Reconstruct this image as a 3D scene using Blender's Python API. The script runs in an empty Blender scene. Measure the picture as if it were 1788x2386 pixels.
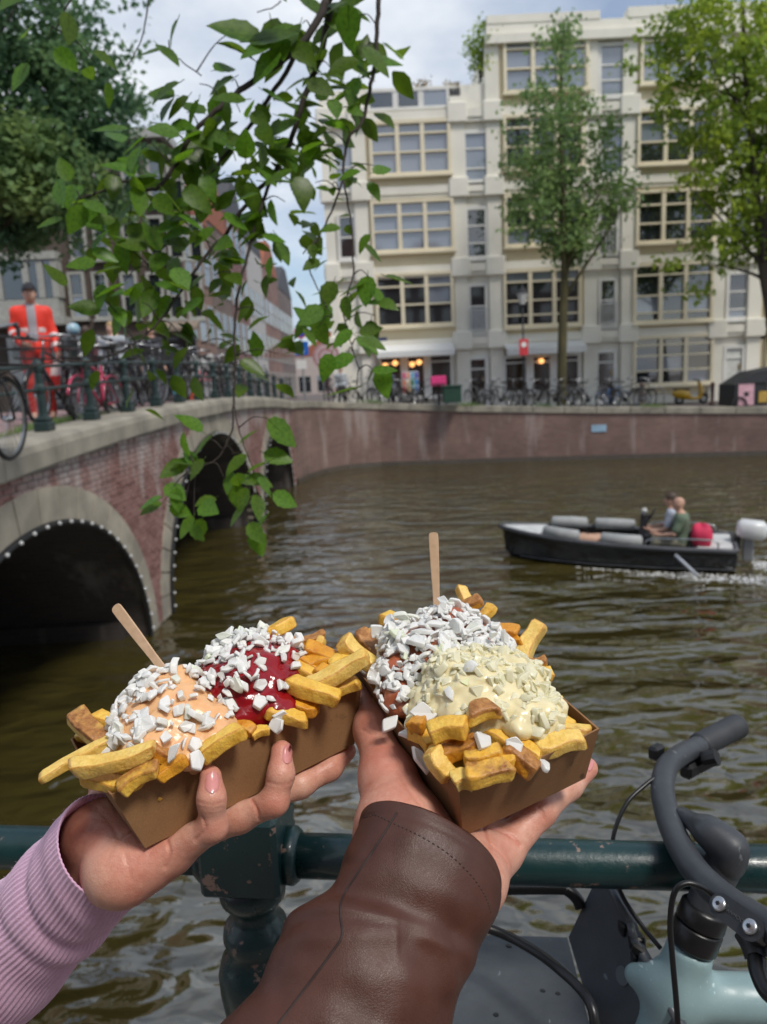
import bpy, bmesh, math, random
import numpy as np
from mathutils import Vector, Matrix, noise as mnoise
from mathutils.bvhtree import BVHTree

random.seed(7)
RNG = np.random.default_rng(7)
scene = bpy.context.scene
COL = scene.collection
PI = math.pi

# ------------------------------------------------------------------ camera
FPX = 1750.0                       # focal length in photo pixels (1788 x 2386)
PITCH, ROLL = math.radians(10.0), math.radians(2.7)
CAM = Vector((0.0, 0.0, 3.3))
FWD = Vector((0, math.cos(PITCH), -math.sin(PITCH)))
_r0, _u0 = Vector((1, 0, 0)), Vector((0, math.sin(PITCH), math.cos(PITCH)))
RGT = _r0 * math.cos(ROLL) - _u0 * math.sin(ROLL)
UPV = _u0 * math.cos(ROLL) + _r0 * math.sin(ROLL)
cam_d = bpy.data.cameras.new('camera')
cam = bpy.data.objects.new('camera', cam_d)
COL.objects.link(cam)
mw = Matrix.Identity(4)
for i in range(3):
    mw[i][0], mw[i][1], mw[i][2], mw[i][3] = RGT[i], UPV[i], -FWD[i], CAM[i]
cam.matrix_world = mw
cam_d.sensor_fit = 'VERTICAL'
cam_d.sensor_height = 36.0
cam_d.lens = 36.0 * FPX / 2386.0
cam_d.clip_start = 0.02
cam_d.clip_end = 2000
cam_d.dof.use_dof = True
cam_d.dof.focus_distance = 0.50
cam_d.dof.aperture_fstop = 10.5
scene.camera = cam

# ------------------------------------------------------------------ sky, sun, exposure
SUN_EL, SUN_AZ = math.radians(56), math.radians(140)      # azimuth from +Y, clockwise: behind the camera, right
world = bpy.data.worlds.new('World')
scene.world = world
world.use_nodes = True
wn, wl = world.node_tree.nodes, world.node_tree.links
wn.clear()
w_out = wn.new('ShaderNodeOutputWorld')
w_bg = wn.new('ShaderNodeBackground')
w_bg.inputs['Strength'].default_value = 0.076
w_sky = wn.new('ShaderNodeTexSky')
w_sky.sky_type = 'NISHITA'
w_sky.sun_disc = False
w_sky.sun_elevation = SUN_EL
w_sky.sun_rotation = SUN_AZ
w_tc = wn.new('ShaderNodeTexCoord')
w_sep = wn.new('ShaderNodeSeparateXYZ')
wl.new(w_tc.outputs['Generated'], w_sep.inputs[0])
def wmath(op, a, b):
    n = wn.new('ShaderNodeMath'); n.operation = op
    for i, v in enumerate((a, b)):
        if isinstance(v, (int, float)): n.inputs[i].default_value = v
        else: wl.new(v, n.inputs[i])
    return n.outputs[0]
zz = wmath('ADD', wmath('MAXIMUM', w_sep.outputs['Z'], 0.0), 0.22)
w_cmb = wn.new('ShaderNodeCombineXYZ')
wl.new(wmath('DIVIDE', w_sep.outputs['X'], zz), w_cmb.inputs[0])
wl.new(wmath('DIVIDE', w_sep.outputs['Y'], zz), w_cmb.inputs[1])
def wnoise(scale, detail, off, rough=0.55):
    m = wn.new('ShaderNodeVectorMath'); m.operation = 'ADD'
    wl.new(w_cmb.outputs[0], m.inputs[0]); m.inputs[1].default_value = off
    n = wn.new('ShaderNodeTexNoise'); n.inputs['Scale'].default_value = scale
    n.inputs['Detail'].default_value = detail; n.inputs['Roughness'].default_value = rough
    wl.new(m.outputs[0], n.inputs['Vector'])
    return n.outputs['Fac']
def wramp(fac, stops):
    r = wn.new('ShaderNodeValToRGB')
    while len(r.color_ramp.elements) < len(stops): r.color_ramp.elements.new(0.5)
    for e, (p, c) in zip(r.color_ramp.elements, stops):
        e.position = p; e.color = c
    wl.new(fac, r.inputs['Fac'])
    return r.outputs['Color']
cover = wramp(wnoise(0.75, 5, (3.1, 0.4, 0)), [(0.40, (0.2, 0.2, 0.2, 1)), (0.60, (1, 1, 1, 1))])
shade = wramp(wnoise(1.7, 6, (1.3, 5.2, 0)), [(0.36, (3.3, 4.0, 5.2, 1)), (0.62, (6.6, 6.9, 7.3, 1))])
w_mix = wn.new('ShaderNodeMix'); w_mix.data_type = 'RGBA'
wl.new(cover, w_mix.inputs[0]); wl.new(w_sky.outputs[0], w_mix.inputs[6]); wl.new(shade, w_mix.inputs[7])
wl.new(w_mix.outputs[2], w_bg.inputs['Color'])
wl.new(w_bg.outputs[0], w_out.inputs['Surface'])

sun_d = bpy.data.lights.new('sun', 'SUN')
sun_d.energy = 1.5
sun_d.angle = math.radians(14)
sun_d.color = (1.0, 0.95, 0.88)
sun = bpy.data.objects.new('sun', sun_d)
COL.objects.link(sun)
sun.rotation_euler = (PI / 2 - SUN_EL, 0, PI - SUN_AZ)
sun.location = (0, 0, 60)
vs = scene.view_settings
vs.view_transform = 'Standard'; vs.look = 'None'; vs.gamma = 1.0
vs.use_curve_mapping = False
vs.exposure = 0.85
scene.cycles.use_denoising = True
scene.cycles.max_bounces = 8
scene.cycles.transparent_max_bounces = 12

# ------------------------------------------------------------------ helpers: rays
def ray(px, py): return FWD + RGT * ((px - 894) / FPX) + UPV * ((1193 - py) / FPX)
def at(px, py, Y):  d = ray(px, py); return CAM + d * (Y / d.y)
def atx(px, py, X): d = ray(px, py); return CAM + d * (X / d.x)
def atz(px, py, Z): d = ray(px, py); return CAM + d * ((Z - CAM.z) / d.z)
def atd(px, py, D): return CAM + ray(px, py) * D

# ------------------------------------------------------------------ helpers: materials
def newmat(name):
    m = bpy.data.materials.new(name); m.use_nodes = True
    nt = m.node_tree
    return m, nt, nt.nodes['Principled BSDF']
def c4(c): return (c[0], c[1], c[2], 1.0)
def node(nt, typ, **kw):
    n = nt.nodes.new(typ)
    for k, v in kw.items():
        if k in n.inputs.keys():
            n.inputs[k].default_value = v
        else: setattr(n, k, v)
    return n
def ramp(nt, fac, stops):
    r = nt.nodes.new('ShaderNodeValToRGB')
    while len(r.color_ramp.elements) < len(stops): r.color_ramp.elements.new(0.5)
    for e, (p, c) in zip(r.color_ramp.elements, stops):
        e.position = p; e.color = c4(c)
    nt.links.new(fac, r.inputs['Fac'])
    return r.outputs['Color']
def coords(nt, stretch=(1, 1, 1), kind='Object'):
    tc = nt.nodes.new('ShaderNodeTexCoord'); mp = nt.nodes.new('ShaderNodeMapping')
    mp.inputs['Scale'].default_value = stretch
    nt.links.new(tc.outputs[kind], mp.inputs['Vector'])
    return mp.outputs[0]
def noise_fac(nt, vec, scale, detail=5, rough=0.55, distort=0.0):
    n = node(nt, 'ShaderNodeTexNoise', Scale=scale, Detail=detail, Roughness=rough, Distortion=distort)
    nt.links.new(vec, n.inputs['Vector'])
    return n.outputs['Fac']
def mixc(nt, fac, a, b, mode='MIX'):
    x = nt.nodes.new('ShaderNodeMix'); x.data_type = 'RGBA'; x.blend_type = mode
    for i, v in ((0, fac), (6, a), (7, b)):
        if isinstance(v, (int, float)): x.inputs[i].default_value = v
        elif isinstance(v, tuple): x.inputs[i].default_value = c4(v)
        else: nt.links.new(v, x.inputs[i])
    return x.outputs[2]
def bump(nt, bsdf, height, strength, dist=0.01, prev=None):
    b = node(nt, 'ShaderNodeBump', Strength=strength, Distance=dist)
    nt.links.new(height, b.inputs['Height'])
    if prev is not None: nt.links.new(prev, b.inputs['Normal'])
    nt.links.new(b.outputs[0], bsdf.inputs['Normal'])
    return b.outputs[0]
_mats = {}
def M(name, c1, c2=None, scale=6.0, rough=0.6, bs=0.0, bscale=None, bdist=0.004, metal=0.0, spec=0.5, sss=0.0, sssr=(0.01, 0.006, 0.004),
      stretch=(1, 1, 1), emit=None, rand=0.0, lo=0.35, hi=0.65, coat=0.0, alpha=None):
    if name in _mats: return _mats[name]
    m, nt, b = newmat(name)
    b.inputs['Roughness'].default_value = rough
    b.inputs['Metallic'].default_value = metal
    b.inputs['Specular IOR Level'].default_value = spec
    b.inputs['Coat Weight'].default_value = coat
    vec = coords(nt, stretch)
    c2 = c2 or tuple(x * 0.75 for x in c1)
    col = ramp(nt, noise_fac(nt, vec, scale), [(lo, c2), (hi, c1)])
    if rand:
        oi = nt.nodes.new('ShaderNodeObjectInfo')
        h = node(nt, 'ShaderNodeHueSaturation')
        mr = node(nt, 'ShaderNodeMapRange'); mr.inputs[3].default_value = 1 - rand; mr.inputs[4].default_value = 1 + rand
        nt.links.new(oi.outputs['Random'], mr.inputs[0]); nt.links.new(mr.outputs[0], h.inputs['Value'])
        nt.links.new(col, h.inputs['Color']); col = h.outputs[0]
    nt.links.new(col, b.inputs['Base Color'])
    if sss:
        b.inputs['Subsurface Weight'].default_value = sss
        b.inputs['Subsurface Radius'].default_value = sssr
        b.inputs['Subsurface Scale'].default_value = 1.0
    if bs: bump(nt, b, noise_fac(nt, vec, bscale or scale * 4, 6), bs, bdist)
    if emit:
        b.inputs['Emission Color'].default_value = c4(emit[0]); b.inputs['Emission Strength'].default_value = emit[1]
    _mats[name] = m
    return m

# ------------------------------------------------------------------ helpers: objects
def tag(o, label=None, cat=None, group=None, kind=None):
    if label: o['label'] = label
    if cat: o['category'] = cat
    if group: o['group'] = group
    if kind: o['kind'] = kind
    return o
def thing(name, loc, label, cat, group=None, rotz=0.0):
    o = bpy.data.objects.new(name, None); COL.objects.link(o)
    o.empty_display_size = 0.1
    o.location = loc; o.rotation_euler = (0, 0, rotz)
    return tag(o, label, cat, group)
def root_loc(o):
    v = Vector((0, 0, 0)); 
    while o is not None: v += o.location; o = o.parent
    return v
def link_mesh(name, me, mats, parent=None, smooth=False, loc=None):
    if mats is not None:
        for m in (mats if isinstance(mats, (list, tuple)) else [mats]): me.materials.append(m)
    if smooth and len(me.polygons): me.polygons.foreach_set('use_smooth', [True] * len(me.polygons))
    o = bpy.data.objects.new(name, me); COL.objects.link(o)
    if parent is not None: o.parent = parent
    if loc is not None: o.location = loc
    return o
def copy_tree(o, parent=None, loc=None, rotz=None):
    c = o.copy(); COL.objects.link(c)
    if parent is not None: c.parent = parent
    if loc is not None: c.location = loc
    if rotz is not None: c.rotation_euler = (0, 0, rotz)
    for ch in list(o.children): copy_tree(ch, c)
    return c

class MB:
    """collects shapes; build() links them as one mesh object (world coordinates made local to the parent chain)"""
    def __init__(self): self.v, self.f, self.mi, self.cur = [], [], [], 0
    def add(self, vs_, fs_):
        n = len(self.v)
        self.v += [tuple(x) for x in vs_]
        self.f += [tuple(i + n for i in q) for q in fs_]
        self.mi += [self.cur] * len(fs_)
        return self
    def box(self, lo, hi, bev=0.0):
        x0, y0, z0 = lo; x1, y1, z1 = hi
        if bev <= 0:
            vs_ = [(x0, y0, z0), (x1, y0, z0), (x1, y1, z0), (x0, y1, z0), (x0, y0, z1), (x1, y0, z1), (x1, y1, z1), (x0, y1, z1)]
            return self.add(vs_, [(0, 3, 2, 1), (4, 5, 6, 7), (0, 1, 5, 4), (1, 2, 6, 5), (2, 3, 7, 6), (3, 0, 4, 7)])
        c = Vector(((x0 + x1) / 2, (y0 + y1) / 2, (z0 + z1) / 2)); h = ((x1 - x0) / 2, (y1 - y0) / 2, (z1 - z0) / 2)
        return self.obox(c, (1, 0, 0), (0, 1, 0), (0, 0, 1), h, bev)
    def obox(self, c, ax, ay, az, h, bev=0.0):
        c = Vector(c); ax, ay, az = Vector(ax), Vector(ay), Vector(az)
        if bev <= 0:
            vs_ = [c + ax * h[0] * i + ay * h[1] * j + az * h[2] * k for k in (-1, 1) for i, j in ((-1, -1), (1, -1), (1, 1), (-1, 1))]
            return self.add(vs_, [(0, 3, 2, 1), (4, 5, 6, 7), (0, 1, 5, 4), (1, 2, 6, 5), (2, 3, 7, 6), (3, 0, 4, 7)])
        b = min(bev, min(h) * 0.49)
        vs_, idx = [], {}
        for i in (-1, 1):
            for j in (-1, 1):
                for k in (-1, 1):
                    for d in range(3):
                        s = [h[0], h[1], h[2]]
                        for e in range(3):
                            if e != d: s[e] -= b
                        idx[(i, j, k, d)] = len(vs_)
                        vs_.append(c + ax * s[0] * i + ay * s[1] * j + az * s[2] * k)
        fs_ = []
        for d in range(3):
            for s in (-1, 1):
                u, v = (d + 1) % 3, (d + 2) % 3
                q = []
                for a, bb in ((-1, -1), (1, -1), (1, 1), (-1, 1)):
                    t = [0, 0, 0]; t[d] = s; t[u] = a; t[v] = bb
                    q.append(idx[(t[0], t[1], t[2], d)])
                fs_.append(q if s > 0 else q[::-1])
        for d in range(3):
            u, v = (d + 1) % 3, (d + 2) % 3
            for a in (-1, 1):
                for bb in (-1, 1):
                    q = []
                    for s, w in ((-1, u), (1, u), (1, v), (-1, v)):
                        t = [0, 0, 0]; t[d] = s; t[u] = a; t[v] = bb
                        q.append(idx[(t[0], t[1], t[2], w)])
                    fs_.append(q if a * bb < 0 else q[::-1])
        for i in (-1, 1):
            for j in (-1, 1):
                for k in (-1, 1):
                    q = [idx[(i, j, k, d)] for d in range(3)]
                    fs_.append(q if i * j * k > 0 else q[::-1])
        return self.add(vs_, fs_)
    def tube(self, pts, rad, n=8, caps=True, flat=1.0, up=None):
        pts = [Vector(p) for p in pts]
        rs = rad if isinstance(rad, (list, tuple)) else [rad] * len(pts)
        vs_, fs_ = [], []
        prev = None
        for i, p in enumerate(pts):
            t = (pts[min(i + 1, len(pts) - 1)] - pts[max(i - 1, 0)])
            t = t.normalized() if t.length > 1e-9 else Vector((0, 0, 1))
            if prev is None:
                a = Vector(up) if up is not None else (Vector((0, 0, 1)) if abs(t.z) < 0.9 else Vector((1, 0, 0)))
                a = (a - t * a.dot(t)).normalized()
            else:
                a = prev - t * prev.dot(t)
                a = a.normalized() if a.length > 1e-6 else t.orthogonal().normalized()
            prev = a; b = t.cross(a)
            for k in range(n):
                th = 2 * PI * k / n
                vs_.append(p + (a * math.cos(th) * flat + b * math.sin(th)) * rs[i])
        for i in range(len(pts) - 1):
            for k in range(n):
                k2 = (k + 1) % n
                fs_.append((i * n + k, i * n + k2, (i + 1) * n + k2, (i + 1) * n + k))
        if caps:
            fs_.append(tuple(range(n - 1, -1, -1))); m = (len(pts) - 1) * n
            fs_.append(tuple(m + k for k in range(n)))
        return self.add(vs_, fs_)
    def lathe(self, prof, c=(0, 0, 0), n=16, axis=None, caps=True):
        """prof: (radius, height) pairs along axis (default +Z)"""
        az = Vector(axis).normalized() if axis else Vector((0, 0, 1))
        ax = az.orthogonal().normalized() if axis else Vector((1, 0, 0)); ay = az.cross(ax)
        c = Vector(c); vs_, fs_ = [], []
        for r, h in prof:
            for k in range(n):
                th = 2 * PI * k / n
                vs_.append(c + az * h + (ax * math.cos(th) + ay * math.sin(th)) * max(r, 1e-5))
        for i in range(len(prof) - 1):
            for k in range(n):
                k2 = (k + 1) % n
                fs_.append((i * n + k, i * n + k2, (i + 1) * n + k2, (i + 1) * n + k))
        if caps:
            fs_.append(tuple(range(n - 1, -1, -1))); m = (len(prof) - 1) * n
            fs_.append(tuple(m + k for k in range(n)))
        return self.add(vs_, fs_)
    def sphere(self, c, r, n=10, sc=(1, 1, 1)):
        c = Vector(c); m = max(4, n // 2 + 1)
        vs_, fs_ = [], []
        for i in range(m + 1):
            ph = PI * i / m
            for k in range(n):
                th = 2 * PI * k / n
                vs_.append((c.x + r * sc[0] * math.sin(ph) * math.cos(th), c.y + r * sc[1] * math.sin(ph) * math.sin(th), c.z - r * sc[2] * math.cos(ph)))
        for i in range(m):
            for k in range(n):
                k2 = (k + 1) % n
                fs_.append((i * n + k, i * n + k2, (i + 1) * n + k2, (i + 1) * n + k))
        return self.add(vs_, fs_)
    def torus(self, c, R, r, axis=(0, 1, 0), n=28, m=6):
        az = Vector(axis).normalized(); ax = az.orthogonal().normalized(); ay = az.cross(ax); c = Vector(c)
        vs_, fs_ = [], []
        for i in range(n):
            th = 2 * PI * i / n; d = ax * math.cos(th) + ay * math.sin(th)
            for k in range(m):
                ph = 2 * PI * k / m
                vs_.append(c + d * (R + r * math.cos(ph)) + az * r * math.sin(ph))
        for i in range(n):
            i2 = (i + 1) % n
            for k in range(m):
                k2 = (k + 1) % m
                fs_.append((i * m + k, i2 * m + k, i2 * m + k2, i * m + k2))
        return self.add(vs_, fs_)
    def prism(self, poly, off):
        """poly: 3D outline, off: extrusion vector"""
        poly = [Vector(p) for p in poly]; off = Vector(off); n = len(poly)
        nrm = Vector((0, 0, 0))
        for i in range(n): nrm += poly[i].cross(poly[(i + 1) % n])
        if nrm.dot(off) < 0: poly = poly[::-1]
        vs_ = poly + [p + off for p in poly]
        fs_ = [tuple(range(n - 1, -1, -1)), tuple(range(n, 2 * n))]
        fs_ += [(i, (i + 1) % n, n + (i + 1) % n, n + i) for i in range(n)]
        return self.add(vs_, fs_)
    def loft(self, rings, close=True, cap0=False, cap1=False):
        n = len(rings[0]); vs_ = [p for r in rings for p in r]; fs_ = []
        for i in range(len(rings) - 1):
            for k in range(n if close else n - 1):
                k2 = (k + 1) % n
                fs_.append((i * n + k, i * n + k2, (i + 1) * n + k2, (i + 1) * n + k))
        if cap0: fs_.append(tuple(range(n - 1, -1, -1)))
        if cap1: fs_.append(tuple((len(rings) - 1) * n + k for k in range(n)))
        return self.add(vs_, fs_)
    def mesh(self, name, off=Vector((0, 0, 0))):
        me = bpy.data.meshes.new(name)
        me.from_pydata([(x[0] - off.x, x[1] - off.y, x[2] - off.z) for x in self.v], [], self.f)
        return me
    def build(self, name, mats, parent=None, smooth=False, local=False, loc=None):
        off = Vector((0, 0, 0))
        if parent is not None and not local: off = root_loc(parent)
        l = None
        if parent is None and loc is not None: off = Vector(loc); l = loc
        me = self.mesh(name, off)
        o = link_mesh(name, me, mats, parent, smooth, l)
        if any(self.mi): me.polygons.foreach_set('material_index', self.mi)
        if smooth == 'auto':
            pass
        return o

def np_mesh(name, V, Fq):
    """numpy verts (n,3), quads or tris (m,k)"""
    me = bpy.data.meshes.new(name)
    V = np.asarray(V, dtype=np.float32); Fq = np.asarray(Fq, dtype=np.int32)
    m, k = Fq.shape
    me.vertices.add(len(V)); me.vertices.foreach_set('co', V.ravel())
    me.loops.add(m * k); me.loops.foreach_set('vertex_index', Fq.ravel())
    me.polygons.add(m); me.polygons.foreach_set('loop_start', np.arange(0, m * k, k, dtype=np.int32))
    me.update(calc_edges=True)
    return me

# ---- signed-distance modelling (hands, people, sauces): smooth blends meshed with surface nets
def s_cap(P, a, b, ra, rb):
    a = np.array(a, np.float32); b = np.array(b, np.float32)
    d = b - a; L = float(d @ d) + 1e-12
    X = P[0] - a[0]; Y = P[1] - a[1]; Z = P[2] - a[2]
    t = np.clip((X * d[0] + Y * d[1] + Z * d[2]) / L, 0, 1)
    return np.sqrt((X - t * d[0]) ** 2 + (Y - t * d[1]) ** 2 + (Z - t * d[2]) ** 2) - (ra + (rb - ra) * t)
def s_ell(P, c, r, R=None):
    X = P[0] - c[0]; Y = P[1] - c[1]; Z = P[2] - c[2]
    if R is not None:
        X, Y, Z = (R[0][0] * X + R[0][1] * Y + R[0][2] * Z, R[1][0] * X + R[1][1] * Y + R[1][2] * Z, R[2][0] * X + R[2][1] * Y + R[2][2] * Z)
    k0 = np.sqrt((X / r[0]) ** 2 + (Y / r[1]) ** 2 + (Z / r[2]) ** 2)
    k1 = np.sqrt((X / r[0] ** 2) ** 2 + (Y / r[1] ** 2) ** 2 + (Z / r[2] ** 2) ** 2) + 1e-9
    return k0 * (k0 - 1) / k1
def smin(a, b, k):
    h = np.maximum(k - np.abs(a - b), 0) / k
    return np.minimum(a, b) - h * h * k * 0.25
def smax(a, b, k): return -smin(-a, -b, k)
def nets(fn, lo, hi, h):
    lo = np.array(lo, np.float32); hi = np.array(hi, np.float32)
    n = np.ceil((hi - lo) / h).astype(int) + 1
    ax = [lo[i] + h * np.arange(n[i], dtype=np.float32) for i in range(3)]
    P = np.meshgrid(*ax, indexing='ij')
    V = fn(P)
    S = V < 0
    cn = n - 1
    acc = np.zeros((cn[0], cn[1], cn[2], 3), np.float32); cnt = np.zeros(tuple(cn), np.float32)
    edges = []
    for a in range(3):
        s0 = [slice(None)] * 3; s1 = [slice(None)] * 3
        s0[a] = slice(0, -1); s1[a] = slice(1, None)
        cr = S[tuple(s0)] != S[tuple(s1)]
        idx = np.argwhere(cr)
        va = V[tuple(s0)][cr]; vb = V[tuple(s1)][cr]
        pos = idx.astype(np.float32); pos[:, a] += va / (va - vb)
        u, v = (a + 1) % 3, (a + 2) % 3
        edges.append((a, u, v, idx, va < 0))
        for du in (0, -1):
            for dv in (0, -1):
                c = idx.copy(); c[:, u] += du; c[:, v] += dv
                ok = (c >= 0).all(1) & (c < cn).all(1)
                cc = c[ok]
                np.add.at(acc, (cc[:, 0], cc[:, 1], cc[:, 2]), pos[ok]); np.add.at(cnt, (cc[:, 0], cc[:, 1], cc[:, 2]), 1)
    mask = cnt > 0
    vid = -np.ones(tuple(cn), np.int64); vid[mask] = np.arange(mask.sum())
    verts = lo + h * acc[mask] / cnt[mask][:, None]
    faces = []
    for a, u, v, idx, ins in edges:
        ok = (idx[:, u] >= 1) & (idx[:, v] >= 1) & (idx[:, u] < cn[u]) & (idx[:, v] < cn[v])
        i0 = idx[ok]; s = ins[ok]
        def g(du, dv):
            c = i0.copy(); c[:, u] += du; c[:, v] += dv
            return vid[c[:, 0], c[:, 1], c[:, 2]]
        q = np.stack([g(-1, -1), g(0, -1), g(0, 0), g(-1, 0)], 1)
        q[~s] = q[~s][:, ::-1]
        faces.append(q)
    return verts, np.concatenate(faces)
def relax(V, Fq, it=2, w=0.5):
    n = len(V)
    e = np.concatenate([Fq[:, [0, 1]], Fq[:, [1, 2]], Fq[:, [2, 3]], Fq[:, [3, 0]]])
    for _ in range(it):
        acc = np.zeros_like(V); c = np.zeros(n, np.float32)
        np.add.at(acc, e[:, 0], V[e[:, 1]]); np.add.at(acc, e[:, 1], V[e[:, 0]])
        np.add.at(c, e[:, 0], 1); np.add.at(c, e[:, 1], 1)
        V = V * (1 - w) + w * acc / np.maximum(c, 1)[:, None]
    return V
def sdf_mesh(name, fn, lo, hi, h, off=Vector((0, 0, 0)), it=2, disp=None):
    V, Fq = nets(fn, lo, hi, h)
    V = relax(V, Fq, it)
    if disp is not None: V = disp(V, Fq)
    return np_mesh(name, V - np.array(off, np.float32), Fq)
def vnormals(V, Fq):
    nf = np.cross(V[Fq[:, 2]] - V[Fq[:, 0]], V[Fq[:, 3]] - V[Fq[:, 1]])
    N = np.zeros_like(V)
    for k in range(4): np.add.at(N, Fq[:, k], nf)
    return N / (np.linalg.norm(N, axis=1)[:, None] + 1e-12)
def catmull(pts, n):
    pts = [Vector(p) for p in pts]; out = []
    P = [pts[0] * 2 - pts[1]] + pts + [pts[-1] * 2 - pts[-2]]
    for i in range(1, len(P) - 2):
        for k in range(n):
            t = k / n
            a, b, c, d = P[i - 1], P[i], P[i + 1], P[i + 2]
            out.append(0.5 * ((2 * b) + (c - a) * t + (2 * a - 5 * b + 4 * c - d) * t * t + (3 * b - a - 3 * c + d) * t ** 3))
    out.append(pts[-1]); return out
def lerp(a, b, t): return a + (b - a) * t

# ================================================================== SETTING: water, ground, quays
def XF(Y): return -3.42 + (Y - 5) * 0.028                 # bridge face
def ZTOP(Y): return 3.08 - 0.0033 * (Y - 15) ** 2          # top of the bridge coping
def smooth(t): t = max(0.0, min(1.0, t)); return t * t * (3 - 2 * t)

def water_material():
    m, nt, b = newmat('canal_water')
    b.inputs['Roughness'].default_value = 0.02
    b.inputs['IOR'].default_value = 2.5
    geo = nt.nodes.new('ShaderNodeNewGeometry')
    def vec(sx, sy, off):
        mp = nt.nodes.new('ShaderNodeMapping'); mp.inputs['Scale'].default_value = (sx, sy, 1); mp.inputs['Location'].default_value = off
        mp.inputs['Rotation'].default_value = (0, 0, 0.25)
        nt.links.new(geo.outputs['Position'], mp.inputs['Vector']); return mp.outputs[0]
    murk = noise_fac(nt, vec(0.5, 0.9, (0, 0, 0)), 0.6, 3)
    nt.links.new(ramp(nt, murk, [(0.3, (0.034, 0.027, 0.007)), (0.7, (0.056, 0.046, 0.012))]), b.inputs['Base Color'])
    n1 = noise_fac(nt, vec(0.75, 1.5, (3, 1, 0)), 1.0, 1, 0.4, 0.9)
    n2 = noise_fac(nt, vec(2.5, 4.4, (0, 7, 0)), 1.0, 1.4, 0.45, 0.7)
    n3 = noise_fac(nt, vec(9, 13, (5, 2, 0)), 1.0, 3, 0.55, 0.3)
    # patches of wind: some water calm, some ruffled
    calm = ramp(nt, noise_fac(nt, vec(0.16, 0.22, (1.7, 0, 0)), 1.0, 2), [(0.38, (0.25, 0.25, 0.25)), (0.62, (1, 1, 1))])
    a = nt.nodes.new('ShaderNodeMath'); a.operation = 'MULTIPLY_ADD'; a.inputs[1].default_value = 0.30
    nt.links.new(n2, a.inputs[0]); nt.links.new(n1, a.inputs[2])
    k = nt.nodes.new('ShaderNodeMath'); k.operation = 'MULTIPLY'; nt.links.new(n3, k.inputs[0]); nt.links.new(calm, k.inputs[1])
    s = nt.nodes.new('ShaderNodeMath'); s.operation = 'MULTIPLY_ADD'; s.inputs[1].default_value = 0.022
    nt.links.new(k.outputs[0], s.inputs[0]); nt.links.new(a.outputs[0], s.inputs[2])
    bump(nt, b, s.outputs[0], 1.0, 0.20)
    return m
me = bpy.data.meshes.new('water')
me.from_pydata([(-90, 0.4, 0), (90, -6, 0), (90, 24.0, 0), (20, 27, 0), (-2, 29.5, 0), (-90, 27, 0)], [], [(0, 1, 2, 3, 4, 5)])
tag(link_mesh('water', me, water_material()), kind='structure')

STONE = M('quay_stone', (0.33, 0.30, 0.24), (0.20, 0.185, 0.15), scale=2.2, rough=0.85, bs=0.35, bscale=40, rand=0.10)
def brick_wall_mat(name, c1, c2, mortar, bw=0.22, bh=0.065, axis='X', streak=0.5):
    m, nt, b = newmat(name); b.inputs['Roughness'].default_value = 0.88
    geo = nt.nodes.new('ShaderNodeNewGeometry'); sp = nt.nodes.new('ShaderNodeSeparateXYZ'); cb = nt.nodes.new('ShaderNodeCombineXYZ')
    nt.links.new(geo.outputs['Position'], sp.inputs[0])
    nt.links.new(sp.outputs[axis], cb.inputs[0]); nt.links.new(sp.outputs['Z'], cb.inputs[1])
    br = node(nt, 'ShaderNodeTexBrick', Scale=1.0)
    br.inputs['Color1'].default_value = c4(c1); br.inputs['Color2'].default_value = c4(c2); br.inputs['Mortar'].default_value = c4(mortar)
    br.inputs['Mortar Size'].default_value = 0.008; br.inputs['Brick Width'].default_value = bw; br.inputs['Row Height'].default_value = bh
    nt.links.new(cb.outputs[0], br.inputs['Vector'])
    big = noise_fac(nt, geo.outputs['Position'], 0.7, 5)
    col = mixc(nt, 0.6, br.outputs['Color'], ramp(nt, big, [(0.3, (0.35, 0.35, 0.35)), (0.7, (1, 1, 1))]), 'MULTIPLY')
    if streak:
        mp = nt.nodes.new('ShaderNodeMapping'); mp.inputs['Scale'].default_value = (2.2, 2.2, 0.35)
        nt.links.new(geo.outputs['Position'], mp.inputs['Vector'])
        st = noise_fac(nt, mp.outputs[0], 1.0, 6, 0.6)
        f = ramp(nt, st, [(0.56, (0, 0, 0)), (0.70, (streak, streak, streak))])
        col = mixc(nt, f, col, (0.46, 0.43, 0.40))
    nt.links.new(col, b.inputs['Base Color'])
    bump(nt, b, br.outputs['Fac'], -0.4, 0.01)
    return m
QUAYBRICK = brick_wall_mat('quay_brick', (0.235, 0.125, 0.105), (0.175, 0.09, 0.075), (0.24, 0.21, 0.18), streak=0.35)

# far quay line: wing at the bridge, then the straight wall to the right
QL = [(-2.87, 24.95), (-2.6, 26.3), (-2.1, 27.6), (-1.3, 28.7), (0.0, 29.0), (3.5, 28.6), (8.0, 27.85), (13.9, 26.7), (22.0, 25.2), (60.0, 18.0)]
def qz(X):
    pts = [(-2.9, 2.72), (-1.3, 2.50), (3.3, 2.16), (8, 1.92), (13.9, 1.68), (22, 1.6), (60, 1.6)]
    if X <= pts[0][0]: return pts[0][1]
    for (a, za), (b, zb) in zip(pts, pts[1:]):
        if X <= b: return za + (zb - za) * (X - a) / (b - a)
    return 1.6
def qy(X):
    if X <= QL[0][0]: return QL[0][1]
    for (a, ya), (b, yb) in zip(QL, QL[1:]):
        if X <= b: return ya + (yb - ya) * (X - a) / (b - a)
    return QL[-1][1]
def zstreet(X, Y):
    if X < -2.9:
        return 1.62 + (2.70 - 1.62) * (1 - smooth((Y - 25) / 24))
    return 1.62 + (qz(X) - 1.62) * (1 - 0.6 * smooth((Y - 27) / 9) - 0.4 * smooth((Y - 36) / 30)) - 0.02
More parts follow.
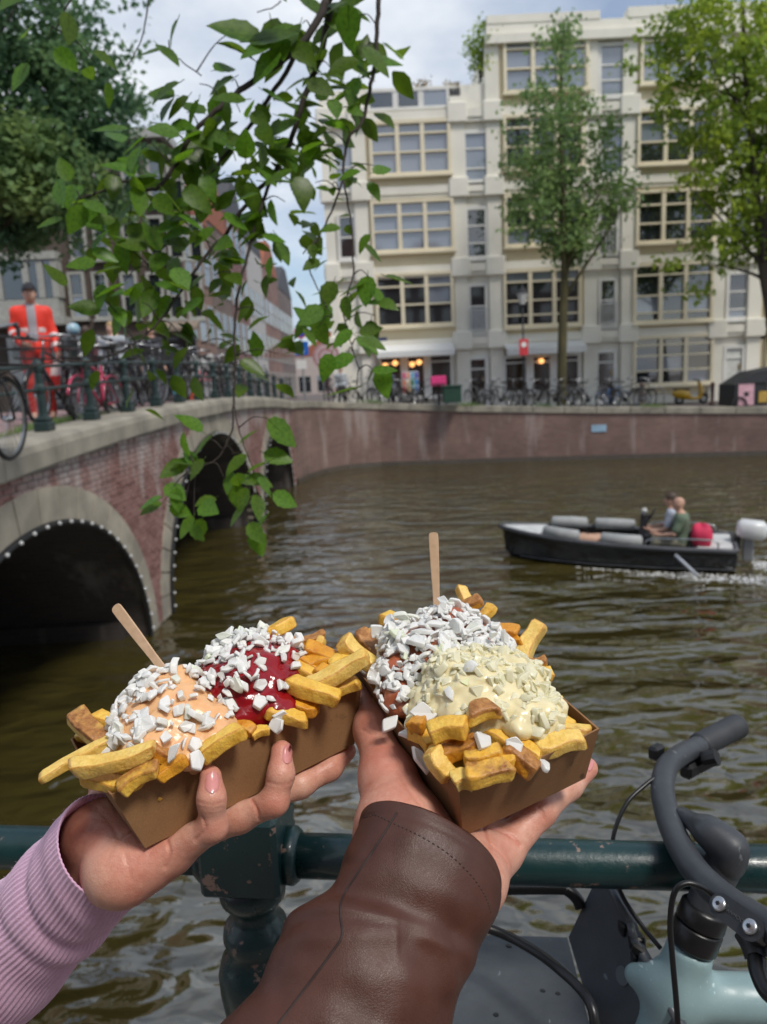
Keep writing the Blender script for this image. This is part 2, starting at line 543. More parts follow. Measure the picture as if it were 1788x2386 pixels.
xs = [-400, -120, -60, -30, -18, -15, -10, -6, -3.6, -2.87, -2.6, -2.1, -1.3, 0, 1.7, 3.5, 5.7, 8, 11, 13.9, 18, 22, 40, 60, 130, 400]
offs = [0.0, 0.35, 1.5, 3, 5, 7, 9, 12, 18, 26, 50, 120, 800]
V = []; Fq = []
for X in xs:
    for o in offs:
        Y = qy(X) + o
        V.append((X, Y, zstreet(X, Y)))
n = len(offs)
for i in range(len(xs) - 1):
    for j in range(n - 1): Fq.append((i * n + j, (i + 1) * n + j, (i + 1) * n + j + 1, i * n + j + 1))
me = bpy.data.meshes.new('street'); me.from_pydata(V, [], Fq)
tag(link_mesh('street', me, M('street_paving', (0.15, 0.12, 0.11), (0.10, 0.085, 0.08), scale=1.5, rough=0.9, bs=0.2, bscale=60)), kind='structure')

quay = thing('quay_wall', (5.0, 28.2, 0), 'long reddish brick quay wall with stone coping across the canal', 'quay wall')
mb = MB()
for (a, ya), (b, yb) in zip(QL, QL[1:]):
    mb.add([(a, ya, -0.6), (b, yb, -0.6), (b, yb, qz(b) - 0.22), (a, ya, qz(a) - 0.22)], [(0, 1, 2, 3)])
mb.build('wall_face', QUAYBRICK, quay)
mb = MB()
for (a, ya), (b, yb) in zip(QL, QL[1:]):
    d = Vector((b - a, yb - ya, 0)).normalized(); nrm = Vector((d.y, -d.x, 0))
    A, B = Vector((a, ya, 0)) + nrm * 0.10, Vector((b, yb, 0)) + nrm * 0.10
    mb.prism([A + Vector((0, 0, -0.5)), B + Vector((0, 0, -0.5)), B + Vector((0, 0, 0.16)), A + Vector((0, 0, 0.16))], -nrm * 0.098)
mb.build('base_ledge', M('wet_ledge', (0.09, 0.075, 0.06), rough=0.5), quay)
acc = 0.0
pts = []
for (a, ya), (b, yb) in zip(QL, QL[1:]):
    L = math.hypot(b - a, yb - ya); k = max(1, round(L / 1.25))
    for i in range(k): pts.append((a + (b - a) * i / k, ya + (yb - ya) * i / k))
pts.append(QL[-1])
for (a, ya), (b, yb) in zip(pts, pts[1:]):
    if a > 26: break
    d = Vector((b - a, yb - ya, 0)); L = d.length; d.normalize(); nrm = Vector((d.y, -d.x, 0))
    c = Vector(((a + b) / 2, (ya + yb) / 2, (qz(a) + qz(b)) / 2 - 0.10)) + nrm * -0.17
    dz = Vector((d.x, d.y, (qz(b) - qz(a)) / L)).normalized()
    MB().obox(c, dz, -nrm, dz.cross(-nrm), (L / 2 - 0.006, 0.23, 0.12), 0.02).build('coping_stone', STONE, quay)

# ================================================================== BRIDGE
bridge = thing('brick_bridge', (-9, 14, 0), 'three arched brick canal bridge with stone coping and bulb strings', 'bridge')
ARCH = [(7.2, 2.66, 2.05), (14.25, 3.45, 2.46), (21.35, 2.6, 2.12)]
def arch_z(Y):
    for c, a, h in ARCH:
        if abs(Y - c) < a: return h * math.sqrt(1 - ((Y - c) / a) ** 2)
    return -0.6
ysamp = [1.2, 3.0]
for c, a, h in ARCH:
    ysamp += [c - a * math.cos(PI * i / 40) for i in range(41)]
ysamp += [24.95]
MORTAR = M('bridge_mortar', (0.27, 0.235, 0.21), (0.18, 0.155, 0.14), scale=3, rough=0.95, bs=0.3, bscale=30)
def brick_mat():
    m, nt, b = newmat('bridge_brick'); b.inputs['Roughness'].default_value = 0.88
    geo = nt.nodes.new('ShaderNodeNewGeometry')
    oi = nt.nodes.new('ShaderNodeObjectInfo')
    wh = nt.nodes.new('ShaderNodeTexWhiteNoise'); wh.noise_dimensions = '3D'
    q = nt.nodes.new('ShaderNodeVectorMath'); q.operation = 'SNAP'; q.inputs[1].default_value = (5, 0.22, 0.065)
    nt.links.new(geo.outputs['Position'], q.inputs[0]); nt.links.new(q.outputs[0], wh.inputs['Vector'])
    col = ramp(nt, wh.outputs['Value'], [(0.0, (0.165, 0.078, 0.066)), (0.5, (0.225, 0.112, 0.095)), (1.0, (0.27, 0.15, 0.13))])
    mp = nt.nodes.new('ShaderNodeMapping'); mp.inputs['Scale'].default_value = (1, 1.6, 0.5)
    nt.links.new(geo.outputs['Position'], mp.inputs['Vector'])
    st = noise_fac(nt, mp.outputs[0], 1.3, 7, 0.65)
    sp = nt.nodes.new('ShaderNodeSeparateXYZ'); nt.links.new(geo.outputs['Position'], sp.inputs[0])
    mr = node(nt, 'ShaderNodeMapRange'); mr.inputs[1].default_value = 1.2; mr.inputs[2].default_value = 2.7; mr.inputs[3].default_value = -0.16; mr.inputs[4].default_value = 0.13
    nt.links.new(sp.outputs['Z'], mr.inputs[0])
    ad = nt.nodes.new('ShaderNodeMath'); ad.operation = 'ADD'; nt.links.new(st, ad.inputs[0]); nt.links.new(mr.outputs[0], ad.inputs[1])
    f = ramp(nt, ad.outputs[0], [(0.50, (0, 0, 0)), (0.68, (0.75, 0.75, 0.75))])     # lime bloom washed out of the joints
    col = mixc(nt, f, col, (0.47, 0.43, 0.40))
    nt.links.new(col, b.inputs['Base Color'])
    bump(nt, b, noise_fac(nt, geo.outputs['Position'], 60, 4), 0.3, 0.004)
    return m
BRICK = brick_mat()
for nm, sx in (('spandrel_wall', 0.0), ('back_spandrel_wall', -11.6)):
    mb = MB()
    for a, b in zip(ysamp, ysamp[1:]):
        e = 1e-4
        mb.add([(XF(a) + sx, a, arch_z(a + e)), (XF(b) + sx, b, arch_z(b - e)), (XF(b) + sx, b, ZTOP(b) - 0.27), (XF(a) + sx, a, ZTOP(a) - 0.27)], [(0, 1, 2, 3)])
    mb.build(nm, MORTAR, bridge)
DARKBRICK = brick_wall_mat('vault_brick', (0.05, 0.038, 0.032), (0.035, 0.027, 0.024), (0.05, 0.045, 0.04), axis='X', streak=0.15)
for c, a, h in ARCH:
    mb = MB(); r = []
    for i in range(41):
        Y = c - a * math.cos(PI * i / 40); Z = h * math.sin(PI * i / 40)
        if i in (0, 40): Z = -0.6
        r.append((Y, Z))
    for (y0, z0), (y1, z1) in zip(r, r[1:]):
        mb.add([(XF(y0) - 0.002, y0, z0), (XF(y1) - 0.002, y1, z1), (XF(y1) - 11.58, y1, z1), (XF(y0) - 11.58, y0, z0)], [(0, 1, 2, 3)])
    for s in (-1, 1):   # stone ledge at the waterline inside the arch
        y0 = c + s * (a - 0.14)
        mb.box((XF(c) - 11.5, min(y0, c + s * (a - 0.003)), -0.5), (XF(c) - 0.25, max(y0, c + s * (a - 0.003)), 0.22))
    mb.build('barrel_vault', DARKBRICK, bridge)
# bricks, one by one
BH, BL = 0.065, 0.22
cand = []
row = 0; z = 0.03
while z < 2.8:
    off = (row % 2) * BL / 2
    y = 3.0 + off
    while y < 24.85:
        yc = y + BL / 2
        if z + BH < ZTOP(yc) - 0.28:
            ok = True
            for c, a, h in ARCH:
                if ((yc - c) / (a + 0.30)) ** 2 + ((z + BH / 2) / (h + 0.30)) ** 2 < 1: ok = False
            if ok: cand.append((yc, z + BH / 2))
        y += BL
    z += BH; row += 1
vis = sorted([q for q in cand if q[0] > 6.3 and not (q[0] > 9.9 and q[0] < 10.85 and q[1] < 0.15)], key=lambda q: q[0])
single = set(vis[:290])
bm0 = MB().box((-0.03, -BL / 2 + 0.005, -BH / 2 + 0.005), (0.012, BL / 2 - 0.005, BH / 2 - 0.005), 0.004)
bm_me = bm0.mesh('brick'); bm_me.materials.append(BRICK)
mb = MB(); broot = root_loc(bridge)
for (y, z) in cand:
    pr = random.uniform(-0.004, 0.004)
    if (y, z) in single:
        o = bpy.data.objects.new('brick', bm_me); COL.objects.link(o); o.parent = bridge
        o.location = Vector((XF(y) + pr, y, z)) - broot
    else:
        x = XF(y) + pr
        mb.box((x - 0.02, y - BL / 2 + 0.005, z - BH / 2 + 0.005), (x + 0.012, y + BL / 2 - 0.005, z + BH / 2 - 0.005))
tag(mb.build('brick_courses', BRICK, bridge), kind='stuff')
# arch stones, bulb strings
RING = M('arch_stone_mat', (0.36, 0.32, 0.25), (0.22, 0.20, 0.16), scale=2.5, rough=0.85, bs=0.3, bscale=30, rand=0.13)
BULB = M('bulb_glass', (0.52, 0.53, 0.53), (0.40, 0.41, 0.41), rough=0.12)
BLACK = M('black_rubber', (0.012, 0.012, 0.013), rough=0.5)
bulb_me = MB().sphere((0, 0, 0), 0.023, 8).mesh('light_bulb'); bulb_me.materials.append(BULB)
bulb_me.polygons.foreach_set('use_smooth', [True] * len(bulb_me.polygons))
for c, a, h in ARCH:
    N = int(PI * (a + h) / 2 / 0.36)
    for i in range(N):
        t0, t1 = PI * i / N + 0.004, PI * (i + 1) / N - 0.004
        poly = []
        for t, da in ((t0, 0.0), ((t0 + t1) / 2, 0.0), (t1, 0.0), (t1, 0.36), ((t0 + t1) / 2, 0.36), (t0, 0.36)):
            Y = c - (a + da) * math.cos(t); poly.append((XF(Y) + 0.028, Y, (h + da) * math.sin(t)))
        MB().prism(poly, (-0.2, 0, 0)).build('arch_stone', RING, bridge)
    path = []
    for i in range(49):
        t = PI * i / 48; Y = c - (a - 0.035) * math.cos(t); path.append((XF(Y) + 0.045, Y, (h - 0.035) * math.sin(t) + 0.02))
    ls = MB().tube(path, 0.032, 6).build('light_string', BLACK, bridge)
    nb = int(PI * (a + h) / 2 / 0.235)
    for i in range(nb):
        t = PI * (i + 0.5) / nb; Y = c - (a - 0.035) * math.cos(t)
        o = bpy.data.objects.new('light_bulb', bulb_me); COL.objects.link(o); o.parent = ls
        o.location = Vector((XF(Y) + 0.085, Y, (h - 0.035) * math.sin(t) + 0.02)) - root_loc(ls)
# coping stones
y = 3.0
k = 0
while y < 24.9:
    L = 1.18; y1 = min(y + L, 24.93); ym = (y + y1) / 2
    dz = (ZTOP(y1) - ZTOP(y)) / (y1 - y); ax = Vector((0.028, 1, dz)).normalized(); ay = Vector((-1, 0.028, 0)).normalized(); az = Vector((0, -dz, 1)).normalized()
    rings = []
    W = 0.50
    prof = [(0.09, -0.28), (0.10, -0.26), (0.105, -0.10), (0.085, -0.035), (0.05, -0.008), (0.0, 0.0), (-W + 0.02, 0.0), (-W, -0.02), (-W, -0.28)]
    for yy in (y + 0.006, y + 0.02, y1 - 0.02, y1 - 0.006):
        e = 0.006 if yy in (y + 0.006, y1 - 0.006) else 0
        rings.append([(XF(yy) + p - (e if p > 0 else -e), yy, ZTOP(yy) + q - e) for p, q in prof])
    mb = MB().loft(rings, True, True, True)
    mb.build('coping_stone', STONE, bridge)
    y = y1
# deck, kept as ground
V = []; Fq = []
dx = [-0.50, -1.8, -1.81, -9.6, -9.61, -11.2]; dz_ = [-0.03, -0.03, -0.12, -0.10, -0.03, -0.03]
ys = [0.5, 2, 3.0] + [3 + i * 1.1 for i in range(1, 21)]
for yy in ys:
    for x, zz_ in zip(dx, dz_): V.append((XF(yy) + x, yy, ZTOP(yy) + zz_))
for i in range(len(ys) - 1):
    for j in range(5): Fq.append((i * 6 + j, (i + 1) * 6 + j, (i + 1) * 6 + j + 1, i * 6 + j + 1)[::-1])
me = bpy.data.meshes.new('bridge_road'); me.from_pydata(V, [], Fq)
tag(link_mesh('bridge_road', me, M('road_pink', (0.30, 0.185, 0.18), (0.22, 0.15, 0.145), scale=2.0, rough=0.9, bs=0.25, bscale=80)), kind='structure')
def deckz(X, Y):
    if Y > 25: return zstreet(X, Y)
    d = XF(Y) - X
    return ZTOP(Y) + (-0.03 if d < 1.8 else -0.12)

# near quay
RL0, RLD = Vector((-0.46, 0.79, 0)), Vector((1, -0.1205, 0)).normalized()
def railp(x): return Vector((x, 0.79 - 0.1205 * (x + 0.46), 0))
mb = MB()
for x0, x1 in ((-3.0, 12.0),):
    a, b = railp(x0), railp(x1)
    mb.prism([(a.x, a.y + 0.12, -0.6), (b.x, b.y + 0.12, -0.6), (b.x, b.y + 0.12, 1.75), (a.x, a.y + 0.12, 1.75)], (0, -0.5, 0))
tag(mb.build('near_quay_edge', STONE), kind='structure')
me = bpy.data.meshes.new('near_pavement')
a, b = railp(-3.0), railp(12.0)
me.from_pydata([(a.x, a.y - 0.3, 1.746), (b.x, b.y - 0.3, 1.746), (60, -6, 1.746), (60, -60, 1.746), (-60, -60, 1.746), (-60, 1, 1.746), (-3.2, 1.0, 1.746)], [], [(0, 6, 5, 4, 3, 2, 1)])
tag(link_mesh('near_pavement', me, M('near_paving', (0.16, 0.13, 0.115), (0.11, 0.09, 0.08), scale=4, rough=0.9)), kind='structure')

# ================================================================== BUILDINGS
def glass_mat(name, c=(0.02, 0.024, 0.028), rough=0.04):
    m, nt, b = newmat(name)
    b.inputs['Base Color'].default_value = c4(c); b.inputs['Roughness'].default_value = rough
    b.inputs['IOR'].default_value = 2.3
    geo = nt.nodes.new('ShaderNodeNewGeometry')
    bump(nt, b, noise_fac(nt, geo.outputs['Position'], 0.8, 2), 0.05, 0.05)
    return m
GLASS = glass_mat('window_glass')
GLASSC = glass_mat('pale_sky_curtain_glass', (0.20, 0.23, 0.28), 0.06)  # pale sky reflection painted into the colour for upper windows; curtains lower down
CURT = M('curtain_blind', (0.62, 0.62, 0.58), (0.52, 0.52, 0.48), rough=0.7)
CREAMW = M('cream_render', (0.79, 0.76, 0.67), (0.70, 0.67, 0.58), scale=0.7, rough=0.85, bs=0.05)
YELW = M('pale_yellow_render', (0.80, 0.71, 0.50), (0.73, 0.64, 0.44), scale=0.7, rough=0.85)
YELF = M('pale_yellow_paint', (0.76, 0.68, 0.50), (0.70, 0.62, 0.45), scale=1.5, rough=0.5)
WHITEP = M('white_paint', (0.72, 0.71, 0.67), (0.62, 0.61, 0.57), scale=1.0, rough=0.55)

PR = random.Random(17)
def window(parent, ax, x0, x1, z0, z1, y, cols, rows, frm, gl, depth=0.16, mull=0.085, edge=0.10, sill=True, swap=False, name='window'):
    """window on a wall; the wall plane is at y (facing -Y), or swap=True: plane at X=y facing +X with x0..x1 along Y"""
    def bx(mb, a, b):
        if not swap: mb.box((a[0], y - a[1], a[2]), (b[0], y - b[1], b[2])) if False else mb.box((a[0], y - b[1], a[2]), (b[0], y - a[1], b[2]))
        else: mb.box((y + a[1], a[0], a[2]), (y + b[1], b[0], b[2]))
    mb = MB()
    bx(mb, (x0 - edge, 0.003, z0), (x0, depth, z1)); bx(mb, (x1, 0.003, z0), (x1 + edge, depth, z1))
    bx(mb, (x0 - edge, 0.003, z1), (x1 + edge, depth, z1 + edge)); bx(mb, (x0 - edge, 0.003, z0 - edge), (x1 + edge, depth, z0))
    if sill: bx(mb, (x0 - edge - 0.06, 0.004, z0 - edge - 0.09), (x1 + edge + 0.06, depth + 0.12, z0 - edge - 0.001))
    w = (x1 - x0) / cols
    zr = [z0] + [z0 + (z1 - z0) * r for r in rows] + [z1]
    for i in range(1, cols): bx(mb, (x0 + i * w - mull, 0.004, z0), (x0 + i * w + mull, depth - 0.02, z1))
    for i in range(cols):
        a = x0 + i * w + (mull if i else 0); b = x0 + (i + 1) * w - (mull if i < cols - 1 else 0)
        for zz in zr[1:-1]: bx(mb, (a, 0.005, zz - 0.035), (b, depth - 0.04, zz + 0.035))
    wo = mb.build(name, frm, parent)
    for i in range(cols):
        a = x0 + i * w + (mull if i else 0); b = x0 + (i + 1) * w - (mull if i < cols - 1 else 0)
        for j in range(len(zr) - 1):
            p = MB(); bx(p, (a, 0.01, zr[j] + (0.035 if j else 0)), (b, 0.05, zr[j + 1] - (0.035 if j < len(zr) - 2 else 0)))
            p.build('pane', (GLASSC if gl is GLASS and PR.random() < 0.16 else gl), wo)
    return wo

# ---- the cream building across the water
BY = 35.0
cream = thing('cream_building', (8, BY, 1.6), 'large cream and pale yellow five storey building with white pilasters', 'building')
def bxz(px, py): p = at(px, py, BY); return p.x, p.z
XL, XM, XR = at(757, 500, BY).x, at(1143, 300, BY).x, 30.5
ZL, ZR_ = at(960, 203, BY).z, at(1300, 60, BY).z
mb = MB(); mb.box((XL, BY, 0.8), (XM, BY + 12, ZL)); mb.box((XM, BY + 0.002, 0.8), (XR, BY + 12, ZR_)); mb.build('wall', CREAMW, cream)
ROW3 = [0.42, 0.80]
WIDE = [(868, 1042, 292, 405, [0.42, 0.80]), (872, 1050, 475, 582, [0.40, 0.75]), (882, 1050, 643, 755, [0.40, 0.78]),
        (1178, 1362, 93, 212, [0.42, 0.80]), (1178, 1352, 276, 390, [0.42, 0.8]), (1180, 1350, 460, 568, [0.35, 0.75]), (1178, 1345, 634, 755, [0.18, 0.46, 0.82]),
        (1495, 1668, 74, 192, [0.42, 0.80]), (1488, 1664, 262, 378, [0.4, 0.8]), (1485, 1655, 450, 560, [0.36, 0.75]), (1478, 1650, 620, 745, [0.14, 0.46, 0.84]),
        (1478, 1650, 788, 890, [0.28, 0.62, 0.86])]
FRAME_YP = []
for x0, x1, y0, y1, rows in WIDE:
    a, zt = bxz(x0, (y0 + y1) / 2)[0], at((x0 + x1) / 2, y0, BY).z
    b, zb = bxz(x1, (y0 + y1) / 2)[0], at((x0 + x1) / 2, y1, BY).z
    FRAME_YP.append((a, b, zb, zt))
    # yellow panel of the bay behind each window
    MB().box((a - 0.42, BY - 0.10, zb - 1.05 if y0 < 780 else zb - 0.5), (b + 0.42, BY - 0.005, zt + 0.40)).build('bay_panel', YELW, cream)
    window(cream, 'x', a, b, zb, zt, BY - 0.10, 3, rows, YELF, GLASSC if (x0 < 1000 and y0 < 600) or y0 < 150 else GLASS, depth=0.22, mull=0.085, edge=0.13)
for k in (1, 2):      # the bay repeats beyond the right edge of the picture
    for (a, b, zb, zt) in FRAME_YP[7:12]:
        MB().box((a + 6.1 * k - 0.42, BY - 0.10, zb - 1.05), (b + 6.1 * k + 0.42, BY - 0.005, zt + 0.4)).build('bay_panel', YELW, cream)
        window(cream, 'x', a + 6.1 * k, b + 6.1 * k, zb, zt, BY - 0.10, 3, [0.4, 0.8], YELF, GLASS, depth=0.22, mull=0.11, edge=0.16)
NARROW = [(784, 828, 338, 445, [0.5], 0), (794, 826, 508, 600, [0.5], 0),
          (1085, 1133, 313, 420, [0.25, 0.68], 0), (1090, 1130, 490, 597, [0.28, 0.66], 0), (1097, 1130, 668, 770, [0.55], 1),
          (1400, 1450, 110, 222, [0.3, 0.62], 0), (1402, 1448, 296, 402, [0.5], 0), (1398, 1434, 478, 590, [0.55], 1), (1400, 1430, 655, 755, [0.55], 1),
          (1702, 1745, 268, 380, [0.5], 0), (1700, 1742, 455, 565, [0.5], 0), (1697, 1737, 640, 738, [0.18, 0.6], 0)]
RAILW = M('white_iron', (0.6, 0.6, 0.58), rough=0.5)
for x0, x1, y0, y1, rows, bal in NARROW:
    cx_, cy_ = (x0 + x1) / 2, (y0 + y1) / 2
    a, b, zt, zb = bxz(x0, cy_)[0], bxz(x1, cy_)[0], at(cx_, y0, BY).z, at(cx_, y1, BY).z
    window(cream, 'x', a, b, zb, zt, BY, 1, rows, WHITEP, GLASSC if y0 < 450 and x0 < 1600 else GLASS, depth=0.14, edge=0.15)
    if bal:
        mb = MB(); h = (zt - zb) * 0.45
        mb.box((a - 0.12, BY - 0.36, zb + h), (b + 0.12, BY - 0.31, zb + h + 0.05)); mb.box((a - 0.12, BY - 0.36, zb), (b + 0.12, BY - 0.31, zb + 0.05))
        nbar = 7
        for i in range(nbar):
            x = a - 0.1 + (b - a + 0.2) * i / (nbar - 1); mb.box((x - 0.025, BY - 0.35, zb + 0.05), (x + 0.025, BY - 0.32, zb + h))
        mb.build('balustrade', RAILW, cream)
# pilasters with blocks where the courses cross
PIL = [772, 846, 1071, 1152, 1374, 1462, 1672, 1760]
CRS = [272, 445, 630, 800]
for i, px in enumerate(PIL):
    x = at(px, 560, BY).x; top = ZL if px < 1140 else ZR_
    w = 0.30 if px > 780 else 0.22
    mb = MB(); mb.box((x - w, BY - 0.20, 0.9), (x + w, BY + 0.05, top - 0.5))
    mb.build('pilaster', CREAMW, cream)
    for c in ([100] if px > 1140 else []) + CRS:
        z = at(px, c - (px - 960) * 0.045, BY).z
        if z > top - 0.6: continue
        MB().box((x - w - 0.13, BY - 0.36, z - 0.40), (x + w + 0.13, BY - 0.0, z + 0.42), 0.04).build('capital_block', CREAMW, cream)
ex = at(1800, 560, BY).x
for c in CRS:
    z = at(960, c, BY).z
    x0 = XL
    for x1 in (XM, XR):
        if c == 272 and x0 == XL:
            pass
        mb = MB(); mb.box((x0 - (0.15 if x0 == XL else -0.004), BY - 0.26, z - 0.18), (x1, BY - 0.003, z + 0.16)); mb.box((x0, BY - 0.20, z - 0.34), (x1 - 0.003, BY - 0.004, z - 0.183))
        mb.build('string_course', CREAMW, cream)
        x0 = x1
mb = MB(); z = at(1300, 100, BY).z
mb.box((XM - 0.2, BY - 0.42, z - 0.05), (XR, BY - 0.004, z + 0.30)); mb.box((XM - 0.12, BY - 0.22, ZR_ - 0.55), (XR, BY - 0.005, ZR_ + 0.10))
xa, xb = at(1395, 60, BY).x, at(1460, 60, BY).x
mb.box((xb, BY - 0.25, ZR_ + 0.103), (XR, BY + 0.4, ZR_ + 0.50)); mb.box((XM - 0.1, BY - 0.25, ZR_ + 0.103), (xa, BY + 0.4, ZR_ + 0.42))
mb.build('parapet', CREAMW, cream)
# clerestory row in the parapet of the lower block
a, b = at(862, 232, BY).x, at(1040, 232, BY).x
window(cream, 'x', a, b, at(950, 250, BY).z, at(950, 214, BY).z, BY, 3, [], WHITEP, GLASS, depth=0.1, mull=0.12, edge=0.12, sill=False)
mb = MB(); x0, x1 = at(1045, 232, BY).x, at(1075, 232, BY).x
for i in range(5): mb.box((x0 + (x1 - x0) * i / 5, BY - 0.09, at(1060, 250, BY).z), (x0 + (x1 - x0) * i / 5 + 0.06, BY - 0.003, at(1060, 206, BY).z))
mb.build('vent_grille', M('dark_metal', (0.05, 0.05, 0.055), rough=0.5, metal=0.6), cream)
# shop fronts
SHOPG = glass_mat('shop_glass', (0.035, 0.022, 0.014), 0.08)
for x0, x1 in ((890, 1050), (1178, 1345)):
    a, b = at(x0, 880, BY).x, at(x1, 880, BY).x
    zt = at((x0 + x1) / 2, 832, BY).z
    window(cream, 'x', a, b, 2.5, zt, BY, 3, [0.86], WHITEP, SHOPG, depth=0.2, mull=0.17, edge=0.1, name='shop_window')
for x0, x1, y0 in ((1097, 1130, 838), (1393, 1428, 822), (1690, 1726, 812)):
    a, b = at(x0, 860, BY).x, at(x1, 860, BY).x; zt = at((x0 + x1) / 2, y0, BY).z
    d = window(cream, 'x', a, b, 1.9, zt, BY, 1, [0.80], WHITEP, SHOPG if x0 < 1600 else CURT, depth=0.14, edge=0.16, sill=False, name='door')
    MB().box((b - 0.12, BY - 0.12, 3.0), (b - 0.08, BY - 0.053, 3.25)).build('handle', M('brass', (0.5, 0.36, 0.15), rough=0.3, metal=1.0), d)
AWN = M('awning_cloth', (0.72, 0.72, 0.70), (0.66, 0.66, 0.64), rough=0.8)
for x0, x1, y0, y1, lab in ((878, 1054, 803, 829, ''), (1172, 1352, 797, 823, '')):
    a, b = at(x0, 815, BY).x, at(x1, 815, BY).x; z0, z1 = at((x0 + x1) / 2, y1, BY - 1).z, at((x0 + x1) / 2, y0, BY).z
    mb = MB(); mb.prism([(a, BY - 0.23, z1), (a, BY - 1.15, z0 + 0.22), (a, BY - 1.15, z0 - 0.03), (a, BY - 1.12, z0 - 0.03), (a, BY - 1.12, z0 + 0.19), (a, BY - 0.23, z1 - 0.05)], (b - a, 0, 0))
    mb.build('awning', AWN, cream)
# climbing plants along the step between the blocks, small planters on the lower roof
# street name plate
sx0, sz0 = bxz(888, 798)
pl = MB().box((sx0 - 0.28, BY - 0.13, sz0 - 0.20), (sx0 + 0.28, BY - 0.105, sz0 + 0.20)).build('street_name_plate', M('enamel_blue', (0.03, 0.06, 0.22), rough=0.3), cream)

# ---- houses of the side street and the corner house
def house(name, lab, X, Y0, Y1, z0, H, wall, roofm, cols, floors, face='X', gable=True, fl_h=3.1, group=None):
    """face 'X': front at X facing +X, spanning Y0..Y1; face 'Y': front at Y=X facing -Y spanning x Y0..Y1"""
    sw = face == 'X'
    t = thing(name, ((X if sw else (Y0 + Y1) / 2), ((Y0 + Y1) / 2 if sw else X), z0), lab, 'house', group)
    D = 9.0
    mb = MB()
    if sw: mb.box((X - D, Y0 + 0.01, z0 - 1), (X, Y1 - 0.01, z0 + H))
    else: mb.box((Y0 + 0.01, X, z0 - 1), (Y1 - 0.01, X + D, z0 + H))
    mb.build('wall', wall, t)
    m = (Y0 + Y1) / 2; w = (Y1 - Y0) / 2
    mb = MB()
    if sw: mb.prism([(X + 0.05, Y0, z0 + H + 0.003), (X + 0.05, Y1, z0 + H + 0.003), (X + 0.05, m + w * 0.25, z0 + H + 2.6), (X + 0.05, m - w * 0.25, z0 + H + 2.6)], (-D, 0, 0))
    else: mb.prism([(Y0, X - 0.05, z0 + H + 0.003), (Y1, X - 0.05, z0 + H + 0.003), (m + w * 0.25, X - 0.05, z0 + H + 2.6), (m - w * 0.25, X - 0.05, z0 + H + 2.6)], (0, D, 0))
    ro = mb.build('roof', roofm, t)
    mb = MB()
    if sw: mb.box((X - 3.0, m - 0.4, z0 + H + 2.0), (X - 2.2, m + 0.4, z0 + H + 3.6))
    else: mb.box((m - 0.4, X + 2.2, z0 + H + 2.0), (m + 0.4, X + 3.0, z0 + H + 3.6))
    mb.build('chimney', M('chimney_brick', (0.32, 0.12, 0.07), rough=0.9), ro)
    cw = (Y1 - Y0) / cols
    for f in range(floors):
        zb = z0 + (0.4 if f == 0 else 0.75) + f * fl_h; zt = z0 + (f + 1) * fl_h - 0.45
        if zt > z0 + H - 0.2: break
        for c in range(cols):
            y0 = Y0 + c * cw + cw * 0.19; y1 = Y0 + (c + 1) * cw - cw * 0.19
            window(t, 'x', y0, y1, zb, zt, X, 1 if y1 - y0 < 1.5 else 2, [0.5] if f else [0.7], HFRAME, GLASS, depth=0.05, mull=0.05, edge=0.09, sill=False, swap=sw)
    return t
HFRAME = M('house_frame', (0.40, 0.40, 0.37), (0.32, 0.32, 0.29), rough=0.6)
def bw(n, c): return brick_wall_mat(n, c, tuple(x * 0.78 for x in c), (0.35, 0.31, 0.28), axis='Y', streak=0)
SLATE = M('roof_slate', (0.07, 0.072, 0.08), rough=0.7); TILE = M('roof_tile', (0.36, 0.12, 0.06), (0.26, 0.09, 0.05), rough=0.8)
SX = -9.3
zs = zstreet
house('canal_house', 'salmon brick house nearest the bridge on the receding side street', SX, 38.6, 45.0, 2.0, 10.2, bw('br_salmon', (0.36, 0.20, 0.15)), TILE, 3, 3)
house('canal_house', 'brown brick house with white windows, second along the side street', SX, 45.0, 51.0, 1.9, 10.8, bw('br_brown', (0.20, 0.13, 0.10)), TILE, 3, 3)
house('canal_house', 'tall dark red house halfway down the side street', SX, 51.0, 58.0, 1.8, 12.6, bw('br_red', (0.22, 0.06, 0.055)), SLATE, 3, 4)
house('canal_house', 'pale grey gabled house behind the dark red one on the side street', SX, 58.0, 66.0, 1.7, 12.0, M('grey_render', (0.50, 0.48, 0.46), rough=0.85), SLATE, 3, 3)
house('canal_house', 'reddish brown house with orange roof far down the side street', SX, 66.0, 76.0, 1.65, 11.6, bw('br_rb', (0.27, 0.12, 0.09)), TILE, 4, 3)
house('canal_house', 'dark narrow house at the far end of the side street row', SX, 76.0, 88.0, 1.62, 11.0, bw('br_dk', (0.15, 0.10, 0.09)), SLATE, 4, 3)
house('canal_house', 'low pale house closing the view at the end of the side street', 112.0, -12.0, -1.0, 1.6, 5.5, M('pale_render', (0.5, 0.42, 0.38), rough=0.85), TILE, 4, 2, face='Y')
corner = thing('corner_house', (-20, 36.5, 1.9), 'dark brown brick corner house with white window frames behind the left trees', 'house')
DKB = brick_wall_mat('corner_brick', (0.105, 0.072, 0.058), (0.08, 0.055, 0.045), (0.14, 0.12, 0.1), axis='X', streak=0)
mb = MB(); mb.box((-40, 36.5, 0.8), (SX - 0.02, 38.58, 14.5)); mb.box((-40, 38.583, 0.8), (-18.5, 46, 14.5)); mb.build('wall', DKB, corner)
mb = MB(); mb.box((-40, 36.2, 14.503), (SX + 0.25, 38.55, 14.9)); mb.build('cornice', HFRAME, corner)
CB = 36.5
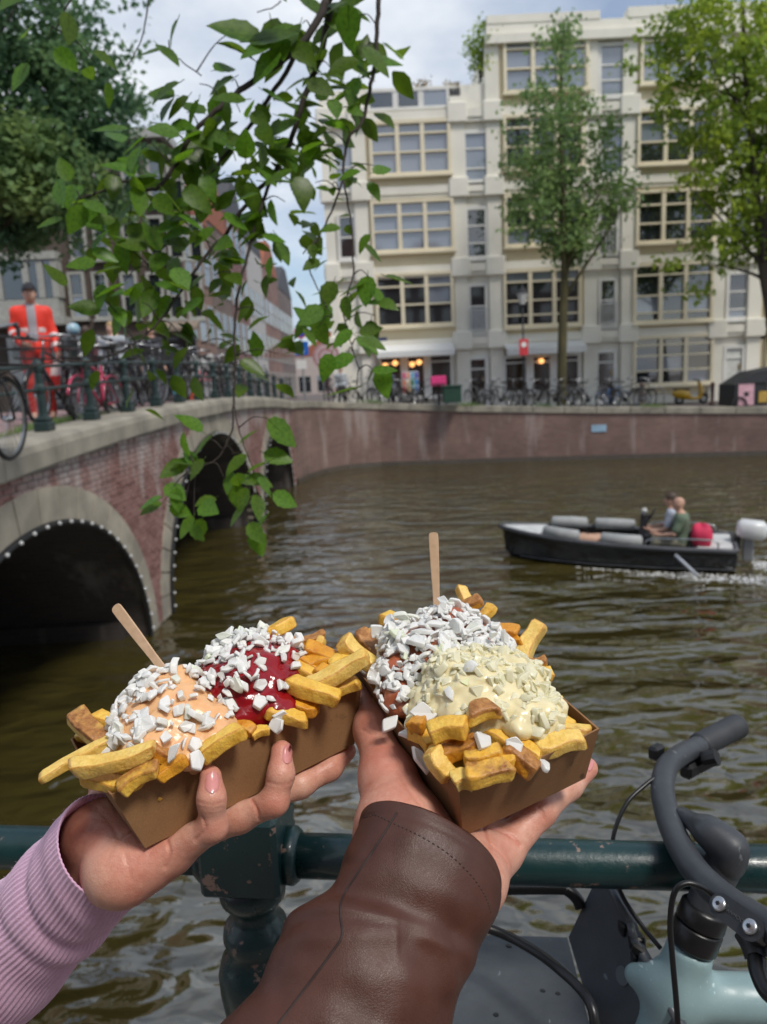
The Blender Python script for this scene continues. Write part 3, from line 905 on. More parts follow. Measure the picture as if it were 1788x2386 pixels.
def cwin(px0, px1, py0, py1, cols, rows, frm=HFRAME):
    a, b = at(px0, (py0 + py1) / 2, CB).x, at(px1, (py0 + py1) / 2, CB).x
    return window(corner, 'x', a, b, at((px0 + px1) / 2, py1, CB).z, at((px0 + px1) / 2, py0, CB).z, CB, cols, rows, frm, GLASS, depth=0.14, mull=0.1, edge=0.13)
# white bay window with its panel and ledge
a, b = at(-60, 700, CB).x, at(150, 700, CB).x
mb = MB(); mb.box((a, CB - 0.7, at(60, 745, CB).z), (b, CB - 0.01, at(60, 702, CB).z)); mb.box((a, CB - 0.95, at(60, 764, CB).z), (b + 0.25, CB - 0.008, at(60, 745, CB).z - 0.003)); mb.box((a, CB - 0.75, at(60, 612, CB).z), (b + 0.1, CB - 0.01, at(60, 594, CB).z))
bay = mb.build('bay_window', HFRAME, corner)
for i, (p0, p1) in enumerate(((-55, 4), (22, 68), (84, 104), (116, 134))):
    x0, x1 = at(p0, 660, CB).x, at(p1, 660, CB).x
    MB().box((x0, CB - 0.6, at(60, 700, CB).z), (x1, CB - 0.02, at(60, 614, CB).z)).build('pane', GLASS, bay)
for p in (13, 76, 110, 142):
    x0 = at(p, 660, CB).x; MB().box((x0 - 0.14, CB - 0.68, at(60, 700, CB).z), (x0 + 0.14, CB - 0.02, at(60, 614, CB).z)).build('post', HFRAME, bay)
for p0, p1 in ((170, 196), (226, 250), (292, 318), (352, 378), (398, 424), (445, 468)):
    cwin(p0, p1, 640, 738, 1, [0.5])
    cwin(p0, p1, 510, 600, 1, [0.5])
for p0, p1 in ((10, 60), (100, 150), (170, 196), (226, 250), (292, 318), (352, 378), (398, 424), (445, 468)):
    cwin(p0, p1, 370, 470, 1, [0.5])
for wx in (-38.6, -36.2, -33.8, -31.4, -29.0, -26.6, -24.2, -21.6):
    for wz in (3.2, 6.7, 9.9, 12.6):
        if wx > -22 and wz < 11: continue
        window(corner, 'x', wx, wx + 1.1, wz, wz + (1.9 if wz < 12 else 1.2), CB, 1, [0.5], HFRAME, GLASS, depth=0.14, mull=0.1, edge=0.13)
mb = MB(); x0, x1 = at(372, 760, CB).x, at(470, 760, CB).x
mb.prism([(x0, CB - 0.01, at(420, 745, CB).z), (x0, CB - 1.1, at(420, 768, CB).z), (x0, CB - 1.1, at(420, 775, CB).z), (x0, CB - 0.01, at(420, 752, CB).z)], (x1 - x0, 0, 0))
mb.build('awning', M('taupe_awning', (0.25, 0.20, 0.16), rough=0.8), corner)
mb = MB()
for p0, p1 in ((20, 90), (110, 160), (180, 270), (300, 360), (385, 460)):
    mb.box((at(p0, 820, CB).x, CB - 0.06, 2.2), (at(p1, 820, CB).x, CB - 0.004, at((p0 + p1) / 2, 785, CB).z))
mb.build('shop_window', GLASS, corner)
# a plain row of canal houses on this side, behind the photographer (they stand in the window reflections)
PB = M('rear_brick', (0.16, 0.09, 0.07), rough=0.9)
for i, (x0, x1, H) in enumerate(((-26, -19, 12), (-19, -12, 13.5), (-12, -5, 12.5), (-5, 2, 14), (2, 9.5, 13), (9.5, 17, 12), (17, 25, 13.5))):
    t = thing('canal_house', ((x0 + x1) / 2, -13, 1.74), ['brick canal house behind the viewer, %s along the near quay' % w for w in ('far left', 'second from left', 'left of the middle', 'in the middle', 'right of the middle', 'second from right', 'far right')][i], 'house')
    MB().box((x0, -22, 1.0), (x1 - 0.02, -13, 1.74 + H)).build('wall', PB, t)
    m_ = (x0 + x1) / 2
    MB().prism([(x0, -13.01, 1.743 + H), (x1 - 0.02, -13.01, 1.743 + H), (m_ + 1, -13.01, 4.4 + H), (m_ - 1, -13.01, 4.4 + H)], (0, -9, 0)).build('roof', TILE, t)
    mb = MB()
    for f in range(4):
        for c in range(3):
            xx = x0 + 0.8 + c * (x1 - x0 - 0.8) / 3; mb.box((xx, -13.0, 2.6 + f * 3.0), (xx + 1.2, -12.9, 4.5 + f * 3.0))
    mb.build('window', WHITEP, t)

# ================================================================== TREES
def leaf_mat(name, c1, c2, trans=0.35, scale=0.9, rand=0.0, kind='Object', rough=0.6, spec=0.15):
    m, nt, b = newmat(name)
    b.inputs['Roughness'].default_value = rough; b.inputs['Specular IOR Level'].default_value = spec
    vec = coords(nt) if kind == 'Object' else nt.nodes.new('ShaderNodeNewGeometry').outputs['Position']
    f = noise_fac(nt, vec, scale, 4)
    g = noise_fac(nt, vec, scale * 9, 2)
    ad = nt.nodes.new('ShaderNodeMath'); ad.operation = 'MULTIPLY_ADD'; ad.inputs[1].default_value = 0.35
    nt.links.new(g, ad.inputs[0]); nt.links.new(f, ad.inputs[2])
    col = ramp(nt, ad.outputs[0], [(0.50, c2), (0.80, c1)])
    if rand:
        oi = nt.nodes.new('ShaderNodeObjectInfo'); h = nt.nodes.new('ShaderNodeHueSaturation')
        mr = nt.nodes.new('ShaderNodeMapRange'); mr.inputs[3].default_value = 1 - rand; mr.inputs[4].default_value = 1 + rand
        mr2 = nt.nodes.new('ShaderNodeMapRange'); mr2.inputs[3].default_value = 0.485; mr2.inputs[4].default_value = 0.51
        nt.links.new(oi.outputs['Random'], mr.inputs[0]); nt.links.new(oi.outputs['Random'], mr2.inputs[0])
        nt.links.new(mr.outputs[0], h.inputs['Value']); nt.links.new(mr2.outputs[0], h.inputs['Hue'])
        nt.links.new(col, h.inputs['Color']); col = h.outputs[0]
    nt.links.new(col, b.inputs['Base Color'])
    tr = nt.nodes.new('ShaderNodeBsdfTranslucent')
    hs = nt.nodes.new('ShaderNodeHueSaturation'); hs.inputs['Value'].default_value = 1.9; hs.inputs['Saturation'].default_value = 1.05; hs.inputs['Hue'].default_value = 0.488
    nt.links.new(col, hs.inputs['Color']); nt.links.new(hs.outputs[0], tr.inputs['Color'])
    mx = nt.nodes.new('ShaderNodeMixShader'); mx.inputs[0].default_value = trans
    out = nt.nodes['Material Output']
    nt.links.new(b.outputs[0], mx.inputs[1]); nt.links.new(tr.outputs[0], mx.inputs[2]); nt.links.new(mx.outputs[0], out.inputs['Surface'])
    return m
BARK = M('bark', (0.085, 0.068, 0.05), (0.05, 0.042, 0.034), scale=7, rough=0.95, bs=0.8, bscale=18, stretch=(1, 1, 0.25), bdist=0.02)
MOSSBARK = M('mossy_bark', (0.10, 0.085, 0.035), (0.055, 0.05, 0.025), scale=5, rough=0.95, bs=0.8, bscale=18, stretch=(1, 1, 0.25), bdist=0.02)

def crown_mesh(name, blobs, n_clump, per, leaf, spread, mat, parent, seed, shell=0.55, flat=0.7):
    """leaf clumps through the volume of the blobs (centre, radii); a leaf is a folded rhombus"""
    r = np.random.default_rng(seed)
    vol = np.array([b[1][0] * b[1][1] * b[1][2] for b in blobs]) ** 0.75; vol /= vol.sum()
    pick = r.choice(len(blobs), n_clump, p=vol)
    C_ = np.array([b[0] for b in blobs])[pick]; R_ = np.array([b[1] for b in blobs])[pick]
    d = r.normal(size=(n_clump, 3)); d /= np.linalg.norm(d, axis=1)[:, None]
    rad = shell + (1 - shell) * r.random(n_clump) ** 0.6
    rad *= 1 + 0.24 * r.normal(size=n_clump)
    cc = C_ + d * R_ * rad[:, None]
    nper = np.maximum(4, (per * (0.4 + 1.2 * r.random(n_clump))).astype(int))
    idx = np.repeat(np.arange(n_clump), nper)
    N = len(idx)
    p = cc[idx] + r.normal(size=(N, 3)) * spread * np.array([1, 1, flat])
    a = r.normal(size=(N, 3)); a[:, 2] -= 0.5; a /= np.linalg.norm(a, axis=1)[:, None]
    up = np.tile(np.array([0, 0, 1.0]), (N, 1)) + r.normal(size=(N, 3)) * 0.6
    b = np.cross(a, up); b /= np.linalg.norm(b, axis=1)[:, None] + 1e-9
    nn = np.cross(b, a)
    L = leaf * (0.65 + 0.7 * r.random(N))[:, None]
    V = np.stack([p - a * L * 0.5, p + b * L * 0.33 + nn * L * 0.08, p + a * L * 0.55, p - b * L * 0.33 + nn * L * 0.08], 1).reshape(-1, 3)
    F = np.arange(4 * N).reshape(-1, 4)
    off = np.array(root_loc(parent)) if parent else 0
    me = np_mesh(name, V - off, F)
    return link_mesh(name, me, mat, parent), cc
def trunk_mesh(parent, pts, rad, tips, seed, bark, name='trunk', nl=26):
    rr = random.Random(seed); mb = MB()
    path = catmull(pts, 5); n = len(path)
    mb.tube(path, [lerp(rad, rad * 0.28, i / (n - 1)) for i in range(n)], 10)
    for k in range(nl):
        tip = Vector(tips[rr.randrange(len(tips))])
        cand = [i for i in range(n // 3, n) if path[i].z < tip.z - 0.3] or [n // 2]
        i = rr.choice(cand); s = path[i]; m = s.lerp(tip, 0.5) + Vector((rr.uniform(-.3, .3), rr.uniform(-.3, .3), rr.uniform(-.1, .5)))
        r0 = lerp(rad, rad * 0.28, i / (n - 1)) * 0.45
        mb.tube(catmull([s, m, tip], 4), [lerp(r0, 0.012, j / 8) for j in range(9)], 6)
    return mb.build(name, bark, parent, smooth=True)
def tree(label, base, pts, rad, blobs, n_clump, per, leaf, spread, lm, seed, bark=BARK, shell=0.5, group=None, nl=26):
    t = thing('street_tree', base, label, 'tree', group)
    o, cc = crown_mesh('crown', blobs, n_clump, per, leaf, spread, lm, t, seed, shell)
    trunk_mesh(t, pts, rad, cc, seed, bark, nl=nl)
    return t
def pb(px, py, Y, rx, ry, rz=None):
    k = Y / FPX * 1.01
    return (tuple(at(px, py, Y)), (rx * k, (rz if rz else (rx + ry) / 2) * k, ry * k))
LM_MID = leaf_mat('leaf_mid', (0.200, 0.290, 0.105), (0.090, 0.165, 0.070), 0.38, 0.8)
LM_LIGHT = leaf_mat('leaf_light', (0.250, 0.330, 0.050), (0.100, 0.180, 0.040), 0.42, 0.45)
LM_DARK = leaf_mat('leaf_dark', (0.135, 0.230, 0.100), (0.052, 0.110, 0.066), 0.36, 0.5)
Y1 = 30.5
b0 = at(1308, 905, Y1)
tree('slim tree with tall dark green crown and mossy trunk before the cream building', (b0.x, Y1, 1.8),
     [(b0.x, Y1, 1.6), at(1311, 780, Y1), at(1316, 640, Y1), at(1312, 480, Y1), at(1308, 300, Y1), at(1308, 90, Y1)], 0.21,
     [pb(1318, 75, Y1, 34, 50), pb(1300, 150, Y1, 60, 70), pb(1290, 260, Y1, 88, 85), pb(1275, 380, Y1, 95, 100), pb(1300, 480, Y1, 100, 90),
      pb(1330, 560, Y1, 80, 50), pb(1235, 480, Y1, 55, 70), pb(1400, 330, Y1, 45, 60), pb(1420, 430, Y1, 50, 80), pb(1395, 520, Y1, 55, 55)],
     270, 28, 0.20, 0.27, LM_MID, 3, MOSSBARK, shell=0.3)
Y2 = 29.2
b0 = at(1812, 920, Y2)
tree('broad bright yellow green tree at the right edge on the far quay', (b0.x, Y2, 1.65),
     [(b0.x, Y2, 1.4), at(1800, 760, Y2), at(1778, 620, Y2), at(1760, 420, Y2), at(1740, 200, Y2), at(1730, 0, Y2)], 0.24,
     [pb(1640, 130, Y2, 130, 85), pb(1720, 20, Y2, 150, 100), pb(1810, 200, Y2, 160, 130), pb(1600, 240, Y2, 70, 55), pb(1690, 330, Y2, 120, 95),
      pb(1790, 450, Y2, 140, 110), pb(1640, 440, Y2, 90, 60), pb(1740, 560, Y2, 90, 60), pb(1630, 590, Y2, 70, 50), pb(1650, 655, Y2, 45, 35), pb(1900, 350, Y2, 160, 200)],
     470, 32, 0.23, 0.28, LM_LIGHT, 5, BARK, shell=0.4)
Y3 = 27.0
tree('large dark green tree left of the bridge beyond the canal', (-15.6, 27.0, 2.5),
     [(-15.6, 27, 2.2), (-15.3, 27, 5.5), (-14.8, 26.6, 9), (-14.0, 26.5, 13), (-13.5, 26, 17)], 0.33,
     [pb(40, 60, Y3, 190, 150), pb(160, 130, Y3, 120, 120), pb(30, 260, Y3, 190, 130), pb(210, 270, Y3, 100, 110), pb(90, 400, Y3, 190, 110),
      pb(250, 380, Y3, 70, 70), pb(60, 500, Y3, 150, 75), pb(190, 480, Y3, 100, 60), pb(20, 555, Y3, 120, 42), pb(-150, 250, Y3, 200, 300)],
     700, 36, 0.25, 0.34, LM_DARK, 8, BARK, shell=0.4)
Y3 = 25.2
tree('lighter green bushy tree in front of the large dark tree at the left edge', (-17.5, 25.2, 2.4),
     [(-17.5, 25.2, 2.2), (-16.5, 25.2, 6), (-14.8, 25.2, 9), (-13.5, 25.2, 10.8)], 0.18,
     [pb(40, 350, Y3, 90, 45), pb(110, 375, Y3, 70, 40), pb(-60, 380, Y3, 120, 80), pb(60, 450, Y3, 110, 45)],
     260, 34, 0.24, 0.26, LM_MID, 11, BARK, shell=0.4, nl=14)

# ------------------------------------------------------------------ the elm over the viewer, one branch hanging into the picture
LEAF = leaf_mat('elm_leaf', (0.115, 0.225, 0.022), (0.060, 0.140, 0.016), 0.45, 9, rand=0.28, rough=0.38, spec=0.35)
TWIG = M('twig_bark', (0.050, 0.038, 0.030), (0.028, 0.022, 0.018), scale=30, rough=0.85, bs=0.4, bscale=80, bdist=0.001)
elm = thing('elm_tree', (-2.4, -2.4, 1.75), 'leafy branch of a near tree hanging in front of the sky and bridge', 'tree')
mb = MB()
mb.tube(catmull([(-2.4, -2.4, 1.6), (-2.35, -2.35, 3.2), (-2.2, -2.2, 4.8), (-2.1, -2.3, 6.4), (-2.2, -2.6, 8.8)], 5), [lerp(0.22, 0.09, i / 20) for i in range(21)], 12)
mb.tube(catmull([(-2.2, -2.2, 5.0), (-1.3, -0.8, 5.9), (0.1, 0.7, 5.6), atd(860, -330, 1.68), atd(800, -120, 1.62), atd(762, 0, 1.6)], 6), [lerp(0.07, 0.011, i / 30) for i in range(31)], 8)
mb.build('trunk', BARK, elm, smooth=True)
r_ = np.random.default_rng(31)
crown_mesh('crown', [((-2.4, -3.0, 8.8), (2.6, 1.9, 2.0)), ((-4.6, -3.2, 8.2), (2.2, 1.9, 1.8)), ((-0.8, -4.0, 8.6), (1.6, 1.6, 1.5))], 130, 30, 0.12, 0.28, LEAF, elm, 31, shell=0.3)
BR = [
    ([(762, 0, 1.60), (735, 60, 1.59), (690, 115, 1.58), (630, 160, 1.57), (560, 212, 1.56), (500, 262, 1.55), (445, 320, 1.55), (405, 390, 1.55), (370, 436, 1.54), (330, 440, 1.53), (290, 420, 1.53), (235, 445, 1.52), (190, 462, 1.5)], 0.0085, 0.0016),
    ([(770, 20, 1.62), (745, 130, 1.65), (712, 220, 1.66), (680, 320, 1.66), (645, 395, 1.66), (580, 470, 1.65), (530, 540, 1.64), (470, 610, 1.62), (420, 680, 1.60), (370, 750, 1.58), (300, 810, 1.56), (225, 842, 1.55)], 0.0075, 0.0014),
    ([(700, 110, 1.58), (640, 210, 1.6), (560, 320, 1.61), (500, 390, 1.61), (440, 470, 1.6), (400, 550, 1.6), (350, 620, 1.58)], 0.0055, 0.0014),
    ([(640, 398, 1.66), (605, 490, 1.63), (585, 570, 1.61), (562, 650, 1.59), (548, 740, 1.58), (549, 850, 1.57), (545, 940, 1.56), (538, 1010, 1.55), (505, 1070, 1.54), (455, 1090, 1.53)], 0.0042, 0.0013),
    ([(884, 0, 1.70), (880, 60, 1.70), (872, 150, 1.70), (858, 225, 1.69), (846, 280, 1.68), (812, 325, 1.67), (802, 380, 1.66), (796, 430, 1.65), (765, 510, 1.64), (738, 560, 1.63), (705, 590, 1.62)], 0.0058, 0.0013),
    ([(800, 425, 1.65), (812, 480, 1.64), (820, 540, 1.63), (822, 640, 1.61), (800, 720, 1.60), (815, 790, 1.59), (838, 860, 1.58)], 0.0024, 0.0012),
    ([(735, 560, 1.63), (720, 620, 1.61), (755, 700, 1.60), (775, 740, 1.59)], 0.0018, 0.001),
    ([(345, 0, 1.9), (330, 90, 1.9), (300, 150, 1.9)], 0.0022, 0.0012),
    ([(180, -20, 1.45), (150, 30, 1.45), (130, 70, 1.45)], 0.002, 0.0012),
    ([(545, 940, 1.56), (560, 1010, 1.55), (585, 1080, 1.54), (600, 1150, 1.53)], 0.0014, 0.0009),
    ([(470, 175, 1.6), (420, 140, 1.6), (395, 115, 1.6)], 0.0014, 0.001),
    ([(655, 0, 1.9), (640, 15, 1.9), (600, 30, 1.9)], 0.0016, 0.0012),
]
brp = []
for pts, r0, r1 in BR:
    w = catmull([atd(*q) for q in pts], 5)
    w = [p + Vector((random.uniform(-1, 1), random.uniform(-1, 1), random.uniform(-1, 1))) * 0.0018 for p in w]
    n = len(w)
    MB().tube(w, [lerp(r0, r1, i / (n - 1)) for i in range(n)], 7).build('limb', TWIG, elm, smooth=True)
    brp += w
# leaf shapes
def leaf_shape(seed):
    rr = random.Random(seed); mb = MB(); n = 9
    fold, curl, w0, asym = rr.uniform(0.10, 0.30), rr.uniform(-0.28, 0.05), rr.uniform(0.27, 0.33), rr.uniform(-0.02, 0.02)
    L, Rr, Mid = [], [], []
    for i in range(n + 1):
        t = i / n
        w = w0 * (math.sin(PI * t ** 0.80)) ** 0.85 * (1 - 0.25 * t) * 1.12
        if 0 < i < n: w *= 1 + 0.05 * (1 if i % 2 else -1)
        z = curl * t * t
        Mid.append((t, asym * math.sin(PI * t), z)); L.append((t - 0.02 * (i % 2), asym + w, z + fold * w)); Rr.append((t - 0.02 * (i % 2), asym - w, z + fold * w))
    vs_ = Mid + L + Rr; f = []; m = n + 1
    for i in range(n):
        f += [(i, i + 1, m + i + 1, m + i), (i + 1, i, 2 * m + i, 2 * m + i + 1)]
    mb.add(vs_, f)
    mb.tube([(-0.16, 0, 0.02), (0, 0, 0), (0.5, 0, curl * 0.25 - 0.003)], [0.011, 0.012, 0.007], 4)
    me = mb.mesh('leaf'); me.materials.append(LEAF)
    me.polygons.foreach_set('use_smooth', [True] * len(me.polygons))
    return me
LEAFM = [leaf_shape(s) for s in range(6)]
CL = [(115, 92, 5, 112, 1.45), (225, 150, 3, 88, 1.5), (395, 100, 3, 105, 1.6), (590, 95, 2, 150, 1.55), (545, 70, 1, 60, 1.6), (705, 55, 5, 120, 1.58), (800, 55, 6, 118, 1.66), (852, 110, 4, 105, 1.7),
      (838, 35, 4, 115, 1.68), (775, 165, 6, 110, 1.66), (690, 115, 4, 105, 1.58), (640, 135, 3, 120, 1.56), (465, 195, 4, 100, 1.55), (540, 190, 3, 95, 1.55), (350, 285, 5, 122, 1.55), (310, 310, 2, 110, 1.55),
      (435, 262, 3, 100, 1.55), (560, 262, 6, 100, 1.56), (640, 235, 5, 92, 1.58), (725, 265, 6, 100, 1.66), (795, 250, 5, 95, 1.68), (480, 340, 7, 100, 1.55), (405, 370, 5, 110, 1.55), (550, 375, 7, 95, 1.6),
      (632, 320, 5, 92, 1.62), (685, 315, 4, 92, 1.64), (265, 405, 3, 92, 1.52), (155, 435, 4, 95, 1.5), (175, 490, 4, 100, 1.5), (235, 470, 5, 95, 1.5), (330, 420, 5, 100, 1.53), (420, 430, 7, 100, 1.58),
      (505, 460, 7, 98, 1.6), (600, 450, 5, 92, 1.62), (665, 470, 4, 118, 1.6), (870, 385, 3, 72, 1.62), (800, 300, 4, 72, 1.66), (755, 310, 3, 85, 1.66), (775, 430, 4, 52, 1.64), (735, 425, 2, 48, 1.64),
      (300, 520, 5, 95, 1.54), (380, 530, 7, 98, 1.57), (460, 540, 7, 95, 1.6), (545, 555, 5, 95, 1.6), (620, 565, 4, 88, 1.6), (255, 565, 4, 98, 1.53), (225, 680, 4, 100, 1.52), (290, 655, 5, 92, 1.53),
      (355, 650, 5, 98, 1.56), (425, 640, 5, 95, 1.58), (500, 640, 4, 92, 1.58), (330, 705, 5, 92, 1.55), (560, 700, 5, 98, 1.58), (612, 735, 4, 108, 1.57), (650, 825, 3, 112, 1.57), (470, 800, 4, 92, 1.57),
      (420, 780, 4, 92, 1.57), (310, 830, 4, 92, 1.55), (345, 780, 3, 88, 1.56), (255, 828, 3, 92, 1.54), (195, 868, 2, 82, 1.52), (22, 872, 5, 92, 1.45), (575, 830, 2, 82, 1.57), (745, 590, 3, 62, 1.6),
      (828, 570, 3, 80, 1.62), (860, 645, 3, 95, 1.6), (762, 695, 5, 92, 1.6), (822, 700, 5, 90, 1.6), (875, 735, 3, 82, 1.6), (745, 760, 3, 82, 1.59), (810, 825, 3, 90, 1.58), (832, 905, 1, 112, 1.57),
      (875, 868, 2, 92, 1.57), (842, 800, 3, 78, 1.58), (420, 1035, 4, 100, 1.53), (478, 1030, 2, 98, 1.54), (625, 975, 1, 112, 1.55), (545, 1055, 5, 92, 1.54), (592, 1090, 4, 92, 1.53), (525, 1120, 4, 92, 1.53),
      (430, 1180, 5, 88, 1.52), (385, 1165, 2, 75, 1.52), (452, 1222, 2, 82, 1.52), (602, 1145, 3, 80, 1.52), (572, 1195, 2, 80, 1.52), (622, 1200, 1, 100, 1.52), (592, 1235, 1, 90, 1.52)]
CL = CL[:2] + CL[62:] + CL[2:62]
def place_leaf(p, d, nrm, L):
    d = d.normalized(); nrm = (nrm - d * nrm.dot(d)).normalized(); b = nrm.cross(d)
    o = bpy.data.objects.new('leaf', random.choice(LEAFM)); COL.objects.link(o); o.parent = elm
    mt = Matrix.Identity(4)
    for i in range(3):
        mt[i][0], mt[i][1], mt[i][2] = d[i] * L, b[i] * L, nrm[i] * L
        mt[i][3] = p[i] - root_loc(elm)[i]
    o.matrix_local = mt
nleaf = 0; lmV, lmF = [], []
for (px, py, n, s, dd) in CL:
    c = atd(px, py, dd)
    near = min(brp, key=lambda q: (q - c).length)
    if (near - c).length > 0.012:
        mid = near.lerp(c, 0.5) + Vector((0, 0, 0.012))
        MB().tube(catmull([near, mid, c], 3), [0.0017, 0.0016, 0.0014, 0.0012, 0.0011, 0.001, 0.0009][:7], 5).build('twig', TWIG, elm, smooth=True)
    L0 = s * dd / FPX * (0.78 if n > 3 else 0.82)
    away = (c - near); away = away.normalized() if away.length > 0.02 else Vector((random.uniform(-1, 1), 0, -0.5))
    th0 = random.uniform(0, 2 * PI)
    for k in range(n):
        if nleaf >= 298: break
        th = th0 + k * 2.4
        d = RGT * math.cos(th) * 0.9 + UPV * (math.sin(th) * 0.75 - 0.45) + FWD * random.uniform(-0.55, 0.55) + away * 0.35
        st = c + (RGT * random.uniform(-1, 1) + UPV * random.uniform(-1, 1) + FWD * random.uniform(-1, 1)) * L0 * (0.16 if n > 1 else 0.02) * min(n, 5) * 1.1
        nrm = Vector((random.uniform(-0.7, 0.7), random.uniform(-0.9, 0.3), 0.75)) - FWD * 0.35
        place_leaf(st, d, nrm, L0 * random.uniform(0.78, 1.08)); nleaf += 1
    if 170 < px < 900 and py < 860 and n >= 4:
        for k in range(6):                      # smaller leaves further back in the branch
            c2 = c + FWD * random.uniform(0.04, 0.22) + (RGT * random.gauss(0, 1) + UPV * random.gauss(0, 1)) * 0.045
            d = Vector((random.gauss(0, 1), random.gauss(0, 1), -0.5 + random.gauss(0, .6))).normalized(); b_ = d.cross(Vector((random.gauss(0, .5), random.gauss(0, .5), 1))).normalized(); n_ = b_.cross(d)
            q = L0 * random.uniform(0.65, 0.95); n0 = len(lmV); off_ = root_loc(elm)
            for i_ in range(5):
                t_ = i_ / 4; w_2 = 0.30 * math.sin(PI * max(0.02, min(0.98, t_)) ** 0.8)
                for s_ in (-1, 0, 1): lmV.append(tuple(c2 + (d * t_ + b_ * s_ * w_2 + n_ * (abs(s_) * w_2 * 0.25 - 0.15 * t_ * t_)) * q - off_))
            for i_ in range(4):
                for s_ in (0, 1): lmF.append((n0 + i_ * 3 + s_, n0 + i_ * 3 + s_ + 1, n0 + i_ * 3 + s_ + 4, n0 + i_ * 3 + s_ + 3))
tag(link_mesh('leaf_mass', np_mesh('leaf_mass', np.array(lmV), np.array(lmF)), LEAF, elm, True), kind='stuff')

# ================================================================== BRIDGE RAILING
IRON = M('green_iron', (0.020, 0.042, 0.040), (0.012, 0.026, 0.026), scale=5, rough=0.42, bs=0.15, bscale=40, bdist=0.002)
br_rail = thing('bridge_railing', (XF(14) - 0.25, 14, ZTOP(14)), 'dark green iron railing with short posts along the bridge coping', 'railing')
pm = MB()
pm.box((-0.085, -0.085, 0), (0.085, 0.085, 0.10), 0.012); pm.box((-0.068, -0.068, 0.10), (0.068, 0.068, 0.15), 0.012)
pm.lathe([(0.055, 0.15), (0.048, 0.19), (0.045, 0.40), (0.062, 0.42), (0.066, 0.45), (0.060, 0.48), (0.044, 0.50), (0.042, 0.62), (0.056, 0.64), (0.060, 0.67), (0.056, 0.71), (0.040, 0.745), (0.012, 0.76)], n=12)
post_me = pm.mesh('post'); post_me.materials.append(IRON)
y = 4.3; ys = []
while y < 25.0: ys.append(y); y += 1.27
for yy in ys:
    o = bpy.data.objects.new('post', post_me); COL.objects.link(o); o.parent = br_rail
    o.location = Vector((XF(yy) - 0.25, yy, ZTOP(yy) - 0.003)) - root_loc(br_rail)
for h in (0.44, 0.68):
    MB().tube([(XF(q) - 0.25, q, ZTOP(q) + h) for q in [3.2] + ys + [25.3]], 0.019, 8).build('rail', IRON, br_rail, smooth=True)

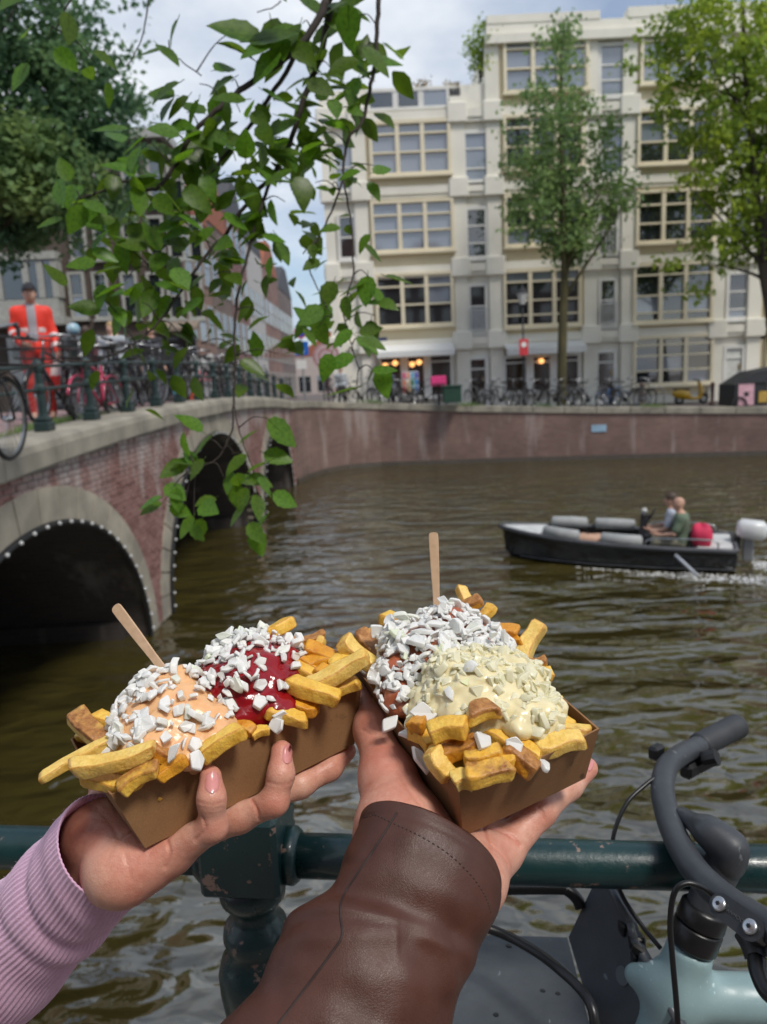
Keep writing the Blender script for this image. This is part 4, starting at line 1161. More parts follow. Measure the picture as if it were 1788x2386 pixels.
# ================================================================== BICYCLES
TYRE = M('tyre', (0.02, 0.02, 0.021), rough=0.8); RIM = M('rim_metal', (0.45, 0.46, 0.47), rough=0.3, metal=0.9)
SADL = M('saddle_black', (0.02, 0.018, 0.017), rough=0.5)
def make_bike(name, label, group, frm, fender=True, basket=None):
    """a roadster along +X, ground at z=0, front wheel at x=+0.54"""
    t = thing(name, (0, 0, 0), label, 'bicycle', group)
    for x in (-0.54, 0.54):
        w = MB().torus((x, 0, 0.34), 0.325, 0.02, (0, 1, 0), 26, 6).build('wheel', TYRE, t, smooth=True, local=True)
        mb = MB().torus((x, 0, 0.34), 0.300, 0.011, (0, 1, 0), 26, 5)
        for k in range(10):
            a = PI * k / 10; mb.tube([(x - 0.29 * math.cos(a), 0.012, 0.34 - 0.29 * math.sin(a)), (x + 0.29 * math.cos(a), -0.012, 0.34 + 0.29 * math.sin(a))], 0.0022, 3, False)
        mb.lathe([(0.025, -0.04), (0.025, 0.04)], (x, 0, 0.34), 8, (0, 1, 0))
        mb.build('rim', RIM, w, local=True)
    mb = MB(); r = 0.017
    bbk, st, ht, hb = (-0.10, 0, 0.29), (-0.25, 0, 0.84), (0.33, 0, 0.88), (0.37, 0, 0.68)
    mb.tube([bbk, st], r, 7); mb.tube([bbk, hb], r * 1.15, 7); mb.tube([(-0.22, 0, 0.74), ht], r, 7); mb.tube([hb, ht], r * 1.2, 7)
    for s in (-0.05, 0.05):
        mb.tube([bbk, (-0.54, s, 0.34)], 0.010, 6); mb.tube([(-0.23, 0, 0.78), (-0.54, s, 0.34)], 0.009, 6); mb.tube([(0.38, s * 0.6, 0.66), (0.46, s, 0.52), (0.54, s, 0.34)], 0.011, 6)
    mb.build('frame', frm, t, True, True)
    mb = MB(); mb.tube([(0.33, 0, 0.86), (0.31, 0, 1.02)], 0.013, 6)
    mb.tube(catmull([(0.08, -0.29, 1.06), (0.24, -0.22, 1.08), (0.31, 0, 1.05), (0.24, 0.22, 1.08), (0.08, 0.29, 1.06)], 4), 0.0125, 7)
    mb.build('handlebar', RIM, t, True, True)
    for s in (-1, 1): MB().tube([(0.06, s * 0.295, 1.058), (0.17, s * 0.255, 1.075)], 0.018, 7).build('grip', SADL, t, True, True)
    mb = MB(); mb.prism([(-0.42, -0.085, 0.94), (-0.42, 0.085, 0.94), (-0.30, 0.075, 0.93), (-0.20, 0.03, 0.93), (-0.11, 0.015, 0.93), (-0.11, -0.015, 0.93), (-0.20, -0.03, 0.93), (-0.30, -0.075, 0.93)], (0, 0, 0.045))
    mb.tube([(-0.25, 0, 0.84), (-0.27, 0, 0.93)], 0.012, 6); mb.build('saddle', SADL, t, False, True)
    mb = MB(); mb.box((-0.12, 0.04, 0.26), (-0.08, 0.06, 0.32)); mb.tube([(-0.1, -0.07, 0.29), (-0.1, 0.07, 0.29)], 0.012, 6)
    mb.tube([(-0.1, 0.07, 0.29), (-0.02, 0.075, 0.14)], 0.009, 5); mb.tube([(-0.1, -0.07, 0.29), (-0.18, -0.075, 0.44)], 0.009, 5)
    mb.lathe([(0.09, -0.005), (0.09, 0.005)], (-0.1, 0.045, 0.29), 14, (0, 1, 0)); mb.build('crank', SADL, t, False, True)
    if fender:
        for x in (-0.54, 0.54):
            mb = MB(); a0, a1 = (0.0, 2.6) if x < 0 else (0.35, 2.3)
            mb.tube([(x + 0.37 * math.cos(lerp(a0, a1, i / 12) if x < 0 else lerp(a0, a1, i / 12)), 0, 0.34 + 0.37 * math.sin(lerp(a0, a1, i / 12))) for i in range(13)], 0.022, 6, True, 0.35)
            mb.build('fender', frm, t, True, True)
        mb = MB()
        for s in (-0.06, 0.06): mb.tube([(-0.30, s, 0.74), (-0.78, s, 0.745)], 0.006, 5); mb.tube([(-0.70, s, 0.745), (-0.54, s, 0.34)], 0.005, 5)
        for i in range(5): mb.tube([(-0.32 - 0.11 * i, -0.06, 0.745), (-0.32 - 0.11 * i, 0.06, 0.745)], 0.004, 4)
        mb.build('rear_rack', SADL, t, False, True)
    if basket:
        mb = MB()
        for z in (0.78, 0.9, 1.0): mb.tube([(0.42, -0.17, z), (0.72, -0.17, z), (0.72, 0.17, z), (0.42, 0.17, z), (0.42, -0.17, z)], 0.006, 4)
        for i in range(7):
            for yy in (-0.17, 0.17): mb.tube([(0.42 + 0.05 * i, yy, 0.77), (0.42 + 0.05 * i, yy, 1.0)], 0.004, 4)
        mb.box((0.42, -0.17, 0.765), (0.72, 0.17, 0.78)); mb.build('basket', basket, t, False, True)
    return t
FBLACK = M('frame_black', (0.018, 0.018, 0.02), rough=0.3, coat=0.5); FPINK = M('frame_pink', (0.55, 0.045, 0.12), rough=0.35, coat=0.5)
FGREY = M('frame_grey', (0.16, 0.17, 0.18), rough=0.35, coat=0.4); FBLUE = M('frame_blue', (0.03, 0.09, 0.22), rough=0.35, coat=0.4)
def on_deck(px, py, z=2.75):
    p = atz(px, py, z)
    for _ in range(6): p = atz(px, py, deckz(p.x, p.y))
    return p
p = on_deck(34, 1073)
bk = make_bike('parked_bicycle', 'black city bicycle leaning on the bridge railing at the left edge of the picture', None, FBLACK, basket=SADL)
bk.location = (p.x - 0.02, p.y - 0.5, p.z); bk.rotation_euler = (0.07, 0, PI / 2 + 0.05)
p = on_deck(205, 1003)
bkp = make_bike('parked_bicycle', 'bright pink bicycle parked behind the bridge railing near the man in orange', None, FPINK, basket=None)
bkp.location = (p.x, p.y + 0.55, p.z); bkp.rotation_euler = (0.05, 0, -PI / 2 - 0.05)
grp = 'bicycles parked along the bridge and far quay'
protoA = make_bike('parked_bicycle', 'dark bicycle parked among the others along the bridge railing', grp, FBLACK, basket=SADL)
protoB = make_bike('parked_bicycle', 'dark bicycle parked in the long row on the far quay', grp, FBLACK)
protoC = make_bike('parked_bicycle', 'grey bicycle parked in the long row on the far quay', grp, FGREY)
protoD = make_bike('parked_bicycle', 'blue bicycle at the right end of the row before the narrow doorway', None, FBLUE)
first = True
rr = random.Random(4)
for y in (9.7, 10.5, 11.4, 12.0, 12.5, 13.0, 13.5, 14.7, 16.0, 17.0, 18.3, 19.2, 20.4, 21.5, 22.6, 23.7):
    b = protoA if first else copy_tree(protoA); first = False
    X = XF(y) - 0.75 - rr.uniform(0, 0.25)
    b.location = (X, y, deckz(X, y)); b.rotation_euler = (rr.uniform(-.08, .08), 0, rr.choice((PI / 2, -PI / 2)) + rr.uniform(-0.25, 0.25))
first = True; firstc = True
xq = -1.6
while xq < 9.9:
    y = qy(xq) + rr.uniform(0.75, 1.15); z = zstreet(xq, y)
    if rr.random() < 0.3 and xq > 0:
        b = protoC if firstc else copy_tree(protoC); firstc = False
    else:
        b = protoB if first else copy_tree(protoB); first = False
    b.location = (xq, y, z); b.rotation_euler = (rr.uniform(-.1, .1), 0, PI / 2 * rr.choice((1, -1)) + rr.uniform(-1.15, 1.15))
    if 2.0 < xq < 3.2: xq += 0.9
    xq += rr.uniform(0.40, 0.62)
protoD.location = (at(1425, 930, 28.5).x, 28.3, zstreet(11, 28.3)); protoD.rotation_euler = (0, 0, 0.5)

# ================================================================== PEOPLE
SKIN = M('skin_far', (0.55, 0.33, 0.24), (0.48, 0.27, 0.19), scale=12, rough=0.5, sss=0.1)
def Pd(**k): return {a: np.array(b, float) for a, b in k.items()}
STAND = dict(head=(0, -0.02, 1.63), neck=(0, 0.0, 1.46), chest=(0, 0.0, 1.28), waist=(0, 0.0, 1.05), pelvis=(0, 0, 0.93),
             sL=(0.185, 0, 1.39), eL=(0.24, 0.03, 1.11), wL=(0.25, -0.06, 0.87), hL=(0.25, -0.09, 0.79),
             sR=(-0.185, 0, 1.39), eR=(-0.24, 0.03, 1.11), wR=(-0.25, -0.06, 0.87), hR=(-0.25, -0.09, 0.79),
             pL=(0.09, 0, 0.90), kL=(0.10, -0.02, 0.49), aL=(0.10, 0.02, 0.09), tL=(0.11, -0.14, 0.04),
             pR=(-0.09, 0, 0.90), kR=(-0.10, -0.02, 0.49), aR=(-0.10, 0.02, 0.09), tR=(-0.11, -0.14, 0.04))
SIT = dict(STAND, head=(0, -0.06, 0.76), neck=(0, -0.02, 0.60), chest=(0, 0, 0.42), waist=(0, 0.0, 0.20), pelvis=(0, 0, 0.09),
           sL=(0.185, 0, 0.53), eL=(0.25, -0.12, 0.28), wL=(0.16, -0.34, 0.24), hL=(0.13, -0.42, 0.25), sR=(-0.185, 0, 0.53), eR=(-0.25, -0.12, 0.28), wR=(-0.16, -0.34, 0.24), hR=(-0.13, -0.42, 0.25),
           pL=(0.09, 0, 0.09), kL=(0.13, -0.42, 0.11), aL=(0.12, -0.46, -0.28), tL=(0.12, -0.60, -0.30), pR=(-0.09, 0, 0.09), kR=(-0.13, -0.42, 0.11), aR=(-0.12, -0.46, -0.28), tR=(-0.12, -0.60, -0.30))
def make_person(label, loc, rotz, J, top, trousers, shoes, hair, scale=1.0, hstyle='short', legs=True, hh=0.02, skin=SKIN, vest=None, group=None, topname='jacket', thick=0.0, bare_arms=False):
    t = thing('person', loc, label, 'person', group, rotz)
    J = {k: np.array(v) * scale for k, v in J.items()}
    allp = np.array(list(J.values())); lo = allp.min(0) - 0.22; hi = allp.max(0) + 0.24
    H = J['head']; s = scale
    def arms(P, e):
        d = 1e9
        for k in 'LR':
            a = smin(s_cap(P, J['s' + k], J['e' + k], 0.052 * s + e, 0.042 * s + e), s_cap(P, J['e' + k], J['w' + k], 0.041 * s + e, 0.029 * s + e), 0.02)
            d = np.minimum(d, a)
        return d
    def torso(P, e):
        d = s_ell(P, J['chest'] + np.array([0, 0, 0.03]), (0.175 * s + e, 0.115 * s + e, 0.20 * s + e))
        d = smin(d, s_ell(P, J['waist'], (0.150 * s + e, 0.105 * s + e, 0.17 * s + e)), 0.08)
        d = smin(d, s_cap(P, J['sL'], J['sR'], 0.062 * s + e, 0.062 * s + e), 0.06)
        d = smin(d, s_ell(P, J['pelvis'], (0.165 * s + e, 0.115 * s + e, 0.12 * s + e)), 0.08)
        return d
    def lg(P, e):
        d = 1e9
        for k in 'LR':
            a = smin(s_cap(P, J['p' + k], J['k' + k], 0.082 * s + e, 0.055 * s + e), s_cap(P, J['k' + k], J['a' + k], 0.054 * s + e, 0.036 * s + e), 0.03)
            d = np.minimum(d, a)
        return d
    def headf(P):
        d = s_ell(P, H + np.array([0, 0.012, 0.02]) * s, (0.076 * s, 0.095 * s, 0.10 * s))
        d = smin(d, s_ell(P, H + np.array([0, -0.022, -0.055]) * s, (0.055 * s, 0.065 * s, 0.065 * s)), 0.05)
        d = smin(d, s_cap(P, H + np.array([0, -0.088, 0.012]) * s, H + np.array([0, -0.108, -0.022]) * s, 0.011 * s, 0.016 * s), 0.02)
        for q in (-1, 1): d = smin(d, s_ell(P, H + np.array([q * 0.077, 0.012, -0.008]) * s, (0.012 * s, 0.022 * s, 0.032 * s)), 0.012)
        d = smin(d, s_cap(P, H + np.array([-0.02, -0.083, -0.062]) * s, H + np.array([0.02, -0.083, -0.062]) * s, 0.009 * s, 0.009 * s), 0.012)
        d = smin(d, s_cap(P, J['neck'] - np.array([0, 0, 0.05]), H, 0.052 * s, 0.05 * s), 0.03)
        return d
    def hands(P):
        d = 1e9
        for k in 'LR':
            w, h = J['w' + k], J['h' + k]
            v = h - w; v = v / (np.linalg.norm(v) + 1e-9); side = np.cross(v, [0, 1, 0.2]); side /= np.linalg.norm(side) + 1e-9
            a = s_cap(P, w, h, 0.030 * s, 0.036 * s)
            for i in range(4):
                o = side * (i - 1.5) * 0.021 * s
                a = smin(a, s_cap(P, h + o, h + o * 1.15 + v * (0.085 - 0.008 * abs(i - 1.3)) * s + np.array([0, -0.02, 0]) * s, 0.0105 * s, 0.009 * s), 0.012)
            a = smin(a, s_cap(P, w + v * 0.03, h + np.array([0, -0.045, 0]) * s, 0.014 * s, 0.011 * s), 0.015)
            d = np.minimum(d, a)
        return d
    def bodyf(P):
        d = smin(torso(P, 0), headf(P), 0.04)
        d = smin(d, arms(P, 0), 0.04); d = smin(d, hands(P), 0.012)
        if legs:
            d = smin(d, lg(P, 0), 0.05)
            for k in 'LR': d = smin(d, s_cap(P, J['a' + k], J['t' + k], 0.035 * s, 0.03 * s), 0.03)
        return d
    link_mesh('body', sdf_mesh('body', bodyf, lo, hi, hh), skin, t, True)
    mb = MB()
    for q in (-1, 1): mb.sphere(H + np.array([q * 0.031, -0.081, 0.018]) * s, 0.0105 * s, 8)
    mb.build('eyes', M('eye_dark', (0.03, 0.025, 0.02), rough=0.2), t, True, True)
    e = 0.018 + thick
    def topf(P):
        d = torso(P, e)
        if bare_arms:
            a = 1e9
            for k in 'LR': a = np.minimum(a, s_cap(P, J['s' + k], lerp(J['s' + k], J['e' + k], 0.7), 0.06 * s + e, 0.055 * s + e))
            d = smin(d, a, 0.05)
        else: d = smin(d, arms(P, e), 0.05)
        d = smax(d, (J['pelvis'][2] - 0.10 * s) - P[2], 0.01)
        d = smax(d, P[2] - (J['neck'][2] + 0.015 * s), 0.02)
        return d
    topo = link_mesh(topname, sdf_mesh(topname, topf, lo, hi, hh), top, t, True)
    if vest: vest(t, J, s, e, lo, hi, topo)
    if legs:
        def trf(P): return smax(smin(lg(P, 0.016), s_ell(P, J['pelvis'] + np.array([0, 0, -0.01]), (0.172 * s, 0.122 * s, 0.115 * s)), 0.05), P[2] - (J['pelvis'][2] + 0.09 * s), 0.01)
        link_mesh('trousers', sdf_mesh('trousers', trf, lo, hi, hh), trousers, t, True)
        mb = MB()
        for k in 'LR':
            a, b = Vector(J['a' + k]), Vector(J['t' + k]); d = (b - a); d.z = 0; d.normalize()
            f0 = Vector((a.x, a.y, min(a.z, b.z) - 0.04 * s)) - d * 0.07 * s
            sd = Vector((-d.y, d.x, 0))
            rings = []
            for tt, w, hgt in ((0, 0.030, 0.075), (0.3, 0.038, 0.085), (0.6, 0.044, 0.06), (0.85, 0.042, 0.045), (1.0, 0.022, 0.03)):
                c = f0 + d * 0.28 * s * tt
                rings.append([c + sd * w * s * x + Vector((0, 0, hgt * s * z)) for x, z in ((-1, 0), (1, 0), (1, 0.6), (0.5, 1), (-0.5, 1), (-1, 0.6))])
            mb.loft(rings, True, True, True)
        mb.build('shoes', shoes, t, False, True)
    if hstyle != 'bald':
        def hf(P):
            d = s_ell(P, H + np.array([0, 0.02, 0.03]) * s, (0.086 * s, 0.105 * s, 0.108 * s))
            cut = s_ell(P, H + np.array([0, -0.09, -0.045]) * s, (0.085 * s, 0.085 * s, 0.085 * s))
            d = smax(d, -cut, 0.01); d = smax(d, (H[2] - 0.06 * s) - P[2], 0.01)
            if hstyle == 'long':
                d = smin(d, s_cap(P, H + np.array([0.05, 0.05, 0]) * s, H + np.array([0.12, 0.02, -0.26]) * s, 0.055 * s, 0.035 * s), 0.04)
                d = smin(d, s_cap(P, H + np.array([-0.05, 0.06, 0]) * s, H + np.array([-0.06, 0.09, -0.22]) * s, 0.055 * s, 0.04 * s), 0.04)
            return d
        link_mesh('cap' if hstyle == 'cap' else 'hair', sdf_mesh('hair', hf, H - 0.36 * s, H + 0.2 * s, 0.014), hair, t, True)
        if hstyle == 'cap':
            mb = MB(); rings = []
            for i in range(9):
                a = PI * (0.12 + 0.76 * i / 8); x = 0.078 * s * math.cos(a)
                rings.append([(x, H[1] - 0.075 * s * math.sin(a) - 0.01, H[2] + 0.062 * s), (x * 0.9, H[1] - 0.15 * s * math.sin(a) - 0.01, H[2] + 0.045 * s), (x * 0.9, H[1] - 0.15 * s * math.sin(a) - 0.01, H[2] + 0.039 * s), (x, H[1] - 0.075 * s * math.sin(a) - 0.01, H[2] + 0.054 * s)])
            mb.loft(rings, True, True, True); mb.build('cap_brim', hair, t, False, True)
    return t
ORANGE = M('hi_vis_orange', (0.90, 0.055, 0.03), (0.75, 0.04, 0.02), scale=5, rough=0.6)
REFL = M('reflective_tape', (0.78, 0.62, 0.60), rough=0.4); SHIRT = M('grey_shirt', (0.42, 0.40, 0.43), rough=0.8)
DARKC = M('dark_cloth', (0.025, 0.026, 0.032), rough=0.85); MAROON = M('maroon_cloth', (0.10, 0.035, 0.042), rough=0.85); PALEJ = M('pale_grey_jacket', (0.46, 0.50, 0.53), rough=0.8)
BLOND = M('blond_hair', (0.45, 0.30, 0.14), rough=0.6); BROWNH = M('brown_hair', (0.07, 0.045, 0.03), rough=0.6)
def orange_details(t, J, s, e, lo, hi, topo):
    def band(z0, z1):
        def f(P):
            d = s_ell(P, J['chest'] + np.array([0, 0, 0.03]), (0.183 + e, 0.122 + e, 0.208 + e))
            d = smin(d, s_ell(P, J['waist'], (0.158 + e, 0.113 + e, 0.178 + e)), 0.08)
            d = smin(d, s_cap(P, J['sL'], J['sR'], 0.066 + e, 0.066 + e), 0.06)
            d = np.maximum(d, np.abs(P[2] - (z0 + z1) / 2) - (z1 - z0) / 2)
            return np.maximum(d, 0.06 - np.abs(P[0]) if True else d)
        return f
    for z0, z1 in ((1.13, 1.21), (0.96, 1.03)): link_mesh('reflective_stripe', sdf_mesh('reflective_stripe', band(z0, z1), lo, hi, 0.012), REFL, topo, True)
    for k in 'LR':
        a, b = J['e' + k], J['w' + k]; d = (b - a) / np.linalg.norm(b - a)
        for q in (0.03, 0.17):
            MB().lathe([(0.066, 0), (0.064, 0.06)], a + d * q, 14, tuple(d), False).build('reflective_stripe', REFL, topo, True, True)
    def sh(P):
        d = s_ell(P, J['chest'] + np.array([0, -0.012, 0.03]), (0.176 + e, 0.122 + e, 0.21 + e))
        d = smin(d, s_ell(P, J['waist'] + np.array([0, -0.014, 0]), (0.15 + e, 0.112 + e, 0.18 + e)), 0.08)
        return np.maximum(np.maximum(np.maximum(d, np.abs(P[0]) - 0.055), P[1] + 0.02), (J['pelvis'][2] - 0.16) - P[2])
    link_mesh('shirt', sdf_mesh('shirt', sh, lo, hi, 0.012), SHIRT, t, True)
    def hem(P): return np.maximum(smin(s_ell(P, J['pelvis'], (0.178, 0.128, 0.135)), s_ell(P, J['waist'], (0.162, 0.118, 0.18)), 0.08), np.abs(P[2] - 0.90) - 0.055)
    link_mesh('jacket_hem', sdf_mesh('jacket_hem', hem, lo, hi, 0.014), DARKC, topo, True)
    MB().box((-0.205, -0.165, 0.98), (-0.15, -0.13, 1.22), 0.01).build('chest_flap', DARKC, topo, False, True)
mX, mY = -4.50, 10.2
JM = dict(STAND, sL=(0.17, 0, 1.38), sR=(-0.17, 0, 1.38), hL=(0.27, -0.16, 0.80), wL=(0.26, -0.12, 0.88), eL=(0.235, 0.0, 1.12), eR=(-0.235, 0.02, 1.13), wR=(-0.16, -0.20, 0.98), hR=(-0.10, -0.25, 0.96), kL=(0.12, -0.10, 0.50), aL=(0.12, 0.06, 0.09), head=(0.01, -0.09, 1.61), neck=(0, -0.03, 1.45))
man = make_person('man in orange hi-vis jacket and cap standing on the bridge', (mX, mY, deckz(mX, mY)), 0.42, JM, ORANGE, M('red_trousers', (0.55, 0.04, 0.03), (0.42, 0.03, 0.025), scale=5, rough=0.7), BLACK, DARKC, 1.02, 'cap', True, 0.016, vest=orange_details, thick=-0.002)
hw = man.matrix_basis @ Vector(JM['hL']) * 1.0
hx = Vector((mX, mY, deckz(mX, mY))) + Matrix.Rotation(0.42, 3, 'Z') @ (Vector(JM['hL']) * 1.02)
bag = thing('plastic_bag', (hx.x, hx.y, hx.z - 0.5), 'red and white plastic bag hanging from the hand of the man in orange', 'bag')
rings = []
for z, r in ((-0.46, 0.02), (-0.43, 0.07), (-0.36, 0.125), (-0.25, 0.145), (-0.15, 0.12), (-0.06, 0.05), (0.0, 0.025)):
    rings.append([hx + Vector((r * math.cos(a) * 1.1, r * math.sin(a) * 0.75, z + 0.01)) * 1.0 + Vector((0.015 * math.sin(3 * a + z * 9), 0, 0)) for a in [2 * PI * k / 16 for k in range(16)]])
mb = MB().loft(rings[:4], True, True, False); mb.build('bag_bottom', M('bag_red', (0.85, 0.04, 0.035), rough=0.35), bag, True)
mb = MB().loft(rings[3:], True, False, True); mb.build('bag_top', M('bag_white', (0.66, 0.52, 0.50), rough=0.4), bag, True)
def stand(label, px, ytop, Y, rotz, top, tr, hair, hs, sc=1.0, **k):
    X = at(px, 800, Y).x; z = deckz(X, Y) if Y < 25 else zstreet(X, Y)
    return make_person(label, (X, Y, z), rotz, dict(STAND), top, tr, BLACK, hair, sc, hs, True, 0.02, **k)
stand('person in a maroon top seen from behind on the bridge', 203, 757, 17.0, PI - 0.3, MAROON, DARKC, BROWNH, 'short', 1.03)
stand('woman with long blond hair in a pale grey jacket on the bridge', 262, 743, 15.0, -0.1, PALEJ, DARKC, BLOND, 'long', 0.96, thick=0.02)
stand('person in dark clothes walking on the bridge right of the blond woman', 352, 750, 17.4, 0.2, DARKC, DARKC, BROWNH, 'short', 1.04)
stand('person in a dark top standing before the shop window under the left awning', 905, 862, 32.6, 0.3, M('navy_top', (0.06, 0.07, 0.10), rough=0.8), DARKC, BROWNH, 'short', 0.98)
stand('person in pale clothes standing at the far left shop corner behind the leaves', 790, 862, 32.0, 0.0, PALEJ, DARKC, BROWNH, 'short', 0.98)

# ================================================================== BOAT
bx0, by0 = 5.78, 12.12
boat = thing('motor_boat', (bx0, by0, 0.0), 'small black open motor boat with grey bolster cushions on the canal', 'boat', None, math.atan2(1.42, -3.5))
HULL = M('hull_black', (0.014, 0.015, 0.017), (0.010, 0.011, 0.012), rough=0.25, coat=0.4)
RIMB = M('rim_grey', (0.07, 0.075, 0.085), rough=0.5); DECKG = M('deck_grey', (0.30, 0.31, 0.31), (0.24, 0.25, 0.25), rough=0.6); DECKW = M('deck_white', (0.62, 0.63, 0.62), rough=0.5)
def hb(u): t = u / 4.1; return 0.78 * (1 - max(0, (t - 0.35) / 0.65) ** 2.3) ** 0.75 * (0.92 + 0.08 * min(1, t * 4)) if t < 1 else 0.01
def gz(u): return 0.40 + 0.17 * (u / 4.1) ** 2
us = [0, 0.2, 0.6, 1.0, 1.5, 2.0, 2.5, 3.0, 3.4, 3.7, 3.9, 4.02, 4.1]
rings = []
for u in us:
    b, g = max(hb(u), 0.015), gz(u); kx = u
    sq = 0.80 if u < 3 else lerp(0.8, 0.35, (u - 3) / 1.1)
    rings.append([(kx, b, g), (kx - 0.02, b * 0.99, g - 0.10), (kx - 0.06 * u / 4, b * 0.93, 0.12), (kx - 0.16 * (u / 4) ** 2, b * sq, -0.02), (kx - 0.35 * (u / 4) ** 3, 0, -0.16),
                  (kx - 0.16 * (u / 4) ** 2, -b * sq, -0.02), (kx - 0.06 * u / 4, -b * 0.93, 0.12), (kx - 0.02, -b * 0.99, g - 0.10), (kx, -b, g)])
mb = MB().loft(rings, False); mb.add(rings[0], [tuple(range(9))])
mb.build('hull', HULL, boat, True, True)
mb = MB()
for s in (1, -1): mb.tube([(u + (0.03 if u > 4 else 0), s * (max(hb(u), 0.02) + 0.012), gz(u) + 0.0) for u in us], 0.042, 8)
mb.tube([(0, -0.72, 0.40), (0, 0.72, 0.40)], 0.042, 8); mb.build('rubbing_strake', RIMB, boat, True, True)
mb = MB()
f = [(u, s * max(hb(u) - 0.05, 0.005), 0.06) for s in (1,) for u in us[:-3]]; f2 = [(u, -max(hb(u) - 0.05, 0.005), 0.06) for u in us[:-3]]
mb.add(f + f2, [(i, i + len(f), i + len(f) + 1, i + 1) for i in range(len(f) - 1)]); mb.build('floor', DECKG, boat, False, True)
mb = MB(); pts = [(3.3, hb(3.3) - 0.02), (3.55, hb(3.55) - 0.02), (3.8, hb(3.8) - 0.02), (4.0, hb(4.0) - 0.01), (4.08, 0.0)]
poly = [(u, v, gz(u) + 0.012) for u, v in pts] + [(u, -v, gz(u) + 0.012) for u, v in pts[:-1][::-1]]
mb.prism(poly, (0, 0, -0.04)); mb.build('bow_deck', DECKW, boat, False, True)
for s in (1, -1):
    mb = MB(); mb.box((1.35, s * 0.70 if s > 0 else -0.70, 0.08), (3.2, s * 0.38 if s > 0 else -0.38, 0.33)) if False else mb.box((1.35, min(s * 0.60, s * 0.34), 0.065), (2.55, max(s * 0.60, s * 0.34), 0.32), 0.02)
    mb.build('bench', DECKG, boat, False, True)
mb = MB(); mb.box((0.02, -0.66, 0.065), (0.62, 0.66, 0.41), 0.03); mb.build('stern_deck', DECKW, boat, False, True)
CUSH = M('bolster_grey', (0.34, 0.35, 0.345), (0.28, 0.29, 0.29), rough=0.75)
for s, u0, u1 in ((1, 2.55, 3.22), (1, 1.48, 2.18), (-1, 2.55, 3.22), (-1, 1.68, 2.42)):
    um = (u0 + u1) / 2; v = s * (hb(um) - 0.06); z = gz(um) + 0.09
    mb = MB(); mb.tube([(u0, s * (hb(u0) - 0.08), gz(u0) + 0.09), (u0 + 0.03, s * (hb(u0) - 0.08), gz(u0) + 0.09), (um, v, z), (u1 - 0.03, s * (hb(u1) - 0.08), gz(u1) + 0.09), (u1, s * (hb(u1) - 0.08), gz(u1) + 0.09)], [0.06, 0.105, 0.108, 0.105, 0.06], 12)
    mb.build('bolster_cushion', CUSH, boat, True, True)
for s in (1, -1):
    mb = MB(); mb.tube(catmull([(1.45, s * (hb(1.5) - 0.03), 0.42), (1.38, s * (hb(1.3) - 0.03), 0.55), (1.0, s * (hb(1.0) - 0.03), 0.58), (0.35, s * (hb(0.3) - 0.03), 0.56), (0.28, s * (hb(0.3) - 0.03), 0.42)], 5), 0.014, 6)
    mb.build('grab_rail', RIM, boat, True, True)
mb = MB(); mb.prism([(1.42, -0.55, 0.065), (1.62, -0.55, 0.065), (1.56, -0.55, 0.80), (1.46, -0.55, 0.80)], (0, 0.32, 0)); con = mb.build('steering_console', DARKC, boat, False, True)
mb = MB().torus((1.38, -0.39, 0.78), 0.14, 0.014, (0.85, 0, 0.5), 20, 6); mb.tube([(1.46, -0.39, 0.74), (1.38, -0.39, 0.78)], 0.02, 6); mb.build('steering_wheel', BLACK, con, True, True)
mb = MB().lathe([(0.005, 0), (0.05, 0.02), (0.055, 0.05), (0.04, 0.09), (0.005, 0.1)], (1.50, -0.2, 0.84), 10); mb.tube([(1.5, -0.25, 0.78), (1.5, -0.2, 0.86)], 0.012, 6); mb.build('deck_lamp', DECKW, con, True, True)
MOT = M('motor_white', (0.66, 0.68, 0.68), (0.58, 0.6, 0.6), rough=0.3)
mo = MB(); mo.obox((-0.27, 0, 0.63), (1, 0, 0.1), (0, 1, 0), (-0.1, 0, 1), (0.24, 0.16, 0.16), 0.07); mot = mo.build('outboard_motor', MOT, boat, True, True)
MB().obox((-0.22, 0, 0.30), (1, 0, 0), (0, 1, 0), (0, 0, 1), (0.09, 0.07, 0.22), 0.02).build('motor_leg', M('motor_grey', (0.25, 0.26, 0.27), rough=0.4), mot, False, True)
MB().box((-0.10, -0.12, 0.30), (0.02, 0.12, 0.52), 0.01).build('motor_bracket', BLACK, mot, False, True)
fd = MB().tube([(0.95, 0.80, 0.32), (0.60, 0.95, 0.02)], 0.03, 8).build('fender_pole', M('pale_plastic', (0.45, 0.48, 0.54), rough=0.5), boat, True, True)
boat.scale = (0.95, 0.95, 0.95)
bm_ = Matrix.Translation((bx0, by0, 0)) @ Matrix.Rotation(boat.rotation_euler.z, 4, 'Z') @ Matrix.Scale(0.95, 4)
def bl(u, v, z): return bm_ @ Vector((u, v, z))
GREENS = M('green_tshirt', (0.13, 0.18, 0.12), rough=0.85); WHITES = M('pale_blue_shirt', (0.50, 0.54, 0.62), rough=0.85); KHAKI = M('khaki', (0.20, 0.19, 0.14), rough=0.85)
rb = boat.rotation_euler.z + PI / 2           # local -Y of the person towards the bow
make_person('bald man in a green t-shirt sitting in the motor boat', bl(0.86, 0.28, 0.33), rb, SIT, GREENS, KHAKI, BLACK, BROWNH, 0.97, 'bald', True, 0.018, topname='t_shirt', bare_arms=True)
make_person('person in a pale blue shirt sitting on the far side of the boat', bl(1.00, -0.16, 0.33), rb, SIT, WHITES, DARKC, BLACK, BROWNH, 0.97, 'short', True, 0.018, topname='t_shirt', bare_arms=True)
